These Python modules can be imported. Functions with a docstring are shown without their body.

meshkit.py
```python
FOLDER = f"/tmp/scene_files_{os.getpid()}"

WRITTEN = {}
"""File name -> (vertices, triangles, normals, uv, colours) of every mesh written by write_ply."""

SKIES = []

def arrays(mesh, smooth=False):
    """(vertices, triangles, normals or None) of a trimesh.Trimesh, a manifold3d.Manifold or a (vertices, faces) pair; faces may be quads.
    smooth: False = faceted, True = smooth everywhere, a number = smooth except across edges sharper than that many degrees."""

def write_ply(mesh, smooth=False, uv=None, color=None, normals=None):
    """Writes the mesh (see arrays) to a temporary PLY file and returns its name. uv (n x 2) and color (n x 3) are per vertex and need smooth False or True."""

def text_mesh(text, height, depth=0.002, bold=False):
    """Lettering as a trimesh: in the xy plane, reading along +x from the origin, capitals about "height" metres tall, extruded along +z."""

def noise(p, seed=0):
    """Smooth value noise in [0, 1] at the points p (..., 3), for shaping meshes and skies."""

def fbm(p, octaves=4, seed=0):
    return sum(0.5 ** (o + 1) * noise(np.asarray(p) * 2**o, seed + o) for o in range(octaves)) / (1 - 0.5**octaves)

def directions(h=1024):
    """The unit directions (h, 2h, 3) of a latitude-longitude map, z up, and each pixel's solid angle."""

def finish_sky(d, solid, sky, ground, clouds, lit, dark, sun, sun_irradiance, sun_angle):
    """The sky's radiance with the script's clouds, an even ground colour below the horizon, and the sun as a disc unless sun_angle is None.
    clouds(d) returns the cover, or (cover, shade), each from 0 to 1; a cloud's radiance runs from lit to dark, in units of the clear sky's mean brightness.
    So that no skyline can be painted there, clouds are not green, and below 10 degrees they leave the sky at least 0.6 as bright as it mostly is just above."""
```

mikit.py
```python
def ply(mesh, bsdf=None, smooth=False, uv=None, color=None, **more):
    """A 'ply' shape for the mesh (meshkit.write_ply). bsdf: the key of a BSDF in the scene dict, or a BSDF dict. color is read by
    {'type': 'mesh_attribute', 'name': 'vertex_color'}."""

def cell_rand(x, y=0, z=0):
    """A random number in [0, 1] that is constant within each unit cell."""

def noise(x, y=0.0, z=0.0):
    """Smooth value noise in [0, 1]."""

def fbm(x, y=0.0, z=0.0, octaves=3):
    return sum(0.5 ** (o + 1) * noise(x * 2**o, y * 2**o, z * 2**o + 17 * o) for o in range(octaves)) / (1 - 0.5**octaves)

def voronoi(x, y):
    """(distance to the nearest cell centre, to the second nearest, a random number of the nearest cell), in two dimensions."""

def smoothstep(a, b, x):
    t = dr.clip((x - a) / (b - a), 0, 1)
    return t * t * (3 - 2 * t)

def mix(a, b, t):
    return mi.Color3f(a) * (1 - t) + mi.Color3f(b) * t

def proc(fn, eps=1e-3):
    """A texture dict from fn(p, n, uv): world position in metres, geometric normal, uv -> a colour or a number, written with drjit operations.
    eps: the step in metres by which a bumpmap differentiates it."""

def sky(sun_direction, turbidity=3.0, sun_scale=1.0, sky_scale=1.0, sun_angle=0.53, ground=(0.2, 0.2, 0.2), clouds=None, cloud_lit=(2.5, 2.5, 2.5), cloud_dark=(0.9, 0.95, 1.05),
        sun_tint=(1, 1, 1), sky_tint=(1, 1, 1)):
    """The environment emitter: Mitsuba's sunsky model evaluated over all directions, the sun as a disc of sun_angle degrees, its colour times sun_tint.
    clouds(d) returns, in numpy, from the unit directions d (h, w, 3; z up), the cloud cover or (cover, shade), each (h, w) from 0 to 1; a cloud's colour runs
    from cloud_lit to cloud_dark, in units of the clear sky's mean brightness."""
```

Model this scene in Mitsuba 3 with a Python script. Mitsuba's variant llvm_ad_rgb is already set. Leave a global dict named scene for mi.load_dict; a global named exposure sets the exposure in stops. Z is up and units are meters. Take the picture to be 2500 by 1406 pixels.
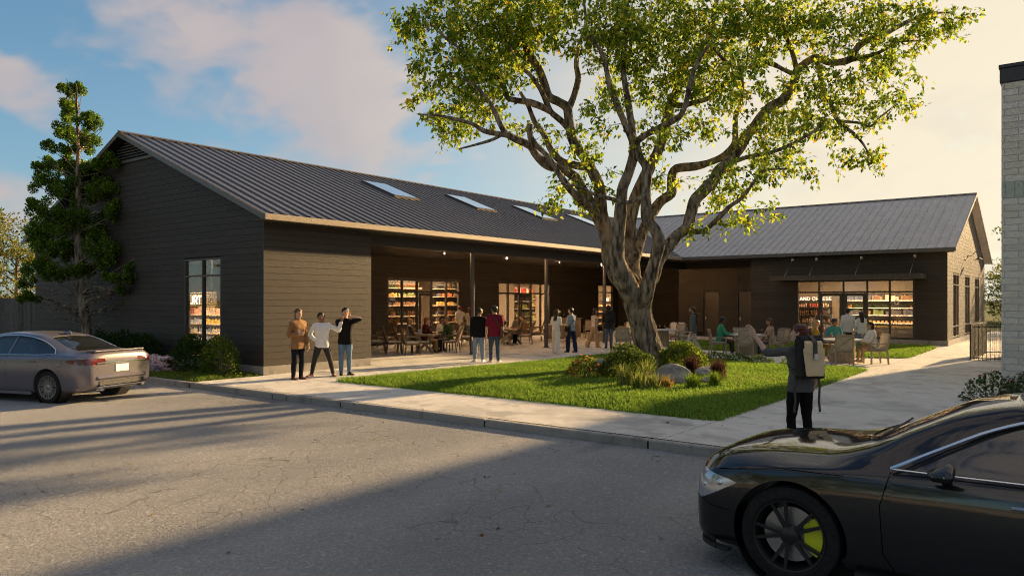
import math, random
import numpy as np, trimesh, manifold3d as m3
import mitsuba as mi, drjit as dr
import mikit, meshkit
from mikit import proc, noise, fbm, voronoi, smoothstep, mix, cell_rand

T = mi.ScalarTransform4f
PI = math.pi
scene, labels = {}, {}

# ---------------------------------------------------------------- camera, sky, exposure
EYE = (0.0, 0.0, 2.0)
VIEW = (-0.606977, 0.794719, 0.0)
scene['camera'] = {'type': 'perspective', 'fov': 68.5826, 'fov_axis': 'x', 'near_clip': 0.05, 'far_clip': 2000.0,
                   'principal_point_offset_y': -0.0213,
                   'to_world': T().look_at(origin=list(EYE), target=[EYE[i] + VIEW[i] for i in range(3)], up=[0, 0, 1])}
SUN = (1.0, 4.8, 1.45)
SUNS, SKYS = 0.86, 0.70


def clouds(d):
    """cover and shade of the evening clouds: scattered banks, and a bright veil on the sun's side."""
    x, y, z = d[..., 0], d[..., 1], np.maximum(d[..., 2], 0.0)
    az = np.degrees(np.arctan2(x, y))                            # 0 along +y, growing towards +x
    el = np.degrees(np.arcsin(z))
    q = np.stack([az / 9.0 + el * 0.05, el / 4.2 - az * 0.045, az * 0 + 3.1], -1)
    w = meshkit.fbm(q * 0.7 + 5.0, 4, 3)
    n = meshkit.fbm(q * 1.25 + (w[..., None] - 0.5) * 2.2, 6, 11)
    fine = meshkit.fbm(q * 4.0 + (n[..., None] - 0.5) * 3.0, 4, 7)
    big = meshkit.fbm(np.stack([az / 26.0 + 2.0, el / 11.0 + 4.0, az * 0], -1), 3, 5)

    def bank(a, e, wa, we, tilt=0.0):
        u = ((az - a + 180) % 360 - 180) / wa
        return np.exp(-(u * u) ** 2 - (((el - e) - tilt * u * wa) / we) ** 4)

    m = 0.44 * bank(-57, 17.5, 11, 6.0, -0.05) + 0.42 * bank(-46, 13.5, 9, 5.5, -0.3) + 0.50 * bank(-73.5, 14.3, 6.5, 2.0, -0.42) + 0.34 * bank(-73, 6.2, 8, 2.6, -0.1) + 0.14 * bank(-52, 9.0, 12, 2.5)
    m = np.maximum(m, 0.60 * np.clip((big - 0.36) * 5, 0, 1) * ((np.abs(az + 52) > 27) | (el > 24)))
    cov = np.clip((n * 0.85 + fine * 0.50 + m - 0.82) * 1.9, 0, 1)
    cov = (cov * cov * (3 - 2 * cov)) * 0.85
    s = np.asarray(SUN) / np.linalg.norm(SUN)
    c = np.clip(d @ s, -1, 1)
    near = np.clip((c - 0.50) / 0.50, 0, 1)
    veil = np.clip(near * 1.15 + 0.55 * (n - 0.5) * near + 0.5 * (fine - 0.5) * near, 0, 0.93)
    cov = np.maximum(np.maximum(cov, veil), 0.22 * np.exp(-el / 4.0))
    shade = np.clip(1.02 - 1.12 * near ** 0.75 + (0.5 - n) * 0.75 * (0.4 + near) - 0.75 * np.clip((-c - 0.05) / 0.6, 0, 1), 0, 1)
    return cov, shade


scene['daylight'] = mikit.sky(SUN, turbidity=3.2, sun_scale=SUNS, sky_scale=SKYS, sun_angle=1.2, clouds=clouds,
                              cloud_lit=(3.3, 2.85, 2.15), cloud_dark=(1.95, 1.66, 1.62), sun_tint=(1.0, 0.96, 0.92), sky_tint=(0.36, 0.47, 0.53), ground=(0.16, 0.15, 0.13))
exposure = 3.8

# ---------------------------------------------------------------- mesh helpers: a mesh is (vertices, triangles)
rng = np.random.default_rng(7)


def cat(ms):
    ms = [m for m in ms if m is not None and len(m[0])]
    at = np.cumsum([0] + [len(m[0]) for m in ms])
    return np.vstack([m[0] for m in ms]), np.vstack([np.asarray(m[1]) + a for m, a in zip(ms, at)])


BOXF = np.array([[0, 2, 3], [0, 3, 1], [4, 5, 7], [4, 7, 6], [0, 1, 5], [0, 5, 4], [2, 6, 7], [2, 7, 3], [0, 4, 6], [0, 6, 2], [1, 3, 7], [1, 7, 5]])


def box(lo, hi):
    lo, hi = np.minimum(lo, hi), np.maximum(lo, hi)
    return np.array([[(lo, hi)[i][0], (lo, hi)[j][1], (lo, hi)[k][2]] for k in (0, 1) for j in (0, 1) for i in (0, 1)], float), BOXF.copy()


def cbox(lo, hi, c=0.01):
    """box with chamfered edges (hull)."""
    lo, hi = np.array(np.minimum(lo, hi), float), np.array(np.maximum(lo, hi), float)
    c = min(c, 0.45 * (hi - lo).min())
    pts = []
    for k in range(3):
        a, b = lo + c, hi - c
        a[k], b[k] = lo[k], hi[k]
        pts += [[(a, b)[i][0], (a, b)[j][1], (a, b)[l][2]] for i in (0, 1) for j in (0, 1) for l in (0, 1)]
    return hull(pts)


def hull(pts):
    return arr(m3.Manifold.hull_points(np.asarray(pts, float)))


def arr(man):
    m = man.to_mesh()
    return np.array(m.vert_properties[:, :3], float), np.array(m.tri_verts, int)


def man(m):
    return m3.Manifold(m3.Mesh(vert_properties=np.asarray(m[0], np.float32), tri_verts=np.asarray(m[1], np.uint32)))


def move(m, loc=(0, 0, 0), rz=0.0, sc=1.0):
    c, s = math.cos(rz), math.sin(rz)
    R = np.array([[c, -s, 0], [s, c, 0], [0, 0, 1.0]])
    return (np.asarray(m[0]) * sc) @ R.T + np.asarray(loc, float), m[1]


def frame_at(path):
    p = np.asarray(path, float)
    t = np.gradient(p, axis=0)
    t /= np.linalg.norm(t, axis=1, keepdims=True) + 1e-12
    a = np.cross(t[0], [0, 0, 1.0] if abs(t[0][2]) < 0.9 else [1.0, 0, 0])
    A = []
    for k in range(len(p)):
        a = a - t[k] * (a @ t[k])
        a = a / (np.linalg.norm(a) + 1e-12)
        A.append(a)
    A = np.array(A)
    return p, t, A, np.cross(t, A)


def tube(path, r, n=8, caps=True):
    p, t, A, B = frame_at(path)
    r = np.broadcast_to(np.asarray(r, float), (len(p),))
    ang = np.arange(n) * 2 * PI / n
    v = p[:, None] + r[:, None, None] * (np.cos(ang)[None, :, None] * A[:, None] + np.sin(ang)[None, :, None] * B[:, None])
    i, j = np.meshgrid(np.arange(len(p) - 1), np.arange(n), indexing='ij')
    a, b, c, d = i * n + j, i * n + (j + 1) % n, (i + 1) * n + (j + 1) % n, (i + 1) * n + j
    f = np.vstack([np.stack([a, b, c], -1).reshape(-1, 3), np.stack([a, c, d], -1).reshape(-1, 3)])
    v = v.reshape(-1, 3)
    if caps:
        k = len(v)
        v = np.vstack([v, p[0], p[-1]])
        j = np.arange(n)
        f = np.vstack([f, np.stack([(j + 1) % n, j, j * 0 + k], 1), np.stack([j + (len(p) - 1) * n, (j + 1) % n + (len(p) - 1) * n, j * 0 + k + 1], 1)])
    return v, f


def bar(a, b, w, h, up=(0, 0, 1)):
    """a straight bar of section w x h from a to b."""
    a, b = np.asarray(a, float), np.asarray(b, float)
    t = (b - a) / np.linalg.norm(b - a)
    s = np.cross(t, up)
    if np.linalg.norm(s) < 1e-6:
        s = np.cross(t, [0, 1.0, 0])
    s /= np.linalg.norm(s)
    u = np.cross(s, t)
    v = np.array([p + s * i * w / 2 + u * j * h / 2 for p in (a, b) for j in (-1, 1) for i in (-1, 1)])
    f = BOXF.copy()
    return fix((v, f))


def fix(m):
    """orients a small closed mesh outwards."""
    v, f = m
    c = v.mean(0)
    n = np.cross(v[f[:, 1]] - v[f[:, 0]], v[f[:, 2]] - v[f[:, 0]])
    bad = ((v[f].mean(1) - c) * n).sum(1) < 0
    f = np.array(f)
    f[bad] = f[bad][:, ::-1]
    return v, f


def lathe(prof, n=16, at=(0, 0, 0)):
    prof = np.asarray(prof, float)
    ang = np.arange(n) * 2 * PI / n
    v = np.stack([prof[:, None, 0] * np.cos(ang), prof[:, None, 0] * np.sin(ang), np.repeat(prof[:, 1:2], n, 1)], -1)
    i, j = np.meshgrid(np.arange(len(prof) - 1), np.arange(n), indexing='ij')
    a, b, c, d = i * n + j, i * n + (j + 1) % n, (i + 1) * n + (j + 1) % n, (i + 1) * n + j
    f = np.vstack([np.stack([a, b, c], -1).reshape(-1, 3), np.stack([a, c, d], -1).reshape(-1, 3)])
    return v.reshape(-1, 3) + np.asarray(at, float), f


def prism(poly, z0, z1, axis=2):
    """extrudes a 2D polygon (shapely or points) along an axis: 2 = z; 0 = x (points are y,z); 1 = y (points are x,z)."""
    from shapely.geometry import Polygon
    P = poly if hasattr(poly, 'exterior') else Polygon(poly)
    m = trimesh.creation.extrude_polygon(P, z1 - z0, engine='earcut')
    v, f = np.array(m.vertices), np.array(m.faces)
    v[:, 2] += z0
    if axis == 0:
        v = v[:, [2, 0, 1]]
    elif axis == 1:
        v = np.stack([v[:, 0], v[:, 2], v[:, 1]], 1)
        f = f[:, ::-1]
    return v, f


def quad(a, b, c, d):
    return np.array([a, b, c, d], float), np.array([[0, 1, 2], [0, 2, 3]])


def sheet(poly, z):
    from shapely.geometry import Polygon
    P = poly if hasattr(poly, 'exterior') else Polygon(poly)
    v, f = trimesh.creation.triangulate_polygon(P, engine='earcut')
    v = np.column_stack([v, np.full(len(v), z)])
    n = np.cross(v[f[:, 1]] - v[f[:, 0]], v[f[:, 2]] - v[f[:, 0]])[:, 2]
    f = np.array(f)
    f[n < 0] = f[n < 0][:, ::-1]
    return v, f


# ---------------------------------------------------------------- scene book-keeping
taken = {}


def newkey(name, parent=None):
    k = f'{parent}__{name}' if parent else name
    n = taken.get(k, 0)
    taken[k] = n + 1
    return k if n == 0 else f'{k}_{n:03d}'


def thing(name, label, cat_, group=None):
    k = newkey(name)
    labels[k] = {'label': label, 'category': cat_}
    if group:
        labels[k]['group'] = group
    return k


def obj(name, mesh, mat, parent=None, smooth=False, label=None, kind=None, **kw):
    k = newkey(name, parent)
    if len(mesh[1]) == 0:
        print('EMPTY', k)
        return k
    scene[k] = mikit.ply(mesh, mat, smooth=smooth, **kw)
    if label or kind:
        labels.setdefault(k, {})
        if label:
            labels[k]['label'] = label
        if kind:
            labels[k]['kind'] = kind
    return k


def put(name, d, parent=None, to=None):
    """one more entry that shares the shape dict d."""
    k = newkey(name, parent)
    scene[k] = {**d, 'to_world': to} if to is not None else dict(d)
    return k


def solo(name, mesh, mat, label, cat_, group=None, **kw):
    k = obj(name, mesh, mat, **kw)
    labels[k] = {'label': label, 'category': cat_}
    if group:
        labels[k]['group'] = group
    return k


def struct(name, mesh, mat, label, **kw):
    k = obj(name, mesh, mat, **kw)
    labels[k] = {'label': label, 'category': 'setting', 'kind': 'structure'}
    return k


def dup(root, loc, rz, label, group=None, src=None):
    """a copy of a thing built at the origin, its parts and sub-parts under a new key."""
    base = src or root
    k = newkey(root)
    m = T().translate(list(map(float, loc))).rotate([0, 0, 1], math.degrees(rz))
    for key in list(PROTO[base]):
        d = PROTO[base][key]
        scene[k + key[len(base):]] = {**d, 'to_world': m}
    labels[k] = {'label': label, 'category': PCAT[base]}
    if group:
        labels[k]['group'] = group
    return k


PROTO, PCAT = {}, {}


def proto(root, cat_):
    """takes the finished thing out of the scene and keeps it as a pattern for dup()."""
    keys = [k for k in scene if k == root or k.startswith(root + '__')]
    PROTO[root] = {k: scene.pop(k) for k in keys}
    PCAT[root] = cat_
    labels.pop(root, None)
    taken[root] = 0
    return root


# ---------------------------------------------------------------- materials
def rgb(c):
    return {'type': 'rgb', 'value': [float(x) for x in c]}


def mat(name, color, rough=0.6, metal=0.0, spec=0.5, two=True, bump=None, **kw):
    base = color if isinstance(color, dict) else rgb(color)
    b = {'type': 'principled', 'base_color': base, 'roughness': rough if isinstance(rough, dict) else float(rough), 'metallic': float(metal), 'specular': float(spec), **kw}
    if bump:
        b = {'type': 'bumpmap', 'arbitrary': bump[0], 'scale': float(bump[1]), 'bsdf': b}
    scene[name] = {'type': 'twosided', 'bsdf': b} if two else b
    return name


VC = {'type': 'mesh_attribute', 'name': 'vertex_color'}


def asphalt(p, n, uv):
    big = fbm(p.x * 0.35, p.y * 0.35, 1.0, 3)
    fine = noise(p.x * 55, p.y * 55) * 0.6 + noise(p.x * 130, p.y * 130, 2.0) * 0.4
    st = smoothstep(0.80, 0.93, noise(p.x * 34 + 7, p.y * 34))
    worn = smoothstep(0.42, 0.70, fbm(p.x * 0.9 + 3, p.y * 0.35, 5.0, 4))
    wx, wy = fbm(p.x * 1.3, p.y * 1.3, 4.0, 4), fbm(p.x * 1.3 + 9, p.y * 1.3, 9.0, 4)
    d1, d2, w = voronoi(p.x * 0.42 + 0.9 * wx, p.y * 0.42 + 0.9 * wy)
    e1, e2, w2 = voronoi(p.x * 2.1 + 1.2 * wx, p.y * 2.1 + 1.2 * wy)
    area = smoothstep(0.52, 0.62, fbm(p.x * 0.22 + 3.0, p.y * 0.22 + 8.0, 2.0, 2))
    crack = (1 - smoothstep(0.0, 0.013, d2 - d1)) * area
    net = (1 - smoothstep(0.0, 0.045, e2 - e1)) * smoothstep(0.60, 0.70, fbm(p.x * 0.35 + 11, p.y * 0.35, 7.0, 3))
    oil = smoothstep(0.66, 0.80, fbm(p.x * 0.8, p.y * 0.5 + 30, 8.0, 3))
    c = mix((0.232, 0.234, 0.238), (0.315, 0.310, 0.302), 0.5 * big + 0.5 * worn) * (0.68 + 0.34 * big) * (0.70 + 0.52 * fine * fine + 0.30 * st)
    return c * (1 - 0.75 * crack) * (1 - 0.40 * net) * (1 - 0.28 * oil)


def asphalt_h(p, n, uv):
    return noise(p.x * 60, p.y * 60) * 0.7 + noise(p.x * 24, p.y * 24, 5.0) * 0.6


def concrete(p, n, uv):
    a = fbm(p.x * 0.5, p.y * 0.5, p.z * 0.5, 3)
    b = fbm(p.x * 6, p.y * 9, p.z * 6, 3)
    br = noise(p.x * 3.0, p.y * 60.0, p.z * 20)
    st = smoothstep(0.55, 0.75, fbm(p.x * 1.1 + 20, p.y * 1.1, 3.0, 4))
    return mix((0.47, 0.45, 0.41), (0.55, 0.525, 0.48), a) * (0.80 + 0.25 * b + 0.10 * br) * (1 - 0.24 * st) * (1 - 0.22 * smoothstep(0.62, 0.72, fbm(p.x * 2.3, p.y * 2.3 + 40, 6.0, 4)))


def kerbcol(p, n, uv):
    a = fbm(p.x * 1.5, p.y * 1.5, p.z * 4, 4)
    s = smoothstep(0.5, 0.8, fbm(p.x * 6, p.y * 6, p.z * 2.0 + 4, 3))
    return mix((0.22, 0.205, 0.18), (0.36, 0.34, 0.31), a) * (1 - 0.35 * s)


def boardcol(p, n, uv):
    row = cell_rand(dr.floor((p.z - 0.23) / 0.178), 3.0, dr.floor((p.x + p.y) / 7.3))
    g = fbm(p.x * 2.2, p.y * 2.2, p.z * 26, 3)
    return mix((0.036, 0.029, 0.023), (0.044, 0.036, 0.029), row) * (0.9 + 0.2 * g)


def boardh(p, n, uv):
    return fbm(p.x * 5, p.y * 5, p.z * 70, 3)


def roofcol(p, n, uv):
    a = fbm(p.x * 1.2, p.y * 1.2, p.z, 3)
    return mix((0.105, 0.098, 0.102), (0.135, 0.125, 0.128), a)


def roofcol2(p, n, uv):
    a = fbm(p.x * 2.5, p.y * 1.6, p.z * 2.5, 4)
    b = noise(p.x * 6, p.y * 16, p.z * 16)
    return mix((0.36, 0.335, 0.315), (0.50, 0.47, 0.445), a) * (0.9 + 0.2 * b)


def woodcol(p, n, uv):
    a = fbm(p.x * 9, p.y * 9, p.z * 9, 3)
    return mix((0.17, 0.125, 0.082), (0.27, 0.205, 0.14), a)


def fencecol(p, n, uv):
    a = fbm(p.x * 40, p.y * 40, p.z * 3, 3)
    r = cell_rand(dr.floor(p.x / 0.15), 1.0, 2.0)
    return mix((0.05, 0.045, 0.042), (0.15, 0.135, 0.12), a) * (0.65 + 0.6 * r)


def brickcol(p, n, uv):
    row = dr.floor(p.z / 0.0)
    return mi.Color3f(0.4)


def stonecol(p, n, uv):
    a = fbm(p.x * 3, p.y * 3, p.z * 7, 4)
    b = fbm(p.x * 24, p.y * 24, p.z * 24, 3)
    l = smoothstep(0.55, 0.7, fbm(p.x * 9 + 4, p.y * 9, p.z * 9, 3))
    return mix((0.20, 0.175, 0.15), (0.46, 0.43, 0.39), a) * (0.65 + 0.7 * b) * (1 - 0.25 * l)


def barkcol(p, n, uv):
    a = fbm(p.x * 14, p.y * 14, p.z * 3.0, 4)
    b = fbm(p.x * 2, p.y * 2, p.z * 1.5 + 4, 3)
    return mix((0.050, 0.038, 0.028), (0.33, 0.265, 0.19), smoothstep(0.25, 0.75, a)) * (0.7 + 0.6 * b)


def barkh(p, n, uv):
    return fbm(p.x * 22, p.y * 22, p.z * 4.5, 4)


def lawncol(p, n, uv):
    a = fbm(p.x * 0.9, p.y * 0.9, 1.0, 3)
    b = fbm(p.x * 8, p.y * 8, 2.0, 3)
    return mix((0.035, 0.05, 0.012), (0.075, 0.088, 0.02), a) * (0.6 + 0.8 * b)


def soilcol(p, n, uv):
    a = fbm(p.x * 12, p.y * 12, 1.0, 4)
    return mix((0.03, 0.022, 0.016), (0.11, 0.085, 0.06), a)


mat('m_asphalt', proc(asphalt), 0.75, spec=0.35, bump=(proc(asphalt_h, eps=4e-3), 0.004))
mat('m_concrete', proc(concrete), 0.72, spec=0.4)
mat('m_kerb', proc(kerbcol), 0.8, spec=0.3)
mat('m_board', proc(boardcol), 0.60, spec=0.38)
mat('m_dark', (0.035, 0.031, 0.028), 0.5)
mat('m_gap', (0.012, 0.011, 0.010), 0.9)
mat('m_roof', proc(roofcol), 0.34, metal=0.55, spec=0.5)
mat('m_roof2', proc(roofcol2), 0.5, metal=0.25, spec=0.5)
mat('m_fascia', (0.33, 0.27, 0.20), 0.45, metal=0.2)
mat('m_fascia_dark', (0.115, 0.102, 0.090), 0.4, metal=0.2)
mat('m_frame', (0.060, 0.053, 0.047), 0.38, metal=0.3)
mat('m_metal', (0.10, 0.095, 0.095), 0.35, metal=0.6)
mat('m_steel', (0.5, 0.5, 0.5), 0.3, metal=0.9)
mat('m_wood', proc(woodcol), 0.6)
mat('m_fence', proc(fencecol), 0.85, spec=0.2)
mat('m_stone', proc(stonecol), 0.85, spec=0.2, bump=(proc(lambda p, n, uv: fbm(p.x * 20, p.y * 20, p.z * 28, 4), eps=3e-3), 0.02))
mat('m_bark', proc(barkcol), 0.9, spec=0.15, bump=(proc(barkh, eps=4e-3), 0.075))
mat('m_lawn', proc(lawncol), 0.95, spec=0.1)
mat('m_soil', proc(soilcol), 0.95, spec=0.1)
mat('m_plaster', (0.52, 0.45, 0.36), 0.8)
mat('m_vc', VC, 0.65, spec=0.3)
mat('m_vcgloss', VC, 0.3, spec=0.5)
mat('m_cloth', VC, 0.9, spec=0.1, sheen=0.3)
mat('m_skin', VC, 0.5, spec=0.35)
mat('m_hair', VC, 0.45, spec=0.4)
scene['m_glass'] = {'type': 'thindielectric', 'int_ior': 1.52}
scene['m_leaf'] = {'type': 'principledthin', 'base_color': VC, 'roughness': 0.45, 'spec_trans': 0.0, 'diff_trans': 0.95, 'eta': 1.4}
scene['m_grass'] = {'type': 'principledthin', 'base_color': VC, 'roughness': 0.5, 'spec_trans': 0.0, 'diff_trans': 0.8, 'eta': 1.3}


def tint(m, col, var=0.0, seed=0):
    """per-vertex colour array of a mesh in one colour, with small variation."""
    n = len(m[0])
    c = np.tile(np.asarray(col, float), (n, 1))
    if var:
        c = c * (1 + var * (2 * meshkit.fbm(np.asarray(m[0]) * 9.0 + seed, 2) - 1))[:, None]
    return np.clip(c, 0, 1)


def cobj(name, m, col, parent=None, matn='m_vc', var=0.0, smooth=False, **kw):
    return obj(name, m, matn, parent, smooth=smooth, color=tint(m, col, var), **kw)
# ---------------------------------------------------------------- ground, road, pavement, lawns
from shapely.geometry import Polygon, box as sbox
from shapely.ops import unary_union

XW, YG = -17.47, 11.93                      # front wall plane (faces +X) and gable wall plane (faces -Y) of the market building


def smooth_poly(pts, r=0.5):
    return Polygon(pts).buffer(-r).buffer(2 * r, 12).buffer(-r)


struct('ground', sheet(sbox(-700, -700, 700, 700), -0.16), 'm_lawn', 'open ground around the market')
struct('road', sheet(sbox(-160, -60, 160, 9.76), -0.13), 'm_asphalt', 'weathered grey asphalt road with fine cracks')
k_ = struct('kerb', box((-60, 9.775, -0.14), (40, 9.89, -0.025)), 'm_gap', 'concrete kerb along the road')
R_ = random.Random(3)
x_ = -60.0
for L_ in [3.05] * 13:
    x_ += L_
cuts = [-60 + 3.05 * i for i in range(13)] + [-20.2, -17.35, -14.0, -13.5, -11.75, -8.05, -5.0, -2.0, 1.05, 4.1, 10.2, 20.3, 30.4]
for a_, b_ in zip(cuts[:-1], cuts[1:]):
    if b_ - a_ > 0.2:
        j = R_.uniform(-0.006, 0.006)
        m_ = cbox((a_ + 0.006, 9.765 + j, -0.15), (b_ - 0.006, 9.915, 0.0 + R_.uniform(-0.004, 0.003)), 0.018)
        obj('kerbstone', m_, 'm_kerb', 'kerb')

LAWN = smooth_poly([(-14.75, 12.02), (-13.5, 12.0), (-9.0, 12.02), (-4.82, 11.86), (-4.86, 18), (-4.95, 23.4), (-6.5, 23.1), (-8.0, 23.1), (-10.4, 24.2), (-13.8, 23.7), (-14.2, 18)], 0.25)
LAWN2 = smooth_poly([(-4.95, 35.6), (-4.86, 28.75), (-6.2, 27.95), (-9.5, 28.2), (-12.2, 28.7), (-15.2, 30.0), (-15.2, 34.5), (-12, 35.6), (-6.9, 36.75), (-5.3, 36.7)], 0.25)
STRIP = Polygon([(-60, 9.93), (-17.36, 9.93), (-17.40, 11.3), (-17.45, 11.93), (-60, 11.93)])
pv = struct('pavement', sheet(sbox(-60, 9.92, 40, 60), -0.03), 'm_gap', 'pale brushed concrete pavement and forecourt')
slabs = [sbox(-17.34, 9.93, -11.21, 12.0), sbox(-11.2, 9.93, -4.865, 12.0), sbox(-4.855, 9.93, 1.2, 12.0), sbox(1.21, 9.93, 9, 12.0), sbox(9.01, 9.93, 40, 12.0),
         sbox(-17.47, 12.01, -4.865, 18.0), sbox(-24.9, 18.01, -4.865, 25.2), sbox(-24.9, 25.21, -4.865, 33.0), sbox(-24.9, 33.01, -4.865, 44.4),
         sbox(-4.855, 12.01, 9, 19.5), sbox(-4.855, 19.51, 9, 28.9), sbox(-4.855, 28.91, 9, 37.3), sbox(-4.855, 37.31, 9, 58), sbox(-24.9, 15.8, -17.48, 18.0)]
for s_ in slabs:
    p_ = s_.difference(LAWN.buffer(-0.06)).difference(LAWN2.buffer(-0.06))
    for g_ in getattr(p_, 'geoms', [p_]):
        if g_.area > 0.01:
            obj('concrete_slab', sheet(g_, 0.0), 'm_concrete', 'pavement')


def mound(poly, z0, h, edge, step=0.3):
    """a lawn: its rim at z0, rising by h over the distance edge."""
    from shapely import points, contains
    x0, y0, x1, y1 = poly.bounds
    xs, ys = np.arange(x0, x1 + step, step), np.arange(y0, y1 + step, step)
    g = np.array([(x, y) for x in xs for y in ys])
    ins = contains(poly.buffer(-step * 0.5), points(g))
    P = poly.exterior
    rim = np.array([P.interpolate(t).coords[0] for t in np.arange(0, P.length, step * 0.7)])
    pts = np.vstack([rim, g[ins]])
    from scipy.spatial import Delaunay
    tri = Delaunay(pts).simplices
    c = pts[tri].mean(1)
    tri = tri[contains(poly.buffer(1e-6), points(c))]
    z = np.array([lawn_z(x, y, poly, z0, h, edge) for x, y in pts])
    v = np.column_stack([pts, z])
    n = np.cross(v[tri[:, 1]] - v[tri[:, 0]], v[tri[:, 2]] - v[tri[:, 0]])[:, 2]
    tri[n < 0] = tri[n < 0][:, ::-1]
    return v, tri


def lawn_z(x, y, poly, z0, h, edge):
    from shapely.geometry import Point
    dd = poly.exterior.distance(Point(x, y))
    t = min(dd / edge, 1.0)
    return z0 + h * t * (2 - t) + 0.03 * (meshkit.noise(np.array([x * 0.7, y * 0.7, 0.0])) - 0.5) * t


struct('lawn', mound(LAWN, -0.012, 0.11, 1.3), 'm_lawn', 'sunlit lawn island around the big tree', smooth=True)
struct('far_lawn', mound(LAWN2, -0.012, 0.07, 0.8), 'm_lawn', 'narrow lawn strip in front of the shop', smooth=True)
struct('verge', mound(Polygon([(-34, 9.93), (-17.36, 9.93), (-17.40, 11.3), (-17.45, 11.9), (-34, 11.9)]), -0.012, 0.06, 0.4, 0.25), 'm_lawn', 'grass verge below the gable wall', smooth=True)


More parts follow.
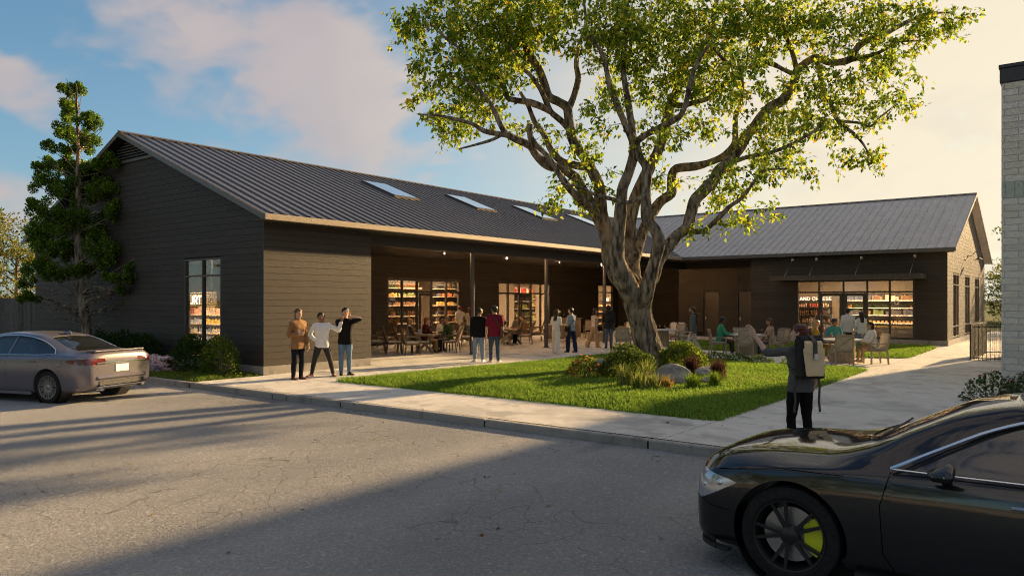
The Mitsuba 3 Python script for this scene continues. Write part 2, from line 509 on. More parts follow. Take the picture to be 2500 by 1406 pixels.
def blades(poly, dens, hmin, hmax, z0, h, edge, seed, col=((0.105, 0.21, 0.026), (0.29, 0.42, 0.065)), rim=0.0, wide=0.008):
    """grass blades spread over a polygon, two triangles each (bent)."""
    r = np.random.default_rng(seed)
    from shapely import points, contains, prepare, distance
    x0, y0, x1, y1 = poly.bounds
    n = int((x1 - x0) * (y1 - y0) * dens)
    g = np.column_stack([r.uniform(x0, x1, n), r.uniform(y0, y1, n)])
    prepare(poly)
    g = g[contains(poly, points(g))]
    dd = distance(poly.exterior, points(g))
    t = np.minimum(dd / edge, 1)
    z = z0 + h * t * (2 - t) + 0.03 * (meshkit.noise(np.column_stack([g * 0.7, g[:, 0] * 0])) - 0.5) * t
    n = len(g)
    patch = meshkit.fbm(np.column_stack([g * 1.1, g[:, 0] * 0 + seed]), 3)
    H = (hmin + (hmax - hmin) * r.random(n)) * (0.7 + 0.7 * patch)
    if rim:
        H *= 1 + rim * np.exp(-dd / 0.25)
    a, b = r.uniform(0, 2 * PI, n), r.uniform(0, 2 * PI, n)
    w = wide * (0.7 + 0.6 * r.random(n))
    side = np.column_stack([np.cos(a), np.sin(a), a * 0]) * w[:, None]
    lean = np.column_stack([np.cos(b), np.sin(b), b * 0]) * (H * r.uniform(0.15, 0.8, n))[:, None]
    base = np.column_stack([g, z - 0.005])
    mid = base + lean * 0.35 + np.column_stack([a * 0, a * 0, H * 0.6])
    tip = base + lean + np.column_stack([a * 0, a * 0, H])
    v = np.stack([base - side, base + side, mid - side * 0.7, mid + side * 0.7, tip], 1).reshape(-1, 3)
    k = np.arange(n)[:, None] * 5
    f = np.vstack([k + [0, 1, 3], k + [0, 3, 2], k + [2, 3, 4]])
    worn = meshkit.fbm(np.column_stack([g * 0.55, g[:, 0] * 0 + seed + 9]), 4)
    H *= np.clip(1.55 - 1.1 * worn, 0.5, 1.2)
    u = np.clip(0.75 * patch + 0.55 * r.random(n) - 0.2, 0, 1)[:, None]
    c = np.asarray(col[0]) * (1 - u) + np.asarray(col[1]) * u
    dry = (r.random(n) < 0.03 + 0.25 * np.clip((worn - 0.55) * 4, 0, 1))[:, None]
    c = np.where(dry, [0.30, 0.25, 0.10], c)
    return (v, f), np.repeat(c, 5, 0)


def grass(name, label, *a, **k):
    m, c = blades(*a, **k)
    key = obj(name, m, 'm_grass', color=c)
    labels[key] = {'label': label, 'category': 'grass', 'kind': 'stuff'}


grass('lawn_grass', 'short bright grass of the lawn around the big tree', LAWN.buffer(0.03), 950, 0.035, 0.085, -0.012, 0.11, 1.3, 1, rim=0.7)
grass('strip_grass', 'grass of the narrow lawn in front of the shop', LAWN2.buffer(0.03), 420, 0.05, 0.09, -0.012, 0.07, 0.8, 2, rim=0.7, wide=0.012)
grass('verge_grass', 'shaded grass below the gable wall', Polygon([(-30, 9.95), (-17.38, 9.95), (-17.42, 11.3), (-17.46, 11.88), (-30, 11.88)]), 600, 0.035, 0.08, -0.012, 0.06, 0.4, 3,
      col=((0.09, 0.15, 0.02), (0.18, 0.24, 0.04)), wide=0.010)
# ---------------------------------------------------------------- the dark L-shaped market building
SL = 0.402                                   # roof slope
EX, EY = -17.02, 37.07                       # eave edges: main roof (faces +X), wing roof (faces -Y)
ZE = 4.27                                    # roof surface height at the eaves
RX, RY = -24.93, 44.95                       # ridges
MB = thing('market_building', 'long L-shaped dark brown boarded market hall with metal roofs and an open porch', 'market hall')


def part(name, m, matn, parent=MB, **k):
    return obj(name, m, matn, parent, **k)


def P3(axis, c, a, z):
    return (c, a, z) if axis == 0 else (a, c, z)


def pbox(axis, c0, c1, a0, a1, z0, z1):
    return box(P3(axis, c0, a0, z0), P3(axis, c1, a1, z1))


def wall(axis, c0, c1, a0, a1, z0, z1, holes=()):
    out, a = [], a0
    for h in sorted(holes):
        if h[0] > a:
            out.append(pbox(axis, c0, c1, a, h[0], z0, z1))
        if h[2] > z0:
            out.append(pbox(axis, c0, c1, h[0], h[1], z0, h[2]))
        if h[3] < z1:
            out.append(pbox(axis, c0, c1, h[0], h[1], h[3], z1))
        a = h[1]
    if a < a1:
        out.append(pbox(axis, c0, c1, a, a1, z0, z1))
    return cat(out)


PITCH, Z0 = 0.178, 0.23


def boards(parent, axis, c, sgn, a0, a1, ztop, holes=(), roof=None, joints=True):
    """the rows of siding boards of one wall; roof(a) limits their height."""
    R = random.Random(int(abs(c * 31 + a0)))
    row = 0
    z = Z0
    while z < ztop - 0.02:
        za, zb = z + 0.008, min(z + PITCH, ztop)
        segs = [(a0, a1)]
        for h in holes:
            if h[2] < zb - 0.02 and h[3] > za + 0.02:
                segs = [s for (p, q) in segs for s in ((p, min(q, h[0])), (max(p, h[1]), q)) if s[1] - s[0] > 0.02]
        for (p, q) in segs:
            pieces = [(p, q)]
            if joints and q - p > 7.0:
                j = p + (q - p) * R.uniform(0.3, 0.7)
                pieces = [(p, j - 0.002), (j + 0.002, q)]
            for (u, w) in pieces:
                if roof is None:
                    m = pbox(axis, c, c + sgn * 0.022, u, w, za, zb)
                else:
                    lo, hi = roof
                    ub, wb = max(u, lo(za)), min(w, hi(za))
                    ut, wt = max(u, lo(zb)), min(w, hi(zb))
                    if wb - ub < 0.05:
                        continue
                    if wt < ut:
                        ut = wt = (ub + wb) / 2
                    poly = [(ub, za), (wb, za), (wt, zb), (ut, zb)]
                    v = np.array([P3(axis, cc, a_, z_) for cc in (c, c + sgn * 0.022) for a_, z_ in poly])
                    f = np.array([[0, 1, 2], [0, 2, 3], [4, 6, 5], [4, 7, 6], [0, 4, 5], [0, 5, 1], [1, 5, 6], [1, 6, 2], [2, 6, 7], [2, 7, 3], [3, 7, 4], [3, 4, 0]])
                    m = fix((v, f))
                obj('siding_board', m, 'm_board', parent)
        z += PITCH
        row += 1


def window(axis, c, sgn, a0, a1, z0, z1, cols, rails, name='window', fw=0.055, parent=MB, depth=0.11, matn='m_frame', doors=(), skip=()):
    """a frame of bars with one pane per opening. cols, rails: centre lines of the bars between; doors: index pairs of columns that reach the floor."""
    A = [a0 + fw / 2] + list(cols) + [a1 - fw / 2]
    Zs = [z0 + fw / 2] + list(rails) + [z1 - fw / 2]
    ms = []
    for a in A:
        ms.append(pbox(axis, c - depth / 2, c + depth / 2, a - fw / 2, a + fw / 2, z0, z1))
    for i in range(len(A) - 1):
        for k, z in enumerate(Zs):
            if (i, k) in skip:
                continue
            ms.append(pbox(axis, c - depth * 0.46, c + depth * 0.46, A[i] + fw / 2, A[i + 1] - fw / 2, z - fw / 2, z + fw / 2))
    w = obj(name, cat(ms), matn, parent)
    for i in range(len(A) - 1):
        k = 0
        while k < len(Zs) - 1:
            k2 = k + 1
            while (i, k2) in skip and k2 < len(Zs) - 1:
                k2 += 1
            obj('pane', quad(P3(axis, c, A[i] + fw / 2, Zs[k] + fw / 2), P3(axis, c, A[i + 1] - fw / 2, Zs[k] + fw / 2),
                             P3(axis, c, A[i + 1] - fw / 2, Zs[k2] - fw / 2), P3(axis, c, A[i] + fw / 2, Zs[k2] - fw / 2)), 'm_glass', w)
            k = k2
    return w


def door(axis, c, a0, a1, z1, parent=MB, st=0.11, matn='m_frame'):
    ms = [pbox(axis, c - 0.03, c + 0.03, a0 + 0.004, a0 + st, 0.01, z1), pbox(axis, c - 0.03, c + 0.03, a1 - st, a1 - 0.004, 0.01, z1),
          pbox(axis, c - 0.028, c + 0.028, a0 + st, a1 - st, 0.01, 0.26), pbox(axis, c - 0.028, c + 0.028, a0 + st, a1 - st, z1 - st, z1 - 0.004)]
    d = obj('glass_door', cat(ms), matn, parent)
    obj('pane', quad(P3(axis, c, a0 + st, 0.26), P3(axis, c, a1 - st, 0.26), P3(axis, c, a1 - st, z1 - st), P3(axis, c, a0 + st, z1 - st)), 'm_glass', d)
    sg = 1 if axis == 0 else -1
    hx = a0 + st * 0.5
    obj('handle', tube([P3(axis, c + sg * 0.03, hx, 0.8), P3(axis, c + sg * 0.08, hx, 0.85), P3(axis, c + sg * 0.08, hx, 1.35), P3(axis, c + sg * 0.03, hx, 1.4)], 0.014, 8), 'm_steel', d)
    return d


# openings (a0, a1, z0, z1)
WG = (-21.48, -19.51, 0.32, 3.22)            # gable window
SF1, SF2, SF3 = (23.48, 28.44, 0.02, 3.0), (31.52, 36.49, 0.02, 3.0), (41.87, 43.85, 0.3, 3.0)
SW = (-11.2, -6.06, 0.25, 2.95)              # shop front of the wing
GW = [(39.27, 41.22, 0.3, 3.22), (43.49, 45.45, 0.3, 3.22), (47.73, 49.74, 0.3, 3.22)]
XB = -25.0                                   # back wall of the porch
YR, YE = 39.7, 44.5                          # recessed wall, end wall of the porch
XL, YB = -32.4, 52.4                         # far outer walls

# gable wall (faces -Y)
gz = lambda x: ZE - 0.16 + SL * (min(EX - x, x - (2 * RX - EX)))
lo_, hi_ = (lambda z: (2 * RX - EX) + (z - ZE + 0.16) / SL), (lambda z: EX - (z - ZE + 0.16) / SL)
holes = [WG]
gw_ = part('gable_wall', cat([wall(1, YG + 0.022, YG + 0.2, XL, XW - 0.022, Z0, 4.0, holes),
                              prism([(XL, 4.0), (XW, 4.0), (RX, gz(RX) - 0.02)], YG + 0.022, YG + 0.2, 1)]), 'm_gap')
boards(gw_, 1, YG + 0.022, -1, XL, XW, 6.53, holes, (lo_, hi_))
part('plinth', cat([box((XL - 0.02, YG - 0.03, -0.2), (XW + 0.03, YG + 0.2, Z0)), box((XW - 0.17, YG + 0.2, -0.2), (XW + 0.03, 15.68, Z0))]), 'm_kerb', label='pale concrete base of the boarded walls')
# attic louvre vent
vt = part('louvre_vent', prism([(lo_(6.54) + 0.08, 6.5), (hi_(6.54) - 0.08, 6.5), (RX, gz(RX) - 0.06)], YG + 0.03, YG + 0.06, 1), 'm_gap')
for k in range(9):
    z = 6.56 + k * 0.092
    a, b = lo_(z + 0.06) + 0.06, hi_(z + 0.06) - 0.06
    if b - a > 0.2:
        obj('slat', fix((np.array([(a, YG - 0.05, z), (b, YG - 0.05, z), (b, YG + 0.02, z + 0.06), (a, YG + 0.02, z + 0.06), (a, YG - 0.05, z + 0.018), (b, YG - 0.05, z + 0.018), (b, YG + 0.02, z + 0.078), (a, YG + 0.02, z + 0.078)]),
                       np.array([[0, 1, 2], [0, 2, 3], [4, 6, 5], [4, 7, 6], [0, 4, 5], [0, 5, 1], [1, 5, 6], [1, 6, 2], [2, 6, 7], [2, 7, 3], [3, 7, 4], [3, 4, 0]]))), 'm_fascia_dark', vt)
part('vent_sill', box((lo_(6.54) + 0.03, YG - 0.06, 6.5), (hi_(6.54) - 0.03, YG + 0.02, 6.56)), 'm_fascia_dark')
window(1, YG + 0.06, -1, *WG[:2], *WG[2:], [-20.5], [0.80, 2.71])

# front wall beside the porch (faces +X)
fw_ = part('front_wall', cat([wall(0, XW - 0.2, XW - 0.022, YG + 0.2, 15.71, Z0, 4.25)]), 'm_gap')
boards(fw_, 0, XW - 0.022, 1, YG + 0.001, 15.71, 4.2, joints=False)
part('corner_post', box((XW - 0.02, YG - 0.004, Z0), (XW + 0.004, YG + 0.02, 4.2)), 'm_dark')
rw_ = part('return_wall', box((XB, 15.51, -0.02), (XW - 0.001, 15.709, 4.2)), 'm_gap')
boards(rw_, 1, 15.71, 1, XB, XW - 0.002, 4.0)
# back wall of the porch
bw_ = part('porch_wall', wall(0, XB - 0.2, XB - 0.022, 15.71, YE, 0.0, 4.2, [SF1, SF2, SF3]), 'm_gap')
boards(bw_, 0, XB - 0.022, 1, 15.74, YE, 4.1, [SF1, SF2, SF3])
ew_ = part('end_wall', box((XB, YE + 0.022, 0), (-18.4, YE + 0.2, 4.2)), 'm_gap')
boards(ew_, 1, YE + 0.022, -1, XB + 0.001, -18.4, 4.1)
sw_ = part('side_wall', box((-18.38, YR + 0.2, 0), (-18.2, YE, 4.2)), 'm_gap')
boards(sw_, 0, -18.38, -1, YR + 0.2, YE, 4.1)
# recessed wall with two plain doors
DR = [(-16.95, -15.98, 0.03, 2.5), (-14.98, -14.02, 0.03, 2.5)]
rc_ = part('recess_wall', wall(1, YR + 0.022, YR + 0.2, -18.38, -13.3, 0.0, 4.3, DR), 'm_gap')
boards(rc_, 1, YR + 0.022, -1, -18.38, -13.32, 4.1, DR, joints=False)
for d_ in DR:
    k = part('plain_door', box((d_[0] + 0.05, YR + 0.06, 0.03), (d_[1] - 0.05, YR + 0.11, d_[3] - 0.05)), 'm_frame')
    obj('door_frame', cat([box((d_[0], YR - 0.02, 0.0), (d_[0] + 0.048, YR + 0.12, d_[3])), box((d_[1] - 0.048, YR - 0.02, 0.0), (d_[1], YR + 0.12, d_[3])), box((d_[0] + 0.048, YR - 0.02, d_[3] - 0.048), (d_[1] - 0.048, YR + 0.12, d_[3]))]), 'm_dark', k)
    obj('handle', cat([tube([(d_[0] + 0.14, YR + 0.06, 1.0), (d_[0] + 0.14, YR + 0.0, 1.0), (d_[0] + 0.26, YR + 0.0, 1.0)], 0.012, 8), box((d_[0] + 0.11, YR + 0.045, 0.92), (d_[0] + 0.17, YR + 0.059, 1.1))]), 'm_steel', k)
# wing: front wall (faces -Y), its left return (faces -X), gable wall (faces +X)
XG, YF = -4.78, 37.54
wf_ = part('wing_front_wall', wall(1, YF + 0.022, YF + 0.2, -13.46, XG - 0.022, Z0, 4.3, [SW]), 'm_gap')
boards(wf_, 1, YF + 0.022, -1, -13.46, XG, 4.2, [SW], joints=False)
wl_ = part('wing_side_wall', box((-13.44, YF + 0.2, 0), (-13.26, YR + 0.02, 4.3)), 'm_gap')
boards(wl_, 0, -13.438, -1, YF + 0.03, YR, 4.2, joints=False)
lo2, hi2 = (lambda z: EY + (z - ZE + 0.16) / SL), (lambda z: (2 * RY - EY) - (z - ZE + 0.16) / SL)
wg_ = part('wing_gable_wall', cat([wall(0, XG - 0.2, XG - 0.022, YF + 0.2, YB, Z0, 4.0, GW), prism([(YF, 4.0), (YB, 4.0), (RY, 7.25)], XG - 0.2, XG - 0.022, 0)]), 'm_gap')
boards(wg_, 0, XG - 0.022, 1, YF + 0.001, YB, 7.3, GW, (lo2, hi2), joints=False)
part('wing_plinth', cat([box((-13.46, YF - 0.03, -0.1), (SW[0], YF + 0.2, Z0)), box((SW[0], YF - 0.03, -0.1), (SW[1], YF + 0.2, Z0 - 0.001)), box((SW[1], YF - 0.03, -0.1), (XG + 0.03, YF + 0.2, Z0)),
                         box((XG - 0.2, YF + 0.2, -0.1), (XG + 0.03, YB, Z0))]), 'm_kerb')
for g in GW:
    window(0, XG - 0.05, 1, *g[:2], *g[2:], [(g[0] + g[1]) / 2], [0.80, 2.71])
# far outer walls, unseen from here
part('rear_wall', cat([box((XL, YG + 0.2, 0), (XL + 0.2, YB, 4.2)), box((XL, YB, 0), (XG, YB + 0.2, 4.2))]), 'm_board')

# shop fronts
wsf = window(1, YF + 0.08, -1, *SW[:2], *SW[2:], [-10.16, -9.06, -8.03, -7.08], [2.38], 'shop_front', 0.075)
s1 = window(0, XB - 0.08, 1, *SF1, [24.46, 25.43, 26.41, 27.47], [2.40], 'porch_shop_front', 0.09)
s2 = window(0, XB - 0.08, 1, *SF2, [32.44, 33.45, 34.57, 35.53], [2.38], 'porch_shop_front', 0.09)
window(0, XB - 0.06, 1, *SF3, [42.8], [0.8, 2.5], 'window')
for fr, axis, c, a0, a1, z1 in ((wsf, 1, YF + 0.02, -10.12, -9.10, 2.33), (wsf, 1, YF + 0.021, -9.02, -8.07, 2.33), (s1, 0, XB + 0.02, 25.48, 26.36, 2.34), (s2, 0, XB + 0.02, 33.5, 34.52, 2.32)):
    door(axis, c, a0, a1, z1, MB, 0.13)
for lo, hi in (((SW[0], YF + 0.0, 2.955), (SW[1], YF + 0.03, 3.0)), ((XB - 0.02, SF1[0] - 0.03, 2.99), (XB + 0.035, SF1[1] + 0.03, 3.06)), ((XB - 0.02, SF2[0] - 0.03, 2.99), (XB + 0.035, SF2[1] + 0.03, 3.06))):
    part('door_head', box(lo, hi), 'm_frame')

# beam, ceiling and columns of the porch
part('porch_beam', box((-18.22, 15.71, 3.74), (-17.98, YR - 0.002, 4.16)), 'm_dark')
part('porch_ceiling', box((XB + 0.002, 15.74, 4.0), (-18.23, YE, 4.04)), 'm_board')
part('soffit', cat([box((-17.97, 15.72, 4.10), (EX - 0.01, EY, 4.13)), box((XW + 0.003, YG - 0.3, 4.10), (EX - 0.01, 15.72, 4.13)), box((-17.97, EY + 0.02, 4.085), (XG + 0.3, YF - 0.002, 4.12)), box((-18.38, YF, 4.10), (-13.46, YR, 4.13))]), 'm_dark')
for y in (21.24, 26.05, 30.87, 35.69):
    k = part('porch_column', tube([(-18.08, y, 0), (-18.08, y, 3.739)], 0.085, 20), 'm_metal', smooth=30)
    obj('base_plate', cbox((-18.2, y - 0.12, 0.001), (-17.96, y + 0.12, 0.02), 0.005), 'm_metal', k)

# ---- roofs
ROOF_Y0, ROOF_X1 = 11.60, -4.42
zr = lambda t: ZE + SL * t


def panel_row(prof, lows, highs, along, zoff=0.0):
    """prof: (offset across, height) points; lows, highs: functions of the across position giving the distance up the slope."""
    n = np.array([-SL, 1.0]) / math.hypot(SL, 1)            # normal in (up-slope run, z)
    v = []
    for hi in (0, 1):
        for o, h in prof:
            t = (highs if hi else lows)(along + o)
            v.append((along + o, t + n[0] * h, zr(t) + n[1] * h + zoff))
    k = len(prof)
    f = []
    for i in range(k - 1):
        f += [[i, i + 1, k + i + 1], [i, k + i + 1, k + i]]
    return np.array(v), np.array(f)


def to_main(m):
    v, f = m
    return np.column_stack([EX - v[:, 1], v[:, 0], v[:, 2]]), f


def to_wing(m):
    v, f = m
    return np.column_stack([v[:, 0], EY + v[:, 1], v[:, 2]]), f


RIB = [(0.0, 0.0), (0.0, 0.006), (0.205, 0.006), (0.225, 0.045), (0.262, 0.045), (0.282, 0.006), (0.312, 0.006), (0.322, 0.02), (0.335, 0.02), (0.345, 0.006), (0.399, 0.006)]
main_low = lambda y: max(0.0, y - EY)
top_main = EX - RX
mr = part('main_roof', cat([to_main((np.array([(ROOF_Y0, 0, ZE - 0.02), (EY, 0, ZE - 0.02), (RY, RY - EY, zr(RY - EY) - 0.02), (RY, top_main, zr(top_main) - 0.02), (ROOF_Y0, top_main, zr(top_main) - 0.02)]), np.array([[0, 1, 2], [0, 2, 3], [0, 3, 4]]))),
                            to_main((np.array([(ROOF_Y0, 0, ZE - 0.14), (EY, 0, ZE - 0.14), (RY, RY - EY, zr(RY - EY) - 0.14), (RY, top_main, zr(top_main) - 0.14), (ROOF_Y0, top_main, zr(top_main) - 0.14)]), np.array([[0, 1, 2], [0, 2, 3], [0, 3, 4]]))),
                            (np.array([(RX, ROOF_Y0, zr(top_main)), (2 * RX - EX, ROOF_Y0, ZE), (2 * RX - EX, YB + 0.3, ZE), (RX, YB + 0.3, zr(top_main))]), np.array([[0, 1, 2], [0, 2, 3]])),
                            (np.array([(RX, RY, zr(top_main)), (RX, YB + 0.3, zr(top_main)), (RX + 8, YB + 0.3, ZE), (RX + 0.1, RY, ZE)]), np.array([[0, 1, 2], [0, 2, 3]]))]), 'm_roof')
y = ROOF_Y0 + 0.02
while y < RY - 0.4:
    m = to_main(panel_row(RIB, main_low, lambda a: top_main - 0.03, y))
    obj('roof_panel', m, 'm_roof', mr)
    y += 0.40
SEAM = [(0.0, 0.0), (0.0, 0.035), (0.018, 0.035), (0.018, 0.004), (0.12, 0.004), (0.127, 0.009), (0.134, 0.004), (0.245, 0.004), (0.252, 0.009), (0.259, 0.004), (0.379, 0.004)]
wing_low = lambda x: max(0.0, EX - x)
wr = part('wing_roof', cat([to_wing((np.array([(ROOF_X1, 0, ZE - 0.02), (EX, 0, ZE - 0.02), (RX, EX - RX, zr(EX - RX) - 0.02), (ROOF_X1, RY - EY, zr(RY - EY) - 0.02)]), np.array([[0, 1, 2], [0, 2, 3]]))),
                            to_wing((np.array([(ROOF_X1, 0, ZE - 0.13), (EX, 0, ZE - 0.13), (RX, EX - RX, zr(EX - RX) - 0.13), (ROOF_X1, RY - EY, zr(RY - EY) - 0.13)]), np.array([[0, 1, 2], [0, 2, 3]]))),
                            (np.array([(ROOF_X1, RY, zr(RY - EY)), (RX, RY, zr(RY - EY)), (RX, 2 * RY - EY, ZE), (ROOF_X1, 2 * RY - EY, ZE)]), np.array([[0, 1, 2], [0, 2, 3]])),
                            (np.array([(ROOF_X1, RY, zr(RY - EY) - 0.13), (RX, RY, zr(RY - EY) - 0.13), (RX, 2 * RY - EY, ZE - 0.13), (ROOF_X1, 2 * RY - EY, ZE - 0.13)]), np.array([[0, 1, 2], [0, 2, 3]]))]), 'm_roof2', label='pale grey standing-seam roof of the wing')
x = ROOF_X1 - 0.39
while x > RX:
    m = to_wing(panel_row(SEAM, wing_low, lambda a: RY - EY - 0.02, x))
    obj('roof_panel', m, 'm_roof2', wr)
    x -= 0.38
zt = zr(top_main)
part('ridge_cap', fix(cat([bar((RX + 0.09, ROOF_Y0 - 0.02, zt + 0.0), (RX + 0.09, RY, zt + 0.0), 0.22, 0.05, (0.4, 0, 1))])), 'm_fascia_dark')
part('ridge_cap', fix(bar((ROOF_X1 + 0.02, RY - 0.07, zr(RY - EY) + 0.01), (RX, RY - 0.07, zr(RY - EY) + 0.01), 0.2, 0.05, (0, -0.4, 1))), 'm_fascia_dark')
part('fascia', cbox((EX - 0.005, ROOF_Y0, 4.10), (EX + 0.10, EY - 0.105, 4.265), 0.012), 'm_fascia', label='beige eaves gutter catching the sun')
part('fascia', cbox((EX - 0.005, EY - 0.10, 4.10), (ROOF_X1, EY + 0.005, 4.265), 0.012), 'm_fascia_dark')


def rake(pts, matn, w=0.025, h=0.20):
    return cat([bar(a, b, w, h) for a, b in zip(pts[:-1], pts[1:])])


part('rake_board', rake([(EX + 0.06, ROOF_Y0 - 0.012, ZE - 0.10), (RX, ROOF_Y0 - 0.012, zt - 0.07), (2 * RX - EX, ROOF_Y0 - 0.012, ZE - 0.10)], 'm', 0.022, 0.14), 'm_fascia_dark')
part('rake_board', rake([(ROOF_X1 + 0.012, EY - 0.08, ZE - 0.09), (ROOF_X1 + 0.012, RY, zr(RY - EY) - 0.05), (ROOF_X1 + 0.012, 2 * RY - EY, ZE - 0.07)], 'm', 0.022, 0.15), 'm_fascia_dark')
# skylights
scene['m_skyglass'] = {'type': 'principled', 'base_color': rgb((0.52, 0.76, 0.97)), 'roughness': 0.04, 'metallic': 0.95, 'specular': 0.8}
for y0 in (20.25, 25.2, 30.15, 35.1):
    a, b = EX + 23.05, EX + 21.2
    up = lambda t, h: (EX - t + SL * h / math.hypot(1, SL) * 1.0, 0, zr(t) + h / math.hypot(1, SL))
    q = lambda t, yy, h: np.array([EX - t + h * SL / math.hypot(1, SL), yy, zr(t) + h / math.hypot(1, SL)])
    t0, t1, y1 = EX + 21.2, EX + 23.1, y0 + 1.35
    v = np.array([q(t, yy, h) for h in (0.0, 0.11) for t in (t0, t1) for yy in (y0, y1)])
    f = BOXF.copy()
    k = part('skylight', fix((v, f)), 'm_frame')
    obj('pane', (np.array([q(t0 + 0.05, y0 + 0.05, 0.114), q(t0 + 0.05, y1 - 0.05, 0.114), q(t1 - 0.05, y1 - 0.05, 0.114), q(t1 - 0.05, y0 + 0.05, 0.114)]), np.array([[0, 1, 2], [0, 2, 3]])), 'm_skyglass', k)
    obj('flashing', fix((np.array([q(t, yy, h) for h in (0.0, 0.10) for t in (t0 - 0.025, t0 - 0.003) for yy in (y0, y1)]), BOXF.copy())), 'm_fascia', k)

# canopy over the wing's shop front
cp = part('canopy', cat([box((-12.0, 36.0, 2.955), (-5.57, YF - 0.02, 2.99)), box((-12.0, 35.96, 2.93), (-5.57, 36.0, 3.15)), box((-12.0, 36.0, 2.93), (-11.96, YF - 0.02, 3.15)), box((-5.61, 36.0, 2.93), (-5.57, YF - 0.02, 3.15)), box((-11.96, 36.0, 3.1), (-5.61, YF - 0.02, 3.12))]), 'm_frame')
for x in (-11.4, -10.27, -8.27, -6.05):
    obj('canopy_rod', tube([(x, 36.3, 3.12), (x, YF - 0.001, 3.97)], 0.014, 8), 'm_steel', cp)
    obj('rod_plate', box((x - 0.05, YF - 0.014, 3.9), (x + 0.05, YF + 0.003, 4.03)), 'm_steel', cp)

# gooseneck lamp on the wing's gable
gl = thing('wall_lamp', 'dark gooseneck barn lamp on the sunlit end wall of the wing', 'lamp')
ym = 44.59
obj('wall_plate', lathe([(0, 0), (0.06, 0), (0.06, 0.03), (0, 0.03)], 16), 'm_metal', gl, to_world=T().translate([XG + 0.0, ym, 4.24]).rotate([0, 1, 0], 90))
obj('arm', tube([(XG + 0.02, ym, 4.24), (XG + 0.13, ym, 4.24), (XG + 0.2, ym, 4.28), (XG + 0.27, ym, 4.40), (XG + 0.35, ym, 4.46), (XG + 0.43, ym, 4.43), (XG + 0.47, ym, 4.34), (XG + 0.48, ym, 4.22)], 0.017, 10), 'm_metal', gl, smooth=40)
obj('lamp_shade', lathe([(0.0, 0.16), (0.03, 0.16), (0.04, 0.1), (0.07, 0.08), (0.16, 0.02), (0.20, 0.0), (0.2, -0.015), (0.15, 0.012), (0.06, 0.06), (0.0, 0.07)], 24, (XG + 0.48, ym, 4.06)), 'm_metal', gl, smooth=40)
# porch spotlights
mat('m_bulb', (0.9, 0.8, 0.6), 0.5)
for i, y in enumerate((20.7, 24.5, 28.4, 32.1, 36.0)):
    sp = thing('porch_spotlight', 'small glowing spotlight under the porch roof, ' + ('nearest to the boarded corner', 'second from the boarded corner', 'in the middle of the five', 'second from the wing', 'nearest to the wing')[i], 'spotlight', 'spotlights under the porch roof')
    obj('stem', tube([(-19.0, y - 0.18, 4.0), (-19.0, y - 0.18, 3.74)], 0.012, 8), 'm_dark', sp)
    obj('lamp_body', tube([(-19.0, y - 0.36, 3.74), (-19.0, y - 0.02, 3.74)], 0.04, 12), 'm_dark', sp)
    k = obj('bulb', lathe([(0.0, 0.0), (0.034, 0.0), (0.03, 0.03), (0.0, 0.04)], 12), 'm_bulb', sp, to_world=T().translate([-19.0, y - 0.015, 3.74]).rotate([1, 0, 0], -90).rotate([0, 1, 0], 0))
    scene[k]['emitter'] = {'type': 'area', 'radiance': rgb((260, 140, 56))}
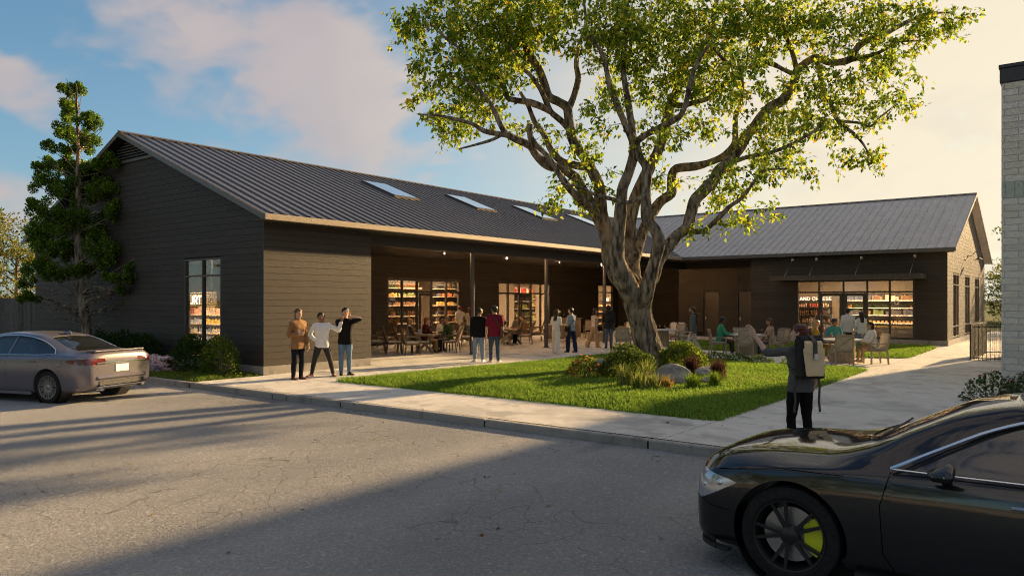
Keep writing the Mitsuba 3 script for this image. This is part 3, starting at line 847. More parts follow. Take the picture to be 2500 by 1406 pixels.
# limbs of the big tree: x, y, z, radius in metres; crown: centre, half-widths (sideways, in depth, up), density
LIMBS = {
    'T': '-9.78,19.71,-0.26,0.518;-9.86,19.65,0.03,0.448;-9.96,19.57,0.50,0.401;-10.09,19.48,1.09,0.365;-10.20,19.39,1.62,0.365;-10.27,19.33,2.04,0.389',
    'A': '-10.25,19.35,1.86,0.354;-10.38,19.06,2.34,0.293;-10.53,18.76,2.96,0.256;-10.57,18.73,3.55,0.221;-10.46,18.69,4.12,0.197;-10.42,18.72,4.69,0.173;-10.34,18.66,5.12,0.161;-10.14,18.68,5.59,0.137;-10.00,18.66,6.02,0.125;-9.96,18.56,6.40,0.113;-10.05,18.37,6.75,0.102;-10.15,18.17,7.15,0.090;-10.27,18.08,7.54,0.090;-10.33,17.91,7.85,0.078;-10.35,17.77,8.27,0.067;-10.39,17.61,8.68,0.055;-10.54,17.24,9.05,0.044',
    'A2': '-9.96,18.57,6.32,0.102;-9.46,18.44,6.51,0.089;-8.89,18.38,6.67,0.087;-8.41,18.24,6.81,0.075;-8.20,18.15,7.11,0.064;-8.03,18.02,7.53,0.063;-7.83,17.93,7.94,0.052;-7.50,17.93,8.39,0.031',
    'A3': '-9.95,18.58,6.35,0.102;-10.10,18.71,6.96,0.103;-10.25,18.85,7.47,0.093;-10.44,18.96,8.22,0.082;-10.58,19.10,8.87,0.071;-10.51,19.15,9.69,0.071;-10.59,19.35,10.48,0.059;-10.49,19.67,11.52,0.048',
    'B': '-10.59,19.35,2.33,0.238;-10.95,19.32,2.76,0.228;-11.25,19.46,3.37,0.207;-11.40,19.48,4.11,0.196;-11.50,19.40,4.85,0.183;-11.52,19.39,5.34,0.171;-11.61,19.32,5.70,0.147;-11.80,19.30,5.94,0.123;-12.25,19.08,6.07,0.111;-12.55,18.85,6.19,0.111;-12.73,18.59,6.52,0.098;-12.87,18.36,6.99,0.086;-13.00,18.13,7.29,0.073;-13.09,17.94,7.73,0.061;-13.22,17.71,8.12,0.048',
    'C': '-11.40,19.42,4.11,0.171;-11.53,19.00,4.71,0.169;-11.68,18.76,5.16,0.156;-11.81,18.41,5.60,0.155;-12.01,18.01,5.78,0.141;-12.20,17.61,5.86,0.128;-12.32,17.27,6.08,0.116;-12.40,17.08,6.33,0.115;-12.58,16.69,6.47,0.103;-12.70,16.35,6.60,0.090;-12.78,16.16,6.88,0.079;-12.83,16.00,7.18,0.067;-12.91,15.81,7.43,0.056;-13.07,15.56,7.74,0.044;-13.31,15.25,7.98,0.033',
    'C1': '-12.64,16.46,6.54,0.079;-13.03,15.84,6.61,0.067;-13.21,15.58,6.77,0.056;-13.50,15.23,6.88,0.055;-13.83,14.86,6.96,0.033;-14.20,14.44,6.97,0.022',
    'C3': '-12.76,16.24,6.54,0.045;-12.95,16.03,6.39,0.045;-13.20,15.71,6.25,0.034;-13.53,15.33,6.10,0.022',
    'C2': '-11.49,18.78,4.69,0.119;-11.38,18.11,4.85,0.116;-11.44,17.68,5.08,0.103;-11.55,17.35,5.42,0.091;-11.67,17.14,5.76,0.079;-11.79,16.92,6.02,0.079;-11.97,16.78,6.25,0.079;-12.10,16.68,6.46,0.090;-12.05,16.59,6.80,0.078',
    'D': '-11.58,19.34,5.58,0.159;-11.90,19.22,6.21,0.147;-12.25,19.08,6.78,0.148;-12.35,19.01,7.34,0.136;-12.39,18.97,7.77,0.136;-12.53,18.75,7.93,0.123;-12.72,18.47,8.07,0.122;-12.76,18.31,8.39,0.122;-12.83,18.14,8.77,0.121;-12.95,17.91,9.09,0.109;-13.05,17.72,9.43,0.096;-13.04,17.60,9.80,0.084;-12.91,17.69,10.16,0.072;-12.72,17.84,10.64,0.060;-12.53,17.98,11.24,0.036',
    'D1': '-12.39,18.98,7.71,0.111;-12.34,19.27,8.23,0.100;-12.35,19.51,8.79,0.088;-12.45,19.56,9.25,0.076;-12.45,19.68,9.83,0.063;-12.38,19.99,10.59,0.051;-12.53,20.12,11.44,0.039',
    'D3': '-12.34,19.02,7.15,0.111;-12.46,18.67,7.38,0.098;-12.56,18.34,7.56,0.085;-12.56,18.09,7.82,0.084;-12.57,17.83,8.10,0.071;-12.64,17.52,8.40,0.059;-12.76,17.18,8.63,0.058;-12.82,16.88,8.86,0.046;-12.93,16.55,9.37,0.034',
    'D4': '-12.56,18.34,7.56,0.097;-12.63,17.91,7.65,0.096;-12.80,17.53,7.72,0.095;-13.00,17.25,7.74,0.082;-13.10,16.92,7.78,0.082;-13.10,16.79,8.05,0.070;-13.17,16.62,8.26,0.069;-13.28,16.41,8.29,0.058;-13.45,16.15,8.51,0.046;-13.59,15.92,8.76,0.046;-13.89,15.57,9.07,0.034;-14.20,15.08,9.45,0.022',
    'E': '-10.51,19.65,2.40,0.240;-10.97,20.06,3.08,0.197;-11.07,20.36,3.79,0.187;-11.07,20.49,4.42,0.188;-11.02,20.65,5.06,0.189;-10.86,20.78,5.57,0.176;-10.64,20.94,6.13,0.176;-10.46,21.08,6.55,0.164;-10.34,21.17,7.02,0.151;-10.22,21.26,7.58,0.151;-10.15,21.32,8.01,0.151;-9.98,21.45,8.44,0.151;-9.98,21.45,8.81,0.139;-9.83,21.56,9.15,0.126;-9.54,21.78,9.52,0.126;-9.29,21.97,9.85,0.113;-9.17,22.19,10.39,0.089;-9.14,22.34,11.06,0.076;-9.03,22.55,12.00,0.051',
    'E2': '-10.12,21.34,8.01,0.088;-9.71,21.28,7.91,0.087;-9.31,21.33,7.96,0.074;-8.93,21.36,8.02,0.073;-8.57,21.39,8.27,0.061;-8.20,21.42,8.52,0.048;-7.84,21.44,8.93,0.036',
    'R': '-10.14,19.31,1.86,0.305;-9.83,19.16,2.32,0.231;-9.68,19.16,2.84,0.184;-9.53,19.14,3.29,0.183;-9.43,19.09,3.63,0.171;-9.47,18.94,3.94,0.159;-9.63,18.82,4.19,0.159;-9.63,18.69,4.46,0.147;-9.63,18.69,4.97,0.147;-9.61,18.71,5.37,0.136;-9.63,18.69,5.70,0.113;-9.75,18.60,5.90,0.102;-9.87,18.63,6.21,0.102;-9.92,18.60,6.40,0.091',
    'G': '-9.81,19.31,2.50,0.209;-9.70,19.40,2.91,0.186;-9.58,19.49,3.22,0.186;-9.28,19.84,3.79,0.163;-9.07,20.13,4.09,0.164;-9.03,20.28,4.45,0.165;-8.98,20.45,4.85,0.166;-8.84,20.68,5.15,0.167;-8.64,20.96,5.46,0.167;-8.52,21.18,5.83,0.156;-8.38,21.41,6.04,0.145;-8.15,21.71,6.42,0.145;-8.02,21.94,6.81,0.146;-7.82,22.22,7.23,0.147;-7.57,22.53,7.71,0.147;-7.23,22.91,8.04,0.148;-7.04,23.19,8.48,0.136;-6.93,23.27,8.90,0.124;-6.76,23.53,9.19,0.124;-6.49,23.73,9.34,0.124;-6.13,24.01,9.21,0.112;-5.71,24.33,9.29,0.112;-5.51,24.48,9.65,0.100;-5.31,24.64,9.85,0.100;-4.99,24.88,9.96,0.087;-4.70,25.10,10.17,0.075;-4.25,25.44,10.47,0.062;-3.76,25.82,10.68,0.037;-3.16,26.27,10.74,0.025',
    'G1': '-6.93,23.27,8.87,0.087;-6.98,23.11,9.31,0.074;-7.07,22.91,9.71,0.061;-7.17,22.71,10.10,0.061;-7.17,22.58,10.55,0.049;-7.27,22.38,11.24,0.036',
    'G2': '-6.49,23.73,9.33,0.087;-6.34,23.60,8.76,0.074;-6.21,23.45,8.24,0.073;-6.02,23.46,7.85,0.061;-5.87,23.45,7.41,0.061;-5.65,23.49,7.12,0.048;-5.39,23.57,6.87,0.048;-5.17,23.60,6.58,0.036;-4.99,23.62,6.22,0.024',
    'G3': '-5.76,23.47,7.28,0.048;-5.29,23.89,7.23,0.036;-5.05,24.08,7.14,0.036;-4.83,24.37,7.45,0.024;-4.47,24.77,7.84,0.024',
    'G4': '-6.98,23.23,8.80,0.074;-7.17,22.71,8.88,0.061;-7.38,22.17,8.96,0.072;-7.62,21.61,8.79,0.059;-7.85,20.93,8.60,0.058;-7.98,20.46,8.64,0.058;-8.06,20.14,8.76,0.046;-8.17,19.81,8.98,0.034',
    'G5': '-5.73,24.31,9.28,0.087;-5.17,24.49,9.35,0.062;-4.81,24.64,9.48,0.049;-4.47,24.77,9.69,0.037;-3.87,25.11,9.70,0.024',
    'G6': '-9.12,20.09,4.03,0.106;-8.66,20.19,3.94,0.070;-8.36,20.29,4.17,0.069;-8.07,20.39,4.47,0.069;-7.88,20.41,4.65,0.057;-7.60,20.49,4.84,0.057;-7.39,20.52,5.10,0.045;-7.21,20.66,5.44,0.034;-6.99,20.83,5.61,0.034;-6.58,21.14,5.64,0.023',
    'G7': '-8.43,21.37,5.98,0.084;-7.79,21.61,6.19,0.060;-7.21,21.80,6.27,0.059;-6.68,22.08,6.51,0.047;-6.41,22.16,6.66,0.047;-6.12,22.25,6.84,0.035;-5.82,22.36,7.15,0.023',
    'G8': '-5.32,24.63,9.84,0.062;-5.00,24.62,10.05,0.062;-4.88,24.59,10.45,0.049;-4.90,24.44,10.96,0.037;-4.74,24.44,11.40,0.024',
    'H': '-10.56,19.87,2.52,0.206;-10.73,20.12,3.14,0.160;-10.77,20.46,3.65,0.162;-10.80,20.82,4.18,0.151;-10.75,21.23,4.66,0.153;-10.61,21.59,5.09,0.154;-10.40,21.88,5.35,0.155;-10.42,21.99,5.65,0.143;-10.42,21.99,5.93,0.143;-10.30,22.08,6.17,0.143;-9.76,22.37,6.23,0.129;-9.31,22.58,6.36,0.116;-8.97,22.72,6.53,0.115;-8.69,22.80,6.86,0.102;-8.67,22.82,7.27,0.089;-8.66,22.83,7.78,0.077;-8.54,22.92,8.14,0.064;-8.50,22.95,8.80,0.051;-8.66,22.96,9.60,0.038',
    'J': '-9.62,18.70,4.97,0.068;-9.64,18.31,4.76,0.056;-9.76,17.84,4.61,0.055;-9.92,17.46,4.66,0.054;-10.08,17.09,4.72,0.054;-10.28,16.81,4.81,0.043;-10.48,16.53,4.96,0.032;-10.77,16.19,5.00,0.021',
}
CROWN = [
    (-15.48, 15.16, 9.76, 0.64, 1.00, 0.70, 0.60),
    (-14.48, 15.62, 9.79, 1.04, 1.29, 1.04, 1.30),
    (-13.69, 16.76, 9.94, 1.30, 1.47, 1.30, 2.10),
    (-12.29, 17.23, 10.11, 1.27, 1.67, 0.92, 2.10),
    (-11.15, 17.80, 9.79, 1.25, 1.85, 0.91, 1.80),
    (-10.20, 19.36, 9.80, 1.41, 2.07, 1.18, 1.80),
    (-9.48, 21.41, 10.36, 1.49, 2.12, 1.24, 1.80),
    (-8.17, 21.99, 10.12, 1.35, 1.93, 1.22, 1.80),
    (-6.97, 22.76, 10.31, 1.22, 1.73, 1.10, 1.50),
    (-5.73, 22.44, 9.82, 1.05, 1.57, 0.93, 1.30),
    (-4.74, 23.89, 10.14, 1.07, 1.38, 0.83, 1.30),
    (-3.54, 24.34, 10.01, 0.94, 1.18, 0.64, 1.20),
    (-2.83, 24.75, 9.85, 0.52, 1.00, 0.52, 0.60),
    (-14.39, 15.69, 8.34, 1.04, 1.30, 0.81, 1.30),
    (-13.50, 16.52, 8.43, 1.05, 1.47, 0.93, 1.60),
    (-15.55, 16.33, 7.79, 0.73, 1.25, 0.61, 0.80),
    (-14.62, 16.93, 7.46, 1.10, 1.39, 0.61, 1.20),
    (-14.97, 16.59, 6.77, 0.61, 1.00, 0.43, 0.60),
    (-13.46, 17.83, 9.23, 0.97, 1.59, 0.97, 1.50),
    (-13.66, 16.36, 7.79, 0.93, 1.44, 0.58, 1.00),
    (-11.23, 18.36, 6.47, 0.64, 1.88, 0.70, 0.80),
    (-12.09, 18.51, 5.34, 0.84, 1.00, 0.54, 0.70),
    (-12.59, 18.38, 4.83, 0.49, 1.00, 0.42, 0.40),
    (-11.92, 19.25, 4.80, 0.55, 1.00, 0.43, 0.50),
    (-11.09, 20.02, 8.83, 1.11, 2.01, 0.99, 1.20),
    (-9.39, 19.04, 6.58, 0.91, 2.15, 0.68, 0.90),
    (-9.75, 20.30, 8.41, 1.08, 2.18, 0.84, 1.20),
    (-8.95, 21.09, 8.82, 1.09, 2.07, 0.85, 1.40),
    (-8.61, 20.87, 7.39, 0.95, 2.04, 0.71, 1.00),
    (-7.69, 20.70, 8.14, 1.04, 1.93, 0.69, 1.30),
    (-7.35, 21.75, 6.90, 0.95, 1.83, 0.71, 1.20),
    (-7.44, 20.66, 5.58, 1.03, 1.89, 0.57, 1.10),
    (-7.27, 22.96, 6.24, 0.87, 1.76, 0.56, 0.90),
    (-6.73, 23.16, 7.44, 1.10, 1.68, 0.74, 1.10),
    (-6.45, 22.61, 8.25, 0.96, 1.67, 0.72, 1.00),
    (-5.30, 22.95, 8.24, 1.05, 1.49, 0.64, 1.00),
    (-4.57, 24.73, 9.26, 1.10, 1.33, 0.61, 1.00),
    (-5.70, 23.23, 7.18, 0.84, 1.54, 0.60, 0.80),
    (-4.76, 24.55, 7.66, 0.98, 1.36, 0.55, 0.80),
    (-4.36, 24.76, 8.31, 0.61, 1.00, 0.49, 0.60),
    (-4.92, 23.69, 6.14, 0.71, 1.00, 0.48, 0.60),
    (-5.44, 23.09, 5.99, 0.59, 1.00, 0.41, 0.50),
    (-8.50, 21.22, 5.04, 0.96, 2.01, 0.54, 0.90),
    (-7.98, 21.15, 4.22, 0.83, 1.00, 0.41, 0.60),
    (-8.66, 19.84, 3.98, 0.46, 1.00, 0.34, 0.30),
    (-6.41, 22.07, 5.54, 0.58, 1.00, 0.41, 0.50),
    (-13.57, 17.77, 7.04, 0.73, 1.00, 0.49, 0.30),
    (-10.56, 18.13, 7.15, 0.80, 1.00, 0.68, 0.50),
    (-11.79, 17.32, 6.60, 0.57, 1.00, 0.46, 0.30),
    (-9.87, 20.27, 5.53, 0.72, 1.00, 0.48, 0.40),
    (-7.13, 21.43, 4.48, 0.47, 1.00, 0.35, 0.25),
    (-11.10, 19.05, 5.50, 0.48, 1.00, 0.48, 0.30),
]
PINE = [
    (-27.92, 11.55, 9.28, 0.54, 0.37),
    (-28.05, 11.43, 8.62, 0.68, 0.51),
    (-25.79, 11.13, 7.79, 0.48, 0.40),
    (-26.53, 10.63, 7.56, 0.48, 0.48),
    (-27.46, 11.62, 7.48, 0.68, 0.48),
    (-28.11, 10.90, 6.70, 0.65, 0.42),
    (-27.31, 11.36, 6.51, 0.81, 0.59),
    (-25.84, 11.67, 6.56, 0.63, 0.49),
    (-27.98, 10.70, 5.94, 0.76, 0.53),
    (-27.08, 11.40, 5.66, 1.04, 0.64),
    (-26.20, 12.01, 5.79, 0.69, 0.64),
    (-27.24, 10.26, 4.98, 0.61, 0.46),
    (-25.69, 12.05, 5.04, 0.63, 0.58),
    (-27.05, 10.93, 4.64, 0.96, 0.63),
    (-26.94, 11.76, 4.43, 0.93, 0.64),
    (-29.01, 10.80, 4.30, 0.74, 0.60),
    (-26.51, 12.61, 4.29, 0.57, 0.54),
    (-27.67, 10.80, 3.68, 1.04, 0.64),
    (-26.09, 11.78, 3.53, 0.91, 0.63),
    (-27.46, 10.34, 3.06, 0.62, 0.60),
    (-24.55, 12.03, 2.95, 0.56, 0.48),
    (-25.07, 11.62, 2.55, 0.73, 0.40),
    (-27.08, 11.07, 2.94, 0.69, 0.50),
    (-25.31, 12.09, 1.97, 0.35, 0.41),
    (-28.06, 10.13, 2.15, 0.49, 0.36),
    (-29.20, 10.42, 2.61, 0.31, 0.28),
    (-25.25, 12.61, 2.59, 0.33, 0.30),
    (-27.54, 10.94, 7.17, 0.69, 0.47),
]
PINE_TRUNK = [(-26.36, 11.32, 0.27), (-26.53, 11.32, 0.88), (-26.71, 11.31, 1.63), (-26.9, 11.29, 2.46), (-26.96, 11.24, 3.56), (-26.98, 11.23, 4.66), (-26.96, 11.24, 5.91), (-26.98, 11.23, 7.29), (-27.01, 11.21, 8.53), (-27.02, 11.2, 9.29)]
PINE_LIMBS = [[(-26.77, 11.27, 2.18), (-26.5, 11.35, 2.38), (-26.12, 11.51, 2.45), (-25.75, 11.67, 2.34), (-25.27, 11.91, 2.47), (-24.84, 12.24, 2.58)], [(-26.71, 11.31, 1.84), (-26.28, 11.38, 2.04), (-25.75, 11.54, 2.15), (-25.33, 11.74, 2.44)], [(-26.82, 11.22, 1.49), (-27.15, 10.97, 1.77), (-27.64, 10.72, 1.97), (-28.14, 10.47, 2.11), (-28.47, 10.22, 2.15)], [(-26.98, 11.23, 3.84), (-27.37, 11.06, 3.98), (-27.86, 10.81, 3.85)], [(-26.84, 11.21, 3.28), (-26.23, 11.42, 3.54), (-25.75, 11.67, 3.81)]]
# ---------------------------------------------------------------- vegetation
from scipy.spatial import cKDTree
SIDE, DEEP = np.array([0.795, 0.607, 0.0]), np.array([-0.607, 0.795, 0.0])


def spline(P, step):
    """Catmull-Rom through the rows of P (any columns), about one sample per step."""
    P = np.asarray(P, float)
    Q = np.vstack([2 * P[0] - P[1], P, 2 * P[-1] - P[-2]])
    out = []
    for i in range(1, len(Q) - 2):
        n = max(1, int(np.linalg.norm(Q[i + 1][:3] - Q[i][:3]) / step))
        for t in np.arange(n) / n:
            a, b, c, d = Q[i - 1], Q[i], Q[i + 1], Q[i + 2]
            out.append(0.5 * (2 * b + (c - a) * t + (2 * a - 5 * b + 4 * c - d) * t * t + (3 * b - a - 3 * c + d) * t ** 3))
    out.append(P[-1])
    return np.array(out)


def limb_mesh(P, n, rough, seed, step=0.12):
    S = spline(P, step)
    S[:, 3] = np.maximum(S[:, 3], 0.008)
    v, f = tube(S[:, :3], S[:, 3], n)
    k = len(S) * n
    c = np.repeat(S[:, :3], n, 0)
    out = v[:k] - c
    r = np.linalg.norm(out, axis=1, keepdims=True)
    q = v[:k] * np.array([5.5, 5.5, 1.6])
    d = (meshkit.fbm(q + seed, 3, seed) - 0.5) * rough + (meshkit.noise(v[:k] * 2.2 + seed, seed) - 0.5) * rough * 0.9
    v[:k] = c + out * (1 + d[:, None])
    return (v, f), S


LEAFV = np.array([[0, 0, 0], [0.30, 0.36, 0.05], [-0.30, 0.36, 0.05], [0, 0.42, -0.04], [0, 1.0, -0.10]])
LEAFF = np.array([[0, 1, 3], [0, 3, 2], [1, 4, 3], [3, 4, 2]])
CARDV = np.array([[0, 0, 0], [0.33, 0.45, 0.06], [-0.33, 0.45, 0.06], [0, 1.0, 0]])
CARDF = np.array([[0, 1, 3], [0, 3, 2]])


def leaves_mesh(base, direc, size, r, simple=False, roll=0.7):
    """one leaf per row: base point, growing direction, length."""
    n = len(base)
    d = direc / np.linalg.norm(direc, axis=1, keepdims=True)
    up = np.array([0, 0, 1.0]) + r.normal(0, roll, (n, 3))
    s = np.cross(d, up)
    s /= np.linalg.norm(s, axis=1, keepdims=True) + 1e-9
    u = np.cross(s, d)
    V, F = (CARDV, CARDF) if simple else (LEAFV, LEAFF)
    v = base[:, None] + size[:, None, None] * (V[None, :, 0:1] * s[:, None] + V[None, :, 1:2] * d[:, None] + V[None, :, 2:3] * u[:, None])
    f = (np.arange(n) * len(V))[:, None, None] + F[None]
    return v.reshape(-1, 3), f.reshape(-1, 3)


def pick(cols, w, n, r, var=0.25):
    c = np.asarray(cols)[r.choice(len(cols), n, p=np.asarray(w) / np.sum(w))]
    return np.clip(c * (1 + var * (2 * r.random((n, 1)) - 1)), 0, 1)


def big_tree():
    r = np.random.default_rng(21)
    t = thing('shade_tree', 'large multi-stemmed broadleaf tree with backlit yellow-green leaves on the lawn', 'tree')
    nodes, rad, nrm = [], [], []
    for i, (name, txt) in enumerate(LIMBS.items()):
        P = np.array([[float(q) for q in s.split(',')] for s in txt.split(';')])
        if name == 'T':
            P[0, 3] *= 1.25
        big = P[0, 3] > 0.12
        m, S = limb_mesh(P, 40 if name == 'T' else 18 if big else 10, 0.30 if name == 'T' else 0.26 if big else 0.2, i, 0.06 if name == 'T' else 0.09)
        obj('trunk' if name == 'T' else 'limb', m, 'm_bark', t, smooth=True)
        ok = S[:, 3] < 0.16
        nodes.append(S[ok, :3])
        rad.append(S[ok, 3])
    # knots and cut stubs on the trunk
    for (p, q, k) in (((-10.35, 19.1, 2.75), (-10.42, 18.95, 2.8), 0.10), ((-9.78, 19.6, 2.9), (-9.8, 19.42, 2.92), 0.09), ((-10.6, 19.2, 4.1), (-10.75, 19.05, 4.15), 0.09), ((-10.1, 19.25, 1.2), (-10.12, 19.1, 1.2), 0.07)):
        m, _ = limb_mesh([(*p, k * 1.3), (*(0.5 * (np.array(p) + q)), k), (*q, k * 0.75)], 12, 0.25, 3, 0.05)
        obj('knot', m, 'm_bark', t, smooth=True)
    N, Rn = np.vstack(nodes), np.concatenate(rad)
    att = []
    for (x, y, z, a, b, c, w) in CROWN:
        n = int(66 * w * a * c + 4)
        q = r.normal(0, 1, (n, 3))
        q = q / np.linalg.norm(q, axis=1, keepdims=True) * (r.random((n, 1)) ** 0.45)
        att.append(np.array([x, y, z]) + q[:, :1] * a * SIDE + q[:, 1:2] * b * DEEP + q[:, 2:] * c * np.array([0, 0, 1.0]))
    A = np.vstack(att)
    d0, _ = cKDTree(N).query(A)
    A = A[np.argsort(d0)]
    twigs, lb, ld = [], [], []
    i = 0
    while i < len(A):
        tree = cKDTree(N)
        new, newr = [], []
        for a in A[i:i + 40]:
            cand = tree.query(a, 12)[1]
            n = N[cand]
            cost = np.linalg.norm(n - a, axis=1) + 0.35 * np.maximum(n[:, 2] - a[2], 0)
            j = cand[np.argmin(cost)]
            s, e = N[j], a
            L = np.linalg.norm(e - s)
            if L < 0.05:
                continue
            mid = (s + e) / 2 + r.normal(0, 0.12 * L, 3) + np.array([0, 0, 0.10 * L])
            k = max(3, int(L / 0.22))
            u = np.linspace(0, 1, k + 1)[:, None]
            path = (1 - u) ** 2 * s + 2 * u * (1 - u) * mid + u * u * e
            r0 = min(Rn[j] * 0.75, 0.010 + 0.012 * L)
            rr = r0 + (0.0045 - r0) * u[:, 0]
            twigs.append(tube(path, rr, 5, False))
            new.append(path[1:])
            newr.append(rr[1:])
            tip = path[-1] - path[-2]
            m = int(r.integers(10, 18))
            uu = 1 - 0.75 * r.random(m) ** 1.4
            pos = np.array([np.interp(uu, u[:, 0], path[:, q]) for q in range(3)]).T + r.normal(0, 0.085, (m, 3))
            lb.append(pos)
            ld.append(0.35 * tip / np.linalg.norm(tip) + r.normal(0, 0.55, (m, 3)) + np.array([0, 0, -0.55]))
        N = np.vstack([N] + new)
        Rn = np.concatenate([Rn] + newr)
        i += 40
    obj('twigs', cat(twigs), 'm_bark', t, kind='stuff', smooth=True)
    lb, ld = np.vstack(lb), np.vstack(ld)
    size = r.uniform(0.085, 0.19, len(lb))
    col = pick([(0.11, 0.19, 0.028), (0.24, 0.34, 0.038), (0.46, 0.53, 0.055), (0.64, 0.57, 0.06), (0.62, 0.38, 0.05)], [0.30, 0.32, 0.26, 0.10, 0.02], len(lb), r)
    dist = np.linalg.norm(lb - np.array(EYE), axis=1)
    top = np.argsort(dist / size)[:300]
    rest = np.setdiff1d(np.arange(len(lb)), top)
    obj('foliage', leaves_mesh(lb[rest], ld[rest], size[rest], r), 'm_leaf', t, kind='stuff', color=np.repeat(col[rest], 5, 0))
    pats = [mikit.ply((LEAFV, LEAFF), 'm_leaf', color=np.tile(c, (5, 1))) for c in ((0.13, 0.21, 0.025), (0.27, 0.36, 0.035), (0.46, 0.52, 0.05))]
    for n, j in enumerate(top):
        dv = ld[j] / np.linalg.norm(ld[j])
        s = np.cross(dv, np.array([0, 0, 1.0]) + r.normal(0, 0.6, 3))
        s /= np.linalg.norm(s)
        M = np.eye(4)
        M[:3, 0], M[:3, 1], M[:3, 2], M[:3, 3] = s * size[j], dv * size[j], np.cross(s, dv) * size[j], lb[j]
        put('leaf', pats[n % 3], t, T(M.tolist()))
    print('big tree leaves', len(lb))


big_tree()


def clump_tree(t, clumps, nleaf, size, cols, w, seed, flat=0.75, up=0.35, hang=0.0, dense=1.0, full=False):
    """foliage in rounded tufts: every clump gets twigs and leaves that point outwards."""
    r = np.random.default_rng(seed)
    B, Dv, C_ = [], [], []
    for (x, y, z, a, c) in clumps:
        if full:
            a, c = a * r.uniform(0.70, 1.0), c * r.uniform(0.62, 0.9)
        n = int(nleaf * a * c * dense)
        sub = r.normal(0, 1, (max(6, int((16 if full else 9) * a * c * 4)), 3))
        sub = sub / np.linalg.norm(sub, axis=1, keepdims=True) * r.random((len(sub), 1)) ** (0.55 if full else 0.4)
        cen = np.array([x, y, z]) + sub * np.array([a, a, c])
        which = r.integers(0, len(cen), n)
        q = r.normal(0, 1, (n, 3))
        q /= np.linalg.norm(q, axis=1, keepdims=True)
        if not full:
            q[:, 2] = np.abs(q[:, 2]) * 0.8 - 0.25
        rad_ = ((0.24 if full else 0.34) * min(a, c) + 0.05) * r.random((n, 1)) ** 0.5
        B.append(cen[which] + q * rad_ * np.array([1, 1, flat]))
        Dv.append(q + np.array([0, 0, up]) + r.normal(0, 0.4, (n, 3)) - np.array([0, 0, hang]))
    B, Dv = np.vstack(B), np.vstack(Dv)
    s = size * r.uniform(0.6, 1.3, len(B))
    col = pick(cols, w, len(B), r)
    obj('crown', leaves_mesh(B, Dv, s, r, True), 'm_leaf', t, kind='stuff', color=np.repeat(col, 4, 0))


pt = thing('evergreen_tree', 'tall slender dark green tree in front of the boarded gable wall', 'tree')
P_ = np.column_stack([np.array(PINE_TRUNK), np.array([0.20, 0.165, 0.15, 0.13, 0.12, 0.105, 0.085, 0.06, 0.035, 0.012])])
m_, S_ = limb_mesh(P_, 16, 0.22, 4)
obj('trunk', m_, 'm_bark', pt, smooth=True)
R_ = np.random.default_rng(9)
for b_ in PINE_LIMBS:
    m_, _ = limb_mesh(np.column_stack([np.array(b_), np.linspace(0.055, 0.012, len(b_))]), 8, 0.15, 2)
    obj('limb', m_, 'm_bark', pt, smooth=True)
tw_ = []
for (x, y, z, a, c) in PINE:
    for k in range(5):
        e = np.array([x, y, z]) + R_.normal(0, 0.4, 3) * np.array([a, a, c])
        zz = max(0.8, e[2] - 0.25 - 0.5 * R_.random() * np.hypot(e[0] - S_[0, 0], e[1] - S_[0, 1]))
        s = S_[np.argmin(np.abs(S_[:, 2] - zz)), :3]
        mid = (s + e) / 2 + np.array([0, 0, -0.12]) + R_.normal(0, 0.08, 3)
        u = np.linspace(0, 1, 7)[:, None]
        tw_.append(tube((1 - u) ** 2 * s + 2 * u * (1 - u) * mid + u * u * e, np.linspace(0.022, 0.006, 7), 5, False))
obj('twigs', cat(tw_), 'm_bark', pt, kind='stuff', smooth=True)
clump_tree(pt, PINE, 15000, 0.072, [(0.06, 0.13, 0.022), (0.12, 0.22, 0.03), (0.30, 0.38, 0.04)], [0.40, 0.36, 0.24], 5, flat=1.15, up=0.5, full=True)


def leafy_tree(label, x, y, h, rad, seed, cols, w, size=0.16, nleaf=230, trunk=True, squash=1.0, z0=0.28):
    r = np.random.default_rng(seed)
    t = thing('background_tree', label, 'tree', 'trees around the site')
    if trunk:
        top = np.array([x + r.normal(0, 0.2), y + r.normal(0, 0.2), h * 0.75])
        m, S = limb_mesh([(x, y, -0.2, 0.05 * h * 0.55), (x + r.normal(0, 0.1), y, h * 0.3, 0.034 * h * 0.6), (*top, 0.05)], 10, 0.2, seed, 0.4)
        obj('trunk', m, 'm_bark', t, smooth=True)
    cl, br = [], []
    for k in range(int(16 * squash + 4)):
        u = r.random()
        z = h * (z0 + (0.97 - z0) * u)
        rr = rad * math.sqrt(max(0.05, 1 - ((u - 0.42) / 0.62) ** 2)) * r.uniform(0.25, 0.85)
        a = r.uniform(0, 2 * PI)
        s = rad * r.uniform(0.26, 0.44)
        c = (x + rr * math.cos(a), y + rr * math.sin(a), z)
        cl.append((*c, s, s * 0.75))
        if trunk:
            z1 = max(h * 0.2, z - 0.3 * h * r.random())
            st = np.array([x, y, min(z1, h * 0.7)])
            u_ = np.linspace(0, 1, 5)[:, None]
            br.append(tube((1 - u_) * st + u_ * np.array(c), np.linspace(0.045, 0.015, 5), 5, False))
    if br:
        obj('branches', cat(br), 'm_bark', t, kind='stuff', smooth=True)
    clump_tree(t, cl, nleaf, size, cols, w, seed + 1)
    return t


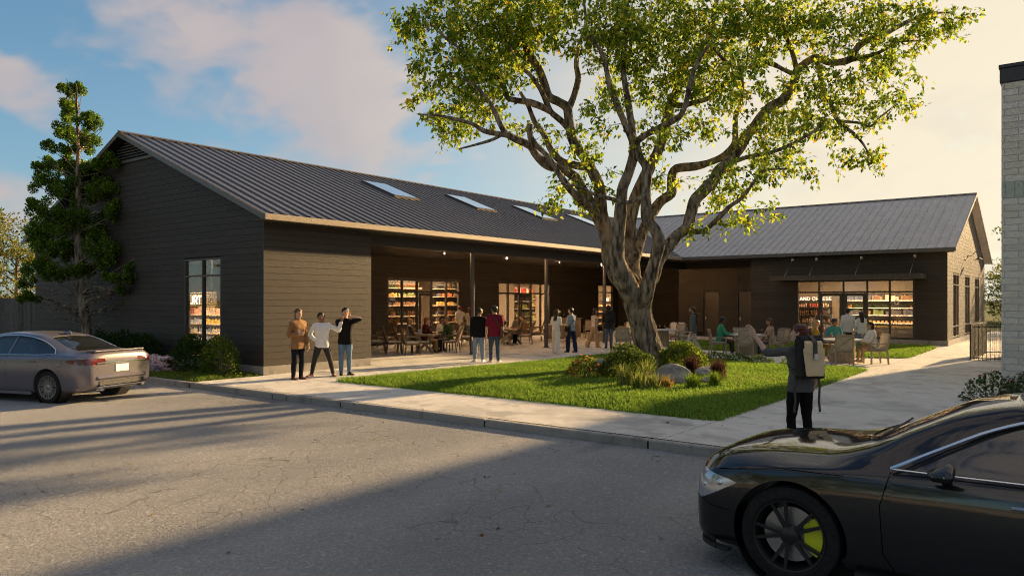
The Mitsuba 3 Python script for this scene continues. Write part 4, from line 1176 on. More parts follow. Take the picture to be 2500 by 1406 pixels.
G1 = [(0.05, 0.085, 0.018), (0.09, 0.13, 0.025), (0.20, 0.22, 0.04)]
G2 = [(0.10, 0.12, 0.03), (0.20, 0.20, 0.045), (0.30, 0.27, 0.06)]
leafy_tree('sunlit yellow-green tree behind the grey timber fence, nearest to the gable wall', -50.0, 17.4, 6.6, 3.0, 31, G2, [0.3, 0.4, 0.3], 0.14, 420)
leafy_tree('sunlit leafy tree behind the grey timber fence at the picture edge', -47.6, 14.2, 7.2, 3.2, 32, G2, [0.4, 0.4, 0.2], 0.15, 380)
leafy_tree('dark green tree deep behind the timber fence', -58.0, 24.0, 8.6, 4.0, 33, G1, [0.5, 0.4, 0.1], 0.18, 240)
leafy_tree('pale small tree with bare lower limbs behind the pickets at the end of the path', -2.9, 61.0, 6.5, 2.6, 34, G2, [0.35, 0.45, 0.2], 0.13, 420, z0=0.42)
leafy_tree('tall dark green tree rising beyond the end wall of the wing', -2.6, 104.0, 14.0, 6.0, 35, G1, [0.4, 0.4, 0.2], 0.3, 110)
leafy_tree('tall sunlit tree half hidden by the brick building', 4.6, 98.0, 15.5, 5.4, 36, G1, [0.3, 0.4, 0.3], 0.28, 120)
leafy_tree('low dense dark shrubbery tree behind the wing', -5.6, 80.0, 4.6, 3.4, 37, G1, [0.6, 0.35, 0.05], 0.16, 300, trunk=False, z0=0.05)
leafy_tree('low dense dark shrub behind the picket fence', 0.6, 64.0, 3.2, 3.0, 38, G1, [0.65, 0.3, 0.05], 0.15, 300, trunk=False, z0=0.05)


def bush(name, label, x, y, rx, ry, h, n, size, cols, w, seed, cat_='shrub', z=0.0, flowers=None, group=None, parent=None, stems=True, twig='m_bark'):
    r = np.random.default_rng(seed)
    t = thing(name, label, cat_, group)
    q = r.normal(0, 1, (n, 3))
    q /= np.linalg.norm(q, axis=1, keepdims=True)
    q[:, 2] = np.abs(q[:, 2])
    lump = 0.72 + 0.5 * meshkit.fbm(q * 2.3 + seed, 3)
    rr = (0.45 + 0.55 * r.random((n, 1)) ** 0.35) * lump[:, None]
    B = np.array([x, y, z]) + q * rr * np.array([rx, ry, h])
    obj('foliage', leaves_mesh(B, q + np.array([0, 0, 0.3]) + r.normal(0, 0.5, (n, 3)), size * r.uniform(0.6, 1.3, n), r, True), 'm_leaf', t, kind='stuff', color=np.repeat(pick(cols, w, n, r), 4, 0))
    st = []
    for k in range(14 if stems else 0):
        a = B[r.integers(0, n)]
        b = np.array([x + (a[0] - x) * 0.25, y + (a[1] - y) * 0.25, z - 0.03])
        st.append(tube([b, (a + b) / 2 + r.normal(0, 0.04, 3), a], [0.012, 0.008, 0.004], 5, False))
    if st:
        obj('stems', cat(st), 'm_bark', t, kind='stuff', smooth=True)
    if flowers:
        fc, fn, fs = flowers
        i = r.choice(np.nonzero(rr[:, 0] > 0.75)[0], fn)
        P, C_ = [], []
        for j in i:
            c = B[j] + np.array([0, 0, 0.03])
            for m in range(5):
                a = m * 2 * PI / 5 + r.random()
                P.append((c, [math.cos(a), math.sin(a), 0.5 + 0.4 * r.normal()]))
            C_.append(np.tile(np.asarray(fc)[r.integers(0, len(fc))] * r.uniform(0.8, 1.1), (20, 1)))
        b = np.array([p[0] for p in P])
        d = np.array([p[1] for p in P])
        obj('blossoms', leaves_mesh(b, d, np.full(len(b), fs), r, True), 'm_leaf', t, kind='stuff', color=np.clip(np.vstack(C_), 0, 1))
    return t


HG = [(0.022, 0.05, 0.012), (0.04, 0.085, 0.018), (0.09, 0.14, 0.025)]
# below the gable wall
for i, x in enumerate((-25.6, -24.8, -24.0, -23.2, -22.55)):
    bush('hedge_shrub', 'clipped dark green hedge shrub below the gable wall, ' + ('farthest left', 'second from the left', 'in the middle', 'second from the window', 'nearest to the tall window')[i], x, 11.35, 0.62, 0.45, 0.98 + 0.06 * (i % 3), 2300, 0.06, HG, [0.5, 0.4, 0.1], 60 + i, group='hedge shrubs below the gable wall')
bush('corner_shrub', 'broad dark shrub under the tall window with orange blossoms', -19.6, 11.15, 1.0, 0.6, 1.05, 4800, 0.06, HG, [0.5, 0.4, 0.1], 70, flowers=([(0.7, 0.2, 0.04), (0.75, 0.3, 0.2)], 14, 0.06))
bush('corner_shrub', 'sunlit yellow-green shrub at the boarded corner', -18.2, 11.1, 0.68, 0.5, 1.02, 2900, 0.06, [(0.05, 0.10, 0.015), (0.12, 0.18, 0.025), (0.2, 0.24, 0.035)], [0.4, 0.4, 0.2], 71)
FP = [(0.78, 0.74, 0.88), (0.85, 0.62, 0.68), (0.92, 0.88, 0.90), (0.85, 0.52, 0.48)]
for i, (x, y) in enumerate(((-21.35, 10.75), (-20.75, 10.7), (-20.2, 10.65))):
    bush('flower_patch', ('pink and white flowers beside the hedge', 'lilac and white flowers below the window', 'lilac and pink flowers beside the broad shrub')[i], x, y, 0.5, 0.36, 0.42, 900, 0.05, HG, [0.4, 0.4, 0.2], 75 + i, 'flowers', flowers=(FP, 300, 0.075), stems=False)
# the bed around the big tree
soil_ = sheet(Polygon([(-10.6, 16.6), (-9.8, 15.4), (-8.0, 14.9), (-7.0, 15.4), (-6.8, 17.0), (-8.0, 19.8), (-10.0, 20.6), (-10.8, 18.6)]).buffer(0.4, 8), 0.104)
struct('planting_bed', soil_, 'm_soil', 'dark soil bed around the big tree')
bush('bed_shrub', 'dark green shrub at the left foot of the big tree', -8.85, 16.25, 0.78, 0.62, 0.80, 5200, 0.06, G1, [0.5, 0.4, 0.1], 80, z=0.1)
bush('bed_shrub', 'sunlit yellow-green shrub at the right foot of the big tree', -8.95, 19.6, 0.70, 0.6, 0.80, 4800, 0.06, [(0.06, 0.11, 0.02), (0.14, 0.2, 0.03), (0.26, 0.28, 0.05)], [0.35, 0.4, 0.25], 81, z=0.1)
bush('rose_bush', 'low bush with red and pink blossoms left of the big tree', -9.85, 15.9, 0.55, 0.45, 0.50, 2300, 0.05, G1, [0.4, 0.4, 0.2], 82, z=0.08, flowers=([(0.75, 0.12, 0.10), (0.8, 0.25, 0.22), (0.8, 0.35, 0.12)], 70, 0.05))


def tuft(name, label, x, y, z, h, n, cols, w, seed, spread=0.5, wide=0.009, cat_='ornamental grass', group=None):
    r = np.random.default_rng(seed)
    a = r.uniform(0, 2 * PI, n)
    L = h * r.uniform(0.6, 1.1, n)
    lean = spread * r.random(n) ** 0.7 * L
    b = np.column_stack([x + 0.06 * r.normal(0, 1, n), y + 0.06 * r.normal(0, 1, n), np.full(n, z - 0.02)])
    out = np.column_stack([np.cos(a), np.sin(a), a * 0])
    side = np.column_stack([-np.sin(a), np.cos(a), a * 0]) * wide
    pts = []
    for u in (0, 0.35, 0.7, 1.0):
        pts.append(b + out * (lean * u * u)[:, None] + np.array([0, 0, 1.0]) * (L * (u - 0.28 * u * u * (lean / L)))[:, None])
    v = np.stack([pts[0] - side, pts[0] + side, pts[1] - side * 0.9, pts[1] + side * 0.9, pts[2] - side * 0.6, pts[2] + side * 0.6, pts[3]], 1).reshape(-1, 3)
    k = np.arange(n)[:, None] * 7
    f = np.vstack([k + q for q in ([0, 1, 3], [0, 3, 2], [2, 3, 5], [2, 5, 4], [4, 5, 6])])
    solo(name, (v, f), 'm_grass', label, cat_, group, color=np.repeat(pick(cols, w, n, r), 7, 0))


YG_ = [(0.14, 0.20, 0.03), (0.30, 0.32, 0.08), (0.42, 0.38, 0.16)]
for i, (x, y, h, s) in enumerate(((-8.09, 14.65, 0.62, 'tall pale striped grass left of the front boulder'), (-7.57, 14.35, 0.5, 'pale arching grass in front of the dark shrub'), (-7.9, 15.34, 0.68, 'tallest striped grass beside the trunk'), (-7.43, 14.75, 0.42, 'short pale grass touching the front boulder'))):
    tuft('striped_grass', s, x, y, 0.09, h, 120, YG_, [0.5, 0.35, 0.15], 90 + i, 0.55, 0.010)
tuft('orange_grass', 'small orange-tipped grass in front of the boulder', -7.18, 14.9, 0.09, 0.36, 110, [(0.16, 0.17, 0.03), (0.5, 0.25, 0.06)], [0.6, 0.4], 95, 0.5)
BG_ = [(0.12, 0.20, 0.02), (0.24, 0.32, 0.04)]
tuft('green_grass', 'bright green grass tuft right of the front boulder', -6.74, 15.23, 0.09, 0.42, 260, BG_, [0.5, 0.5], 96, 0.75, 0.008)
tuft('green_grass', 'bright green grass tuft in front of the purple shrub', -6.5, 15.9, 0.09, 0.42, 240, BG_, [0.5, 0.5], 97, 0.75, 0.008)
PU = [(0.055, 0.022, 0.022), (0.09, 0.04, 0.035), (0.12, 0.08, 0.05)]
tuft('purple_shrub', 'dark purple spiky shrub behind the boulder', -7.95, 17.9, 0.09, 0.58, 420, PU, [0.5, 0.35, 0.15], 98, 0.6, 0.008, 'shrub')
tuft('purple_shrub', 'dark purple spiky shrub at the right end of the bed', -6.92, 17.1, 0.09, 0.58, 420, PU, [0.5, 0.35, 0.15], 99, 0.6, 0.008, 'shrub')


def rock(label, x, y, z, a, b, c, rz, seed):
    m = trimesh.creation.icosphere(4)
    v = np.array(m.vertices)
    n = v.copy()
    for k in range(9):                                          # cut facets
        r = np.random.default_rng(seed * 10 + k)
        d = r.normal(0, 1, 3)
        d /= np.linalg.norm(d)
        h = r.uniform(0.62, 0.9)
        s = v @ d
        v = v - np.maximum(s - h, 0)[:, None] * d * 0.9
    v *= 1 + 0.16 * (meshkit.fbm(n * 2.5 + seed, 4) - 0.5)[:, None]
    solo('boulder', move((v * np.array([a, b, c]), np.array(m.faces)), (x, y, z), rz), 'm_stone', label, 'boulder', smooth=35)


rock('large pale weathered boulder at the front of the bed', -7.55, 15.85, 0.22, 0.50, 0.36, 0.34, 0.6, 1)
rock('flat pale boulder behind the red blossoms', -10.2, 17.5, 0.2, 0.44, 0.34, 0.27, 0.65, 2)
rock('low pale boulder between the purple shrubs', -7.6, 18.2, 0.14, 0.55, 0.34, 0.22, 0.65, 3)
rock('small pale boulder right of the bright grass', -6.85, 16.5, 0.12, 0.22, 0.18, 0.13, 0.6, 4)
for i, (x, y) in enumerate(((-9.5, 23.45), (-8.6, 23.0), (-7.9, 22.85), (-10.4, 23.85), (-6.9, 22.9))):
    bush('edging_plant', 'low bright edging plant on the back edge of the lawn, ' + ('second from the left', 'in the middle', 'second from the right', 'farthest left', 'farthest right')[i], x, y, 0.45, 0.3, 0.3, 520, 0.06, [(0.07, 0.13, 0.02), (0.16, 0.22, 0.03)], [0.6, 0.4], 110 + i, z=0.02, stems=False, group='edging plants on the lawn')

# the belt of trees across the street, behind the viewer: it shows in the windows and in the cars' paint
r_ = np.random.default_rng(77)
B_, D__ = [], []
for (x, y, h, rr) in ((-58, -18, 11, 5.4), (-47, -15, 9.5, 4.5), (-36, -18, 11, 5.2), (-26, -15, 9.0, 4.6), (-16, -19, 12, 5.6), (-7, -16, 10, 4.6), (4, -19, 11.5, 5.4), (16, -17, 10, 5.0), (27, -19, 11, 5.0)):
    q = r_.normal(0, 1, (2600, 3))
    q /= np.linalg.norm(q, axis=1, keepdims=True)
    k = 0.65 + 0.7 * meshkit.fbm(q * 2.2 + x, 3)
    B_.append(np.array([x, y, h * 0.55]) + q * (k * r_.random(2600) ** 0.3)[:, None] * np.array([rr, rr, h * 0.48]))
    D__.append(q + r_.normal(0, 0.5, (2600, 3)))
B_, D__ = np.vstack(B_), np.vstack(D__)
k_ = obj('tree_belt', leaves_mesh(B_, D__, r_.uniform(0.35, 0.6, len(B_)), r_, True), 'm_leaf', color=np.repeat(pick(G1, [0.5, 0.4, 0.1], len(B_), r_), 4, 0))
labels[k_] = {'label': 'dark belt of trees across the street', 'category': 'trees', 'kind': 'stuff'}
# leaves fallen on the road, the pavement and the lawn
n_ = 190
x_ = np.concatenate([r_.uniform(-16, -1, 70), r_.uniform(-14, -5, 120)])
y_ = np.concatenate([r_.uniform(3, 12, 70), r_.uniform(12.3, 22, 120)])
z_ = np.where(y_ < 9.8, -0.122, np.where(y_ > 12.05, 0.14, 0.008))
a_ = r_.uniform(0, 2 * PI, n_)
k_ = obj('fallen_leaves', leaves_mesh(np.column_stack([x_, y_, z_]), np.column_stack([np.cos(a_), np.sin(a_), r_.uniform(-0.05, 0.2, n_)]), r_.uniform(0.04, 0.075, n_), r_, False, 0.25), 'm_leaf', color=np.repeat(pick([(0.22, 0.10, 0.035), (0.40, 0.24, 0.06), (0.12, 0.06, 0.03), (0.45, 0.36, 0.08)], [0.35, 0.25, 0.3, 0.1], n_, r_), 5, 0))
labels[k_] = {'label': 'dry fallen leaves scattered over road and lawn', 'category': 'leaves', 'kind': 'stuff'}
# ---------------------------------------------------------------- brick building, gate, timber fence
BX, BY = -1.47, 19.66


def bricktone(p, n, uv):
    a = fbm(p.x * 14, p.y * 14, p.z * 14, 3)
    b = fbm(p.x * 60, p.y * 60, p.z * 60, 2)
    return (0.78 + 0.3 * a) * (0.85 + 0.3 * b)


for i, c in enumerate(((0.66, 0.60, 0.49), (0.71, 0.65, 0.55), (0.61, 0.56, 0.47), (0.68, 0.60, 0.48))):
    mat(f'm_brick{i}', proc(lambda p, n, uv, c=c: mi.Color3f(c) * bricktone(p, n, uv)), 0.85, spec=0.2)
mat('m_brick_green', proc(lambda p, n, uv: mi.Color3f((0.44, 0.47, 0.38)) * bricktone(p, n, uv)), 0.8, spec=0.2)
mat('m_mortar', (0.42, 0.43, 0.46), 0.95, spec=0.1)
bb = thing('brick_building', 'pale tan brick building with dark metal parapet cap at the right edge', 'building')
obj('wall', box((BX + 0.014, BY + 0.014, -0.2), (12, 36.2, 6.765)), 'm_mortar', bb)
bw = bb + '__wall'
R_ = random.Random(5)
courses = [(0.02 + 0.1452 * k, 0.02 + 0.1452 * (k + 1)) for k in range(29)] + [(4.585 + 0.145 * k, 4.585 + 0.145 * (k + 1)) for k in range(15)]
side, front = [], []
for k, (za, zb) in enumerate(courses):
    x = BX
    first = True
    while x < 11.9:
        L = (0.062 if k % 2 else 0.312) if first else 0.5
        first = False
        j = R_.uniform(-0.002, 0.002)
        lo, hi = (x + (0.0 if x == BX else 0.006), BY + j, za + 0.008), (x + L - 0.007, BY + 0.05, zb - 0.007)
        if x < 0.7:
            obj('brick', cbox(lo, hi, 0.004), f'm_brick{R_.choice((0, 0, 1, 1, 2, 3))}', bw)
        else:
            front.append(box(lo, hi))
        x += L
    y = BY + 0.056
    while y < 36.1:
        L = min(0.5 if y > BY + 0.2 else (0.31 if k % 2 else 0.06), 36.2 - y)
        side.append(box((BX, y + 0.006, za + 0.006), (BX + 0.04, y + L - 0.006, zb - 0.006)))
        y += L
x = BX
while x < 11.9:
    L = 0.08 if x == BX else 0.165
    m = (x + (0.0 if x == BX else 0.005), BY - 0.003, 4.235), (x + L - 0.005, BY + 0.05, 4.58)
    if x < 0.7:
        obj('soldier_brick', cbox(*m, 0.004), 'm_brick_green', bw)
    else:
        front.append(box(*m))
    x += L
obj('brickwork', cat(side + front), 'm_brick0', bb, kind='stuff')
obj('parapet_cap', cat([cbox((BX - 0.03, BY - 0.03, 6.77), (12.0, 36.3, 7.08), 0.01)]), 'm_dark', bb)
obj('cap_flashing', cbox((BX - 0.05, BY - 0.05, 7.083), (12.0, 36.32, 7.165), 0.01), 'm_dark', bb)

gt = thing('gate', 'dark metal gate panel of upright slats standing open beside the path', 'gate')
sl_ = []
for k in range(38):
    y = 29.28 + 0.09 * k
    x = -3.05 + 0.12 * k / 37
    sl_.append(cbox((x - 0.018, y, 0.05), (x + 0.018, y + 0.066, 1.17), 0.006))
obj('gate_slats', cat(sl_), 'm_dark', gt, kind='stuff')
obj('gate_frame', cat([bar((-3.05, 29.24, 1.185), (-2.93, 32.72, 1.185), 0.05, 0.03), bar((-3.05, 29.24, 0.05), (-2.93, 32.72, 0.05), 0.03, 0.03), bar((-3.05, 29.25, 0.0), (-3.05, 29.25, 1.17), 0.05, 0.05, (0, 1, 0))]), 'm_dark', gt)
for (a, b, n, s) in (((-3.0, 29.2), (-1.5, 29.3), 13, 'black picket railing from the gate panel to the brick building'), ((-2.9, 32.85), (-1.5, 33.6), 12, 'black picket railing behind the gate panel, farther from the street')):
    pf = thing('picket_railing', s, 'railing')
    a, b = np.array(a), np.array(b)
    for z in (1.12, 0.08):
        obj('rail', bar((*a, z), (*b, z), 0.03, 0.03), 'm_dark', pf)
    for k in range(n):
        p = a + (b - a) * (k + 0.5) / n
        obj('picket', box((p[0] - 0.009, p[1] - 0.009, 0.0), (p[0] + 0.009, p[1] + 0.009, 1.19)), 'm_dark', pf)
bush('foundation_shrub', 'small leafy shrub with a dark red shoot at the foot of the brick wall', -1.45, 17.5, 0.55, 0.5, 0.55, 700, 0.075, [(0.05, 0.085, 0.03), (0.12, 0.16, 0.06), (0.22, 0.24, 0.17)], [0.5, 0.35, 0.15], 130, flowers=([(0.35, 0.05, 0.03)], 4, 0.05))
bush('foundation_shrub', 'small leafy shrub at the foot of the brick wall by the picture edge', -0.75, 18.3, 0.6, 0.5, 0.62, 700, 0.075, [(0.05, 0.085, 0.03), (0.12, 0.16, 0.06), (0.2, 0.22, 0.14)], [0.5, 0.35, 0.15], 131)
struct('soil_strip', sheet(sbox(-1.5, 16.6, 9, 19.66), 0.012), 'm_soil', 'soil strip at the foot of the brick building')

tf = thing('timber_fence', 'weathered grey upright-board timber fence beside the gable wall', 'fence')
R_ = random.Random(8)
x = -32.42
while x > -48:
    w = 0.145 + R_.uniform(-0.012, 0.008)
    h = 2.1 + R_.uniform(-0.02, 0.025)
    j = R_.uniform(-0.006, 0.006)
    obj('fence_board', box((x - w + 0.006, 12.2 + j, 0.03), (x, 12.225 + j, h)), 'm_fence', tf)
    x -= w
for z in (0.45, 1.65):
    obj('fence_rail', box((-48, 12.24, z), (-32.4, 12.28, z + 0.09)), 'm_fence', tf)
for k in range(7):
    obj('fence_post', box((-32.6 - 2.4 * k, 12.285, 0), (-32.5 - 2.4 * k, 12.38, 2.0)), 'm_fence', tf)
# ---------------------------------------------------------------- people
def nz(v):
    v = np.asarray(v, float)
    return v / np.linalg.norm(v)


_BALL = {}


def ball(c, r, seg=12):
    if seg not in _BALL:
        _BALL[seg] = m3.Manifold.sphere(1.0, seg)
    return _BALL[seg].scale([r] * 3).translate([float(x) for x in c])


def bone(a, ra, b, rb, seg=12):
    return m3.Manifold.batch_hull([ball(a, ra, seg), ball(b, rb, seg)])


def blob(*cr, seg=12):
    return m3.Manifold.batch_hull([ball(c, r, seg) for c, r in cr])


def union(ms):
    return m3.Manifold.batch_boolean(ms, m3.OpType.Add)


def soften(M, length, it=8, crease=0.0, seed=0, freq=9.0):
    v, f = arr(M.refine_to_length(length))
    t = trimesh.Trimesh(v, f, process=True)
    trimesh.smoothing.filter_taubin(t, 0.5, 0.53, it)
    v, f = np.array(t.vertices), np.array(t.faces)
    if crease:
        n = np.array(t.vertex_normals)
        q = v * np.array([freq, freq, freq * 1.9]) + seed
        v = v + n * ((meshkit.fbm(q, 3, seed) - 0.5) * 2 * crease)[:, None]
    return v, f


def hand_parts(w, d, palm, thumb, H, curl, point=False, spread=0.0):
    """bones of a hand: wrist w, direction d, palm normal, thumb side."""
    d, palm = nz(d), nz(palm)
    s = nz(np.cross(d, palm))
    if s @ np.asarray(thumb, float) < 0:
        s = -s
    L = 0.058 * H
    out = [blob((w, 0.0145 * H), (w + d * L * 0.9 + s * 0.019 * H, 0.0095 * H), (w + d * L * 0.85 - s * 0.019 * H, 0.0085 * H), (w + d * L * 0.3 + s * 0.014 * H, 0.0105 * H), seg=8)]
    for i, (o, l) in enumerate(((0.0175, 0.046), (0.006, 0.052), (-0.006, 0.048), (-0.0175, 0.038))):
        a = w + d * L + s * o * H
        c = 0.12 if (point and i == 0) else curl * (1.15 if point else 1.0)
        d1 = nz(d * math.cos(c) + palm * math.sin(c) + s * spread * o * 8)
        b = a + d1 * l * 0.55 * H
        d2 = nz(d * math.cos(2.1 * c) + palm * math.sin(2.1 * c) + s * spread * o * 8)
        e = b + d2 * l * 0.5 * H
        out += [bone(a, 0.0058 * H, b, 0.0052 * H, 8), bone(b, 0.0052 * H, e, 0.0043 * H, 8)]
    a = w + d * L * 0.25 + s * 0.016 * H
    b = a + nz(d * 0.75 + s * 0.62 + palm * 0.35) * 0.032 * H
    e = b + nz(d * 0.9 + s * 0.15 + palm * 0.5) * 0.026 * H
    out += [bone(a, 0.0078 * H, b, 0.0062 * H, 8), bone(b, 0.0062 * H, e, 0.005 * H, 8)]
    return out


SKIN = {'pale': (0.56, 0.36, 0.26), 'fair': (0.50, 0.31, 0.21), 'tan': (0.38, 0.22, 0.135), 'brown': (0.25, 0.135, 0.08), 'dark': (0.12, 0.065, 0.04)}


def person(label, x, y, rz, H=1.75, fem=False, hipz=None, lean=(0.0, 0.0), twist=0.0, head=(0.0, 0.0, 0.0), arms=None, legs=None, skin='fair', hair=('short', (0.03, 0.02, 0.015)),
           top=('shirt', (0.5, 0.5, 0.5), 1.0), bottom=('trousers', (0.05, 0.05, 0.06), 1.0), shoes=(0.05, 0.04, 0.035), fine=1.25, hands=(0.35, 0.35), z=0.0, feet=None, seed=0, hem=0.02, point=None, beard=None, wide=0.0, collar=False, group=None, fat=1.0):
    """fwd = +x, left = +y before the turn rz. arms, legs: ((upper, lower, palm, thumb), ...) for left and right."""
    t = thing('person', label, 'person', group)
    h = H
    hipz = (0.515 * h if hipz is None else hipz)
    P = np.array([0, 0, hipz])
    u = nz((lean[0], lean[1], 1))
    tw = np.array([[math.cos(twist), -math.sin(twist), 0], [math.sin(twist), math.cos(twist), 0], [0, 0, 1]])
    Lh = np.array([0, 1.0, 0])
    Ls = tw @ Lh
    fw = tw @ np.array([1.0, 0, 0])
    sw, hw = (0.089, 0.050) if fem else (0.106, 0.046)
    g = (0.90 if fem else 1.0) * fat
    waist, chest, neck = P + u * 0.10 * h, P + u * 0.215 * h, P + u * 0.315 * h
    sh = {1: neck - u * 0.042 * h + Ls * sw * h, -1: neck - u * 0.042 * h - Ls * sw * h}
    hip = {1: P + Lh * hw * h - np.array([0, 0, 0.01 * h]), -1: P - Lh * hw * h - np.array([0, 0, 0.01 * h])}
    hy, hp, hr = head
    cy, sy = math.cos(hy + twist), math.sin(hy + twist)
    hf = nz((cy * math.cos(hp), sy * math.cos(hp), math.sin(hp)))
    hu = nz(u * 0.5 + np.array([0, 0, 1.0]) - hf * ((u * 0.5 + np.array([0, 0, 1.0])) @ hf))
    hl = np.cross(hu, hf)
    if hr:
        hu, hl = nz(hu * math.cos(hr) + hl * math.sin(hr)), nz(hl * math.cos(hr) - hu * math.sin(hr))
    hc = neck + nz(u + hu) * 0.090 * h + hf * 0.018 * h
    arms = arms or (((0.05, 0.12, -1), (0.15, 0.03, -1), (0, -1, 0), (1, 0, 0)),) * 2
    legs = legs or (((0.03, 0.05, -1), (-0.03, 0.0, -1)),) * 2
    el, wr, kn, an = {}, {}, {}, {}
    for s, a in ((1, arms[0]), (-1, arms[1])):
        fl = np.array([1, s, 1.0])
        if isinstance(a[0], str):                                # reach: the wrist goes to a place, the elbow points along a hint
            if a[0] == 'mouth':
                w_ = hc + hf * 0.088 * h - hu * 0.062 * h + hl * s * 0.052 * h
            elif a[0] == 'hip':
                w_ = P + Lh * s * 0.098 * h + u * 0.035 * h - fw * 0.02 * h
            else:
                w_ = np.asarray(a[5], float)
            d_ = w_ - sh[s]
            l1, l2 = 0.172 * h, 0.150 * h
            D_l = min(np.linalg.norm(d_), (l1 + l2) * 0.995)
            d_ = nz(d_)
            ca = (l1 * l1 + D_l * D_l - l2 * l2) / (2 * l1 * D_l)
            hint = tw @ (np.asarray(a[1], float) * fl)
            hint = nz(hint - d_ * (hint @ d_))
            el[s] = sh[s] + d_ * l1 * ca + hint * l1 * math.sqrt(max(0, 1 - ca * ca))
            wr[s] = sh[s] + d_ * D_l
            continue
        el[s] = sh[s] + tw @ (nz(a[0]) * fl) * 0.172 * h
        wr[s] = el[s] + tw @ (nz(a[1]) * fl) * 0.150 * h
    for s, a in ((1, legs[0]), (-1, legs[1])):
        fl = np.array([1, s, 1.0])
        kn[s] = hip[s] + nz(a[0]) * fl * 0.240 * h
        an[s] = kn[s] + nz(a[1]) * fl * 0.228 * h
    low = min(an[1][2], an[-1][2]) - 0.040 * h
    # -- bones
    def torso(e=0.0, k=1.0, down=0.0):
        c = [(P + Lh * 0.040 * h - u * max(0, down) * 1.0 * h, 0.060 * h * k * g + e), (P - Lh * 0.040 * h - u * max(0, down) * 1.0 * h, 0.060 * h * k * g + e)]
        w = [(waist + Ls * 0.034 * h * g, 0.053 * h * k * g + e), (waist - Ls * 0.034 * h * g, 0.053 * h * k * g + e)]
        b = [(chest + Ls * 0.046 * h * g + fw * 0.004 * h, 0.059 * h * k * g + e), (chest - Ls * 0.046 * h * g + fw * 0.004 * h, 0.059 * h * k * g + e)]
        o = [(sh[1] - u * 0.004 * h, 0.032 * h * k * g + e), (sh[-1] - u * 0.004 * h, 0.032 * h * k * g + e), (neck - u * 0.03 * h, 0.040 * h * g + e)]
        q = [(sh[1] * 0.45 + neck * 0.55 - u * 0.022 * h, 0.027 * h * g + e), (sh[-1] * 0.45 + neck * 0.55 - u * 0.022 * h, 0.027 * h * g + e), (neck - u * 0.006 * h, 0.033 * h * g + e)]
        ms = [blob(*c, *w), blob(*w, *b), blob(*b, *o), blob(*q, (sh[1], 0.024 * h * g + e), (sh[-1], 0.024 * h * g + e))]
        if fem:
            ms += [ball(chest + Ls * s * 0.034 * h + fw * 0.042 * h, 0.032 * h + e) for s in (1, -1)]
        return ms

    def arm(s, e=0.0, to=1.0):
        ms = [bone(sh[s], 0.030 * h * g + e, el[s], 0.0235 * h * g + e)]
        if to > 0.5:
            k = min(1.0, (to - 0.5) * 2)
            q = el[s] + (wr[s] - el[s]) * k
            m = el[s] + (wr[s] - el[s]) * 0.3 * k
            ms += [bone(el[s], 0.0235 * h * g + e, m, 0.0245 * h * g + e), bone(m, 0.0245 * h * g + e, q, (0.0245 - 0.0085 * k) * h * g + e)]
        else:
            q = sh[s] + (el[s] - sh[s]) * to * 2
            ms = [bone(sh[s], 0.030 * h * g + e, q, 0.027 * h * g + e)]
        return ms

    def leg(s, e=0.0, to=1.0, wd=0.0):
        k1 = kn[s]
        c = k1 + (an[s] - k1) * 0.32 + nz(np.cross(Lh, an[s] - k1)) * 0.004 * h
        ms = [blob((hip[s], 0.050 * h * g + e), (hip[s] + (k1 - hip[s]) * 0.35, 0.049 * h * g + e + wd * 0.3)), bone(hip[s] + (k1 - hip[s]) * 0.35, 0.049 * h * g + e + wd * 0.3, k1, 0.031 * h * g + e + wd * 0.7)]
        if to > 0.5:
            q = k1 + (an[s] - k1) * (min(1, (to - 0.5) * 2) + (0.07 if e > 0 and to > 0.98 else 0))
            ms += [bone(k1, 0.031 * h * g + e + wd * 0.7, c, 0.0315 * h * g + e + wd * 0.85), bone(c, 0.0315 * h * g + e + wd * 0.85, q, 0.020 * h * g + e + wd)]
        return ms

    ft = {}
    for s in (1, -1):
        yaw = (feet[0] if s == 1 else feet[1]) if feet else 0.12 * s
        pitch = 0.0
        if isinstance(yaw, tuple):
            yaw, pitch = yaw
        ft[s] = nz((math.cos(yaw), math.sin(yaw), pitch))
    body = torso() + arm(1) + arm(-1) + leg(1) + leg(-1)
    for s in (1, -1):
        body += [bone(an[s], 0.02 * h, an[s] + ft[s] * 0.06 * h - np.array([0, 0, 0.026 * h]), 0.010 * h)]
    body += [bone(neck - u * 0.03 * h, 0.036 * h * g, hc - hu * 0.045 * h - hf * 0.014 * h, 0.029 * h * g)]
    hs = 0.97 if fem else 1.0
    headm = [blob((hc + hu * 0.012 * h - hf * 0.008 * h, 0.050 * h * hs), (hc + hf * 0.012 * h + hu * 0.006 * h, 0.0455 * h * hs), seg=20),
             blob((hc + hf * 0.012 * h + hu * 0.0 * h, 0.044 * h * hs), (hc + hf * 0.024 * h - hu * 0.040 * h, 0.0255 * h * hs), (hc + hf * 0.040 * h - hu * 0.056 * h, 0.012 * h * hs), (hc - hu * 0.035 * h + hl * 0.02 * h, 0.022 * h), (hc - hu * 0.035 * h - hl * 0.02 * h, 0.022 * h), seg=16),
             blob((hc + hf * 0.057 * h + hu * 0.010 * h, 0.0045 * h), (hc + hf * 0.067 * h - hu * 0.016 * h, 0.0075 * h), (hc + hf * 0.050 * h - hu * 0.018 * h, 0.011 * h), seg=8),
             blob((hc + hf * 0.044 * h + hu * 0.017 * h + hl * 0.018 * h, 0.011 * h), (hc + hf * 0.044 * h + hu * 0.017 * h - hl * 0.018 * h, 0.011 * h), seg=8)]
    headm += [blob((hc + hl * s * 0.050 * h - hu * 0.006 * h - hf * 0.004 * h, 0.008 * h), (hc + hl * s * 0.050 * h + hu * 0.010 * h - hf * 0.006 * h, 0.009 * h), seg=8) for s in (1, -1)]
    hnd = []
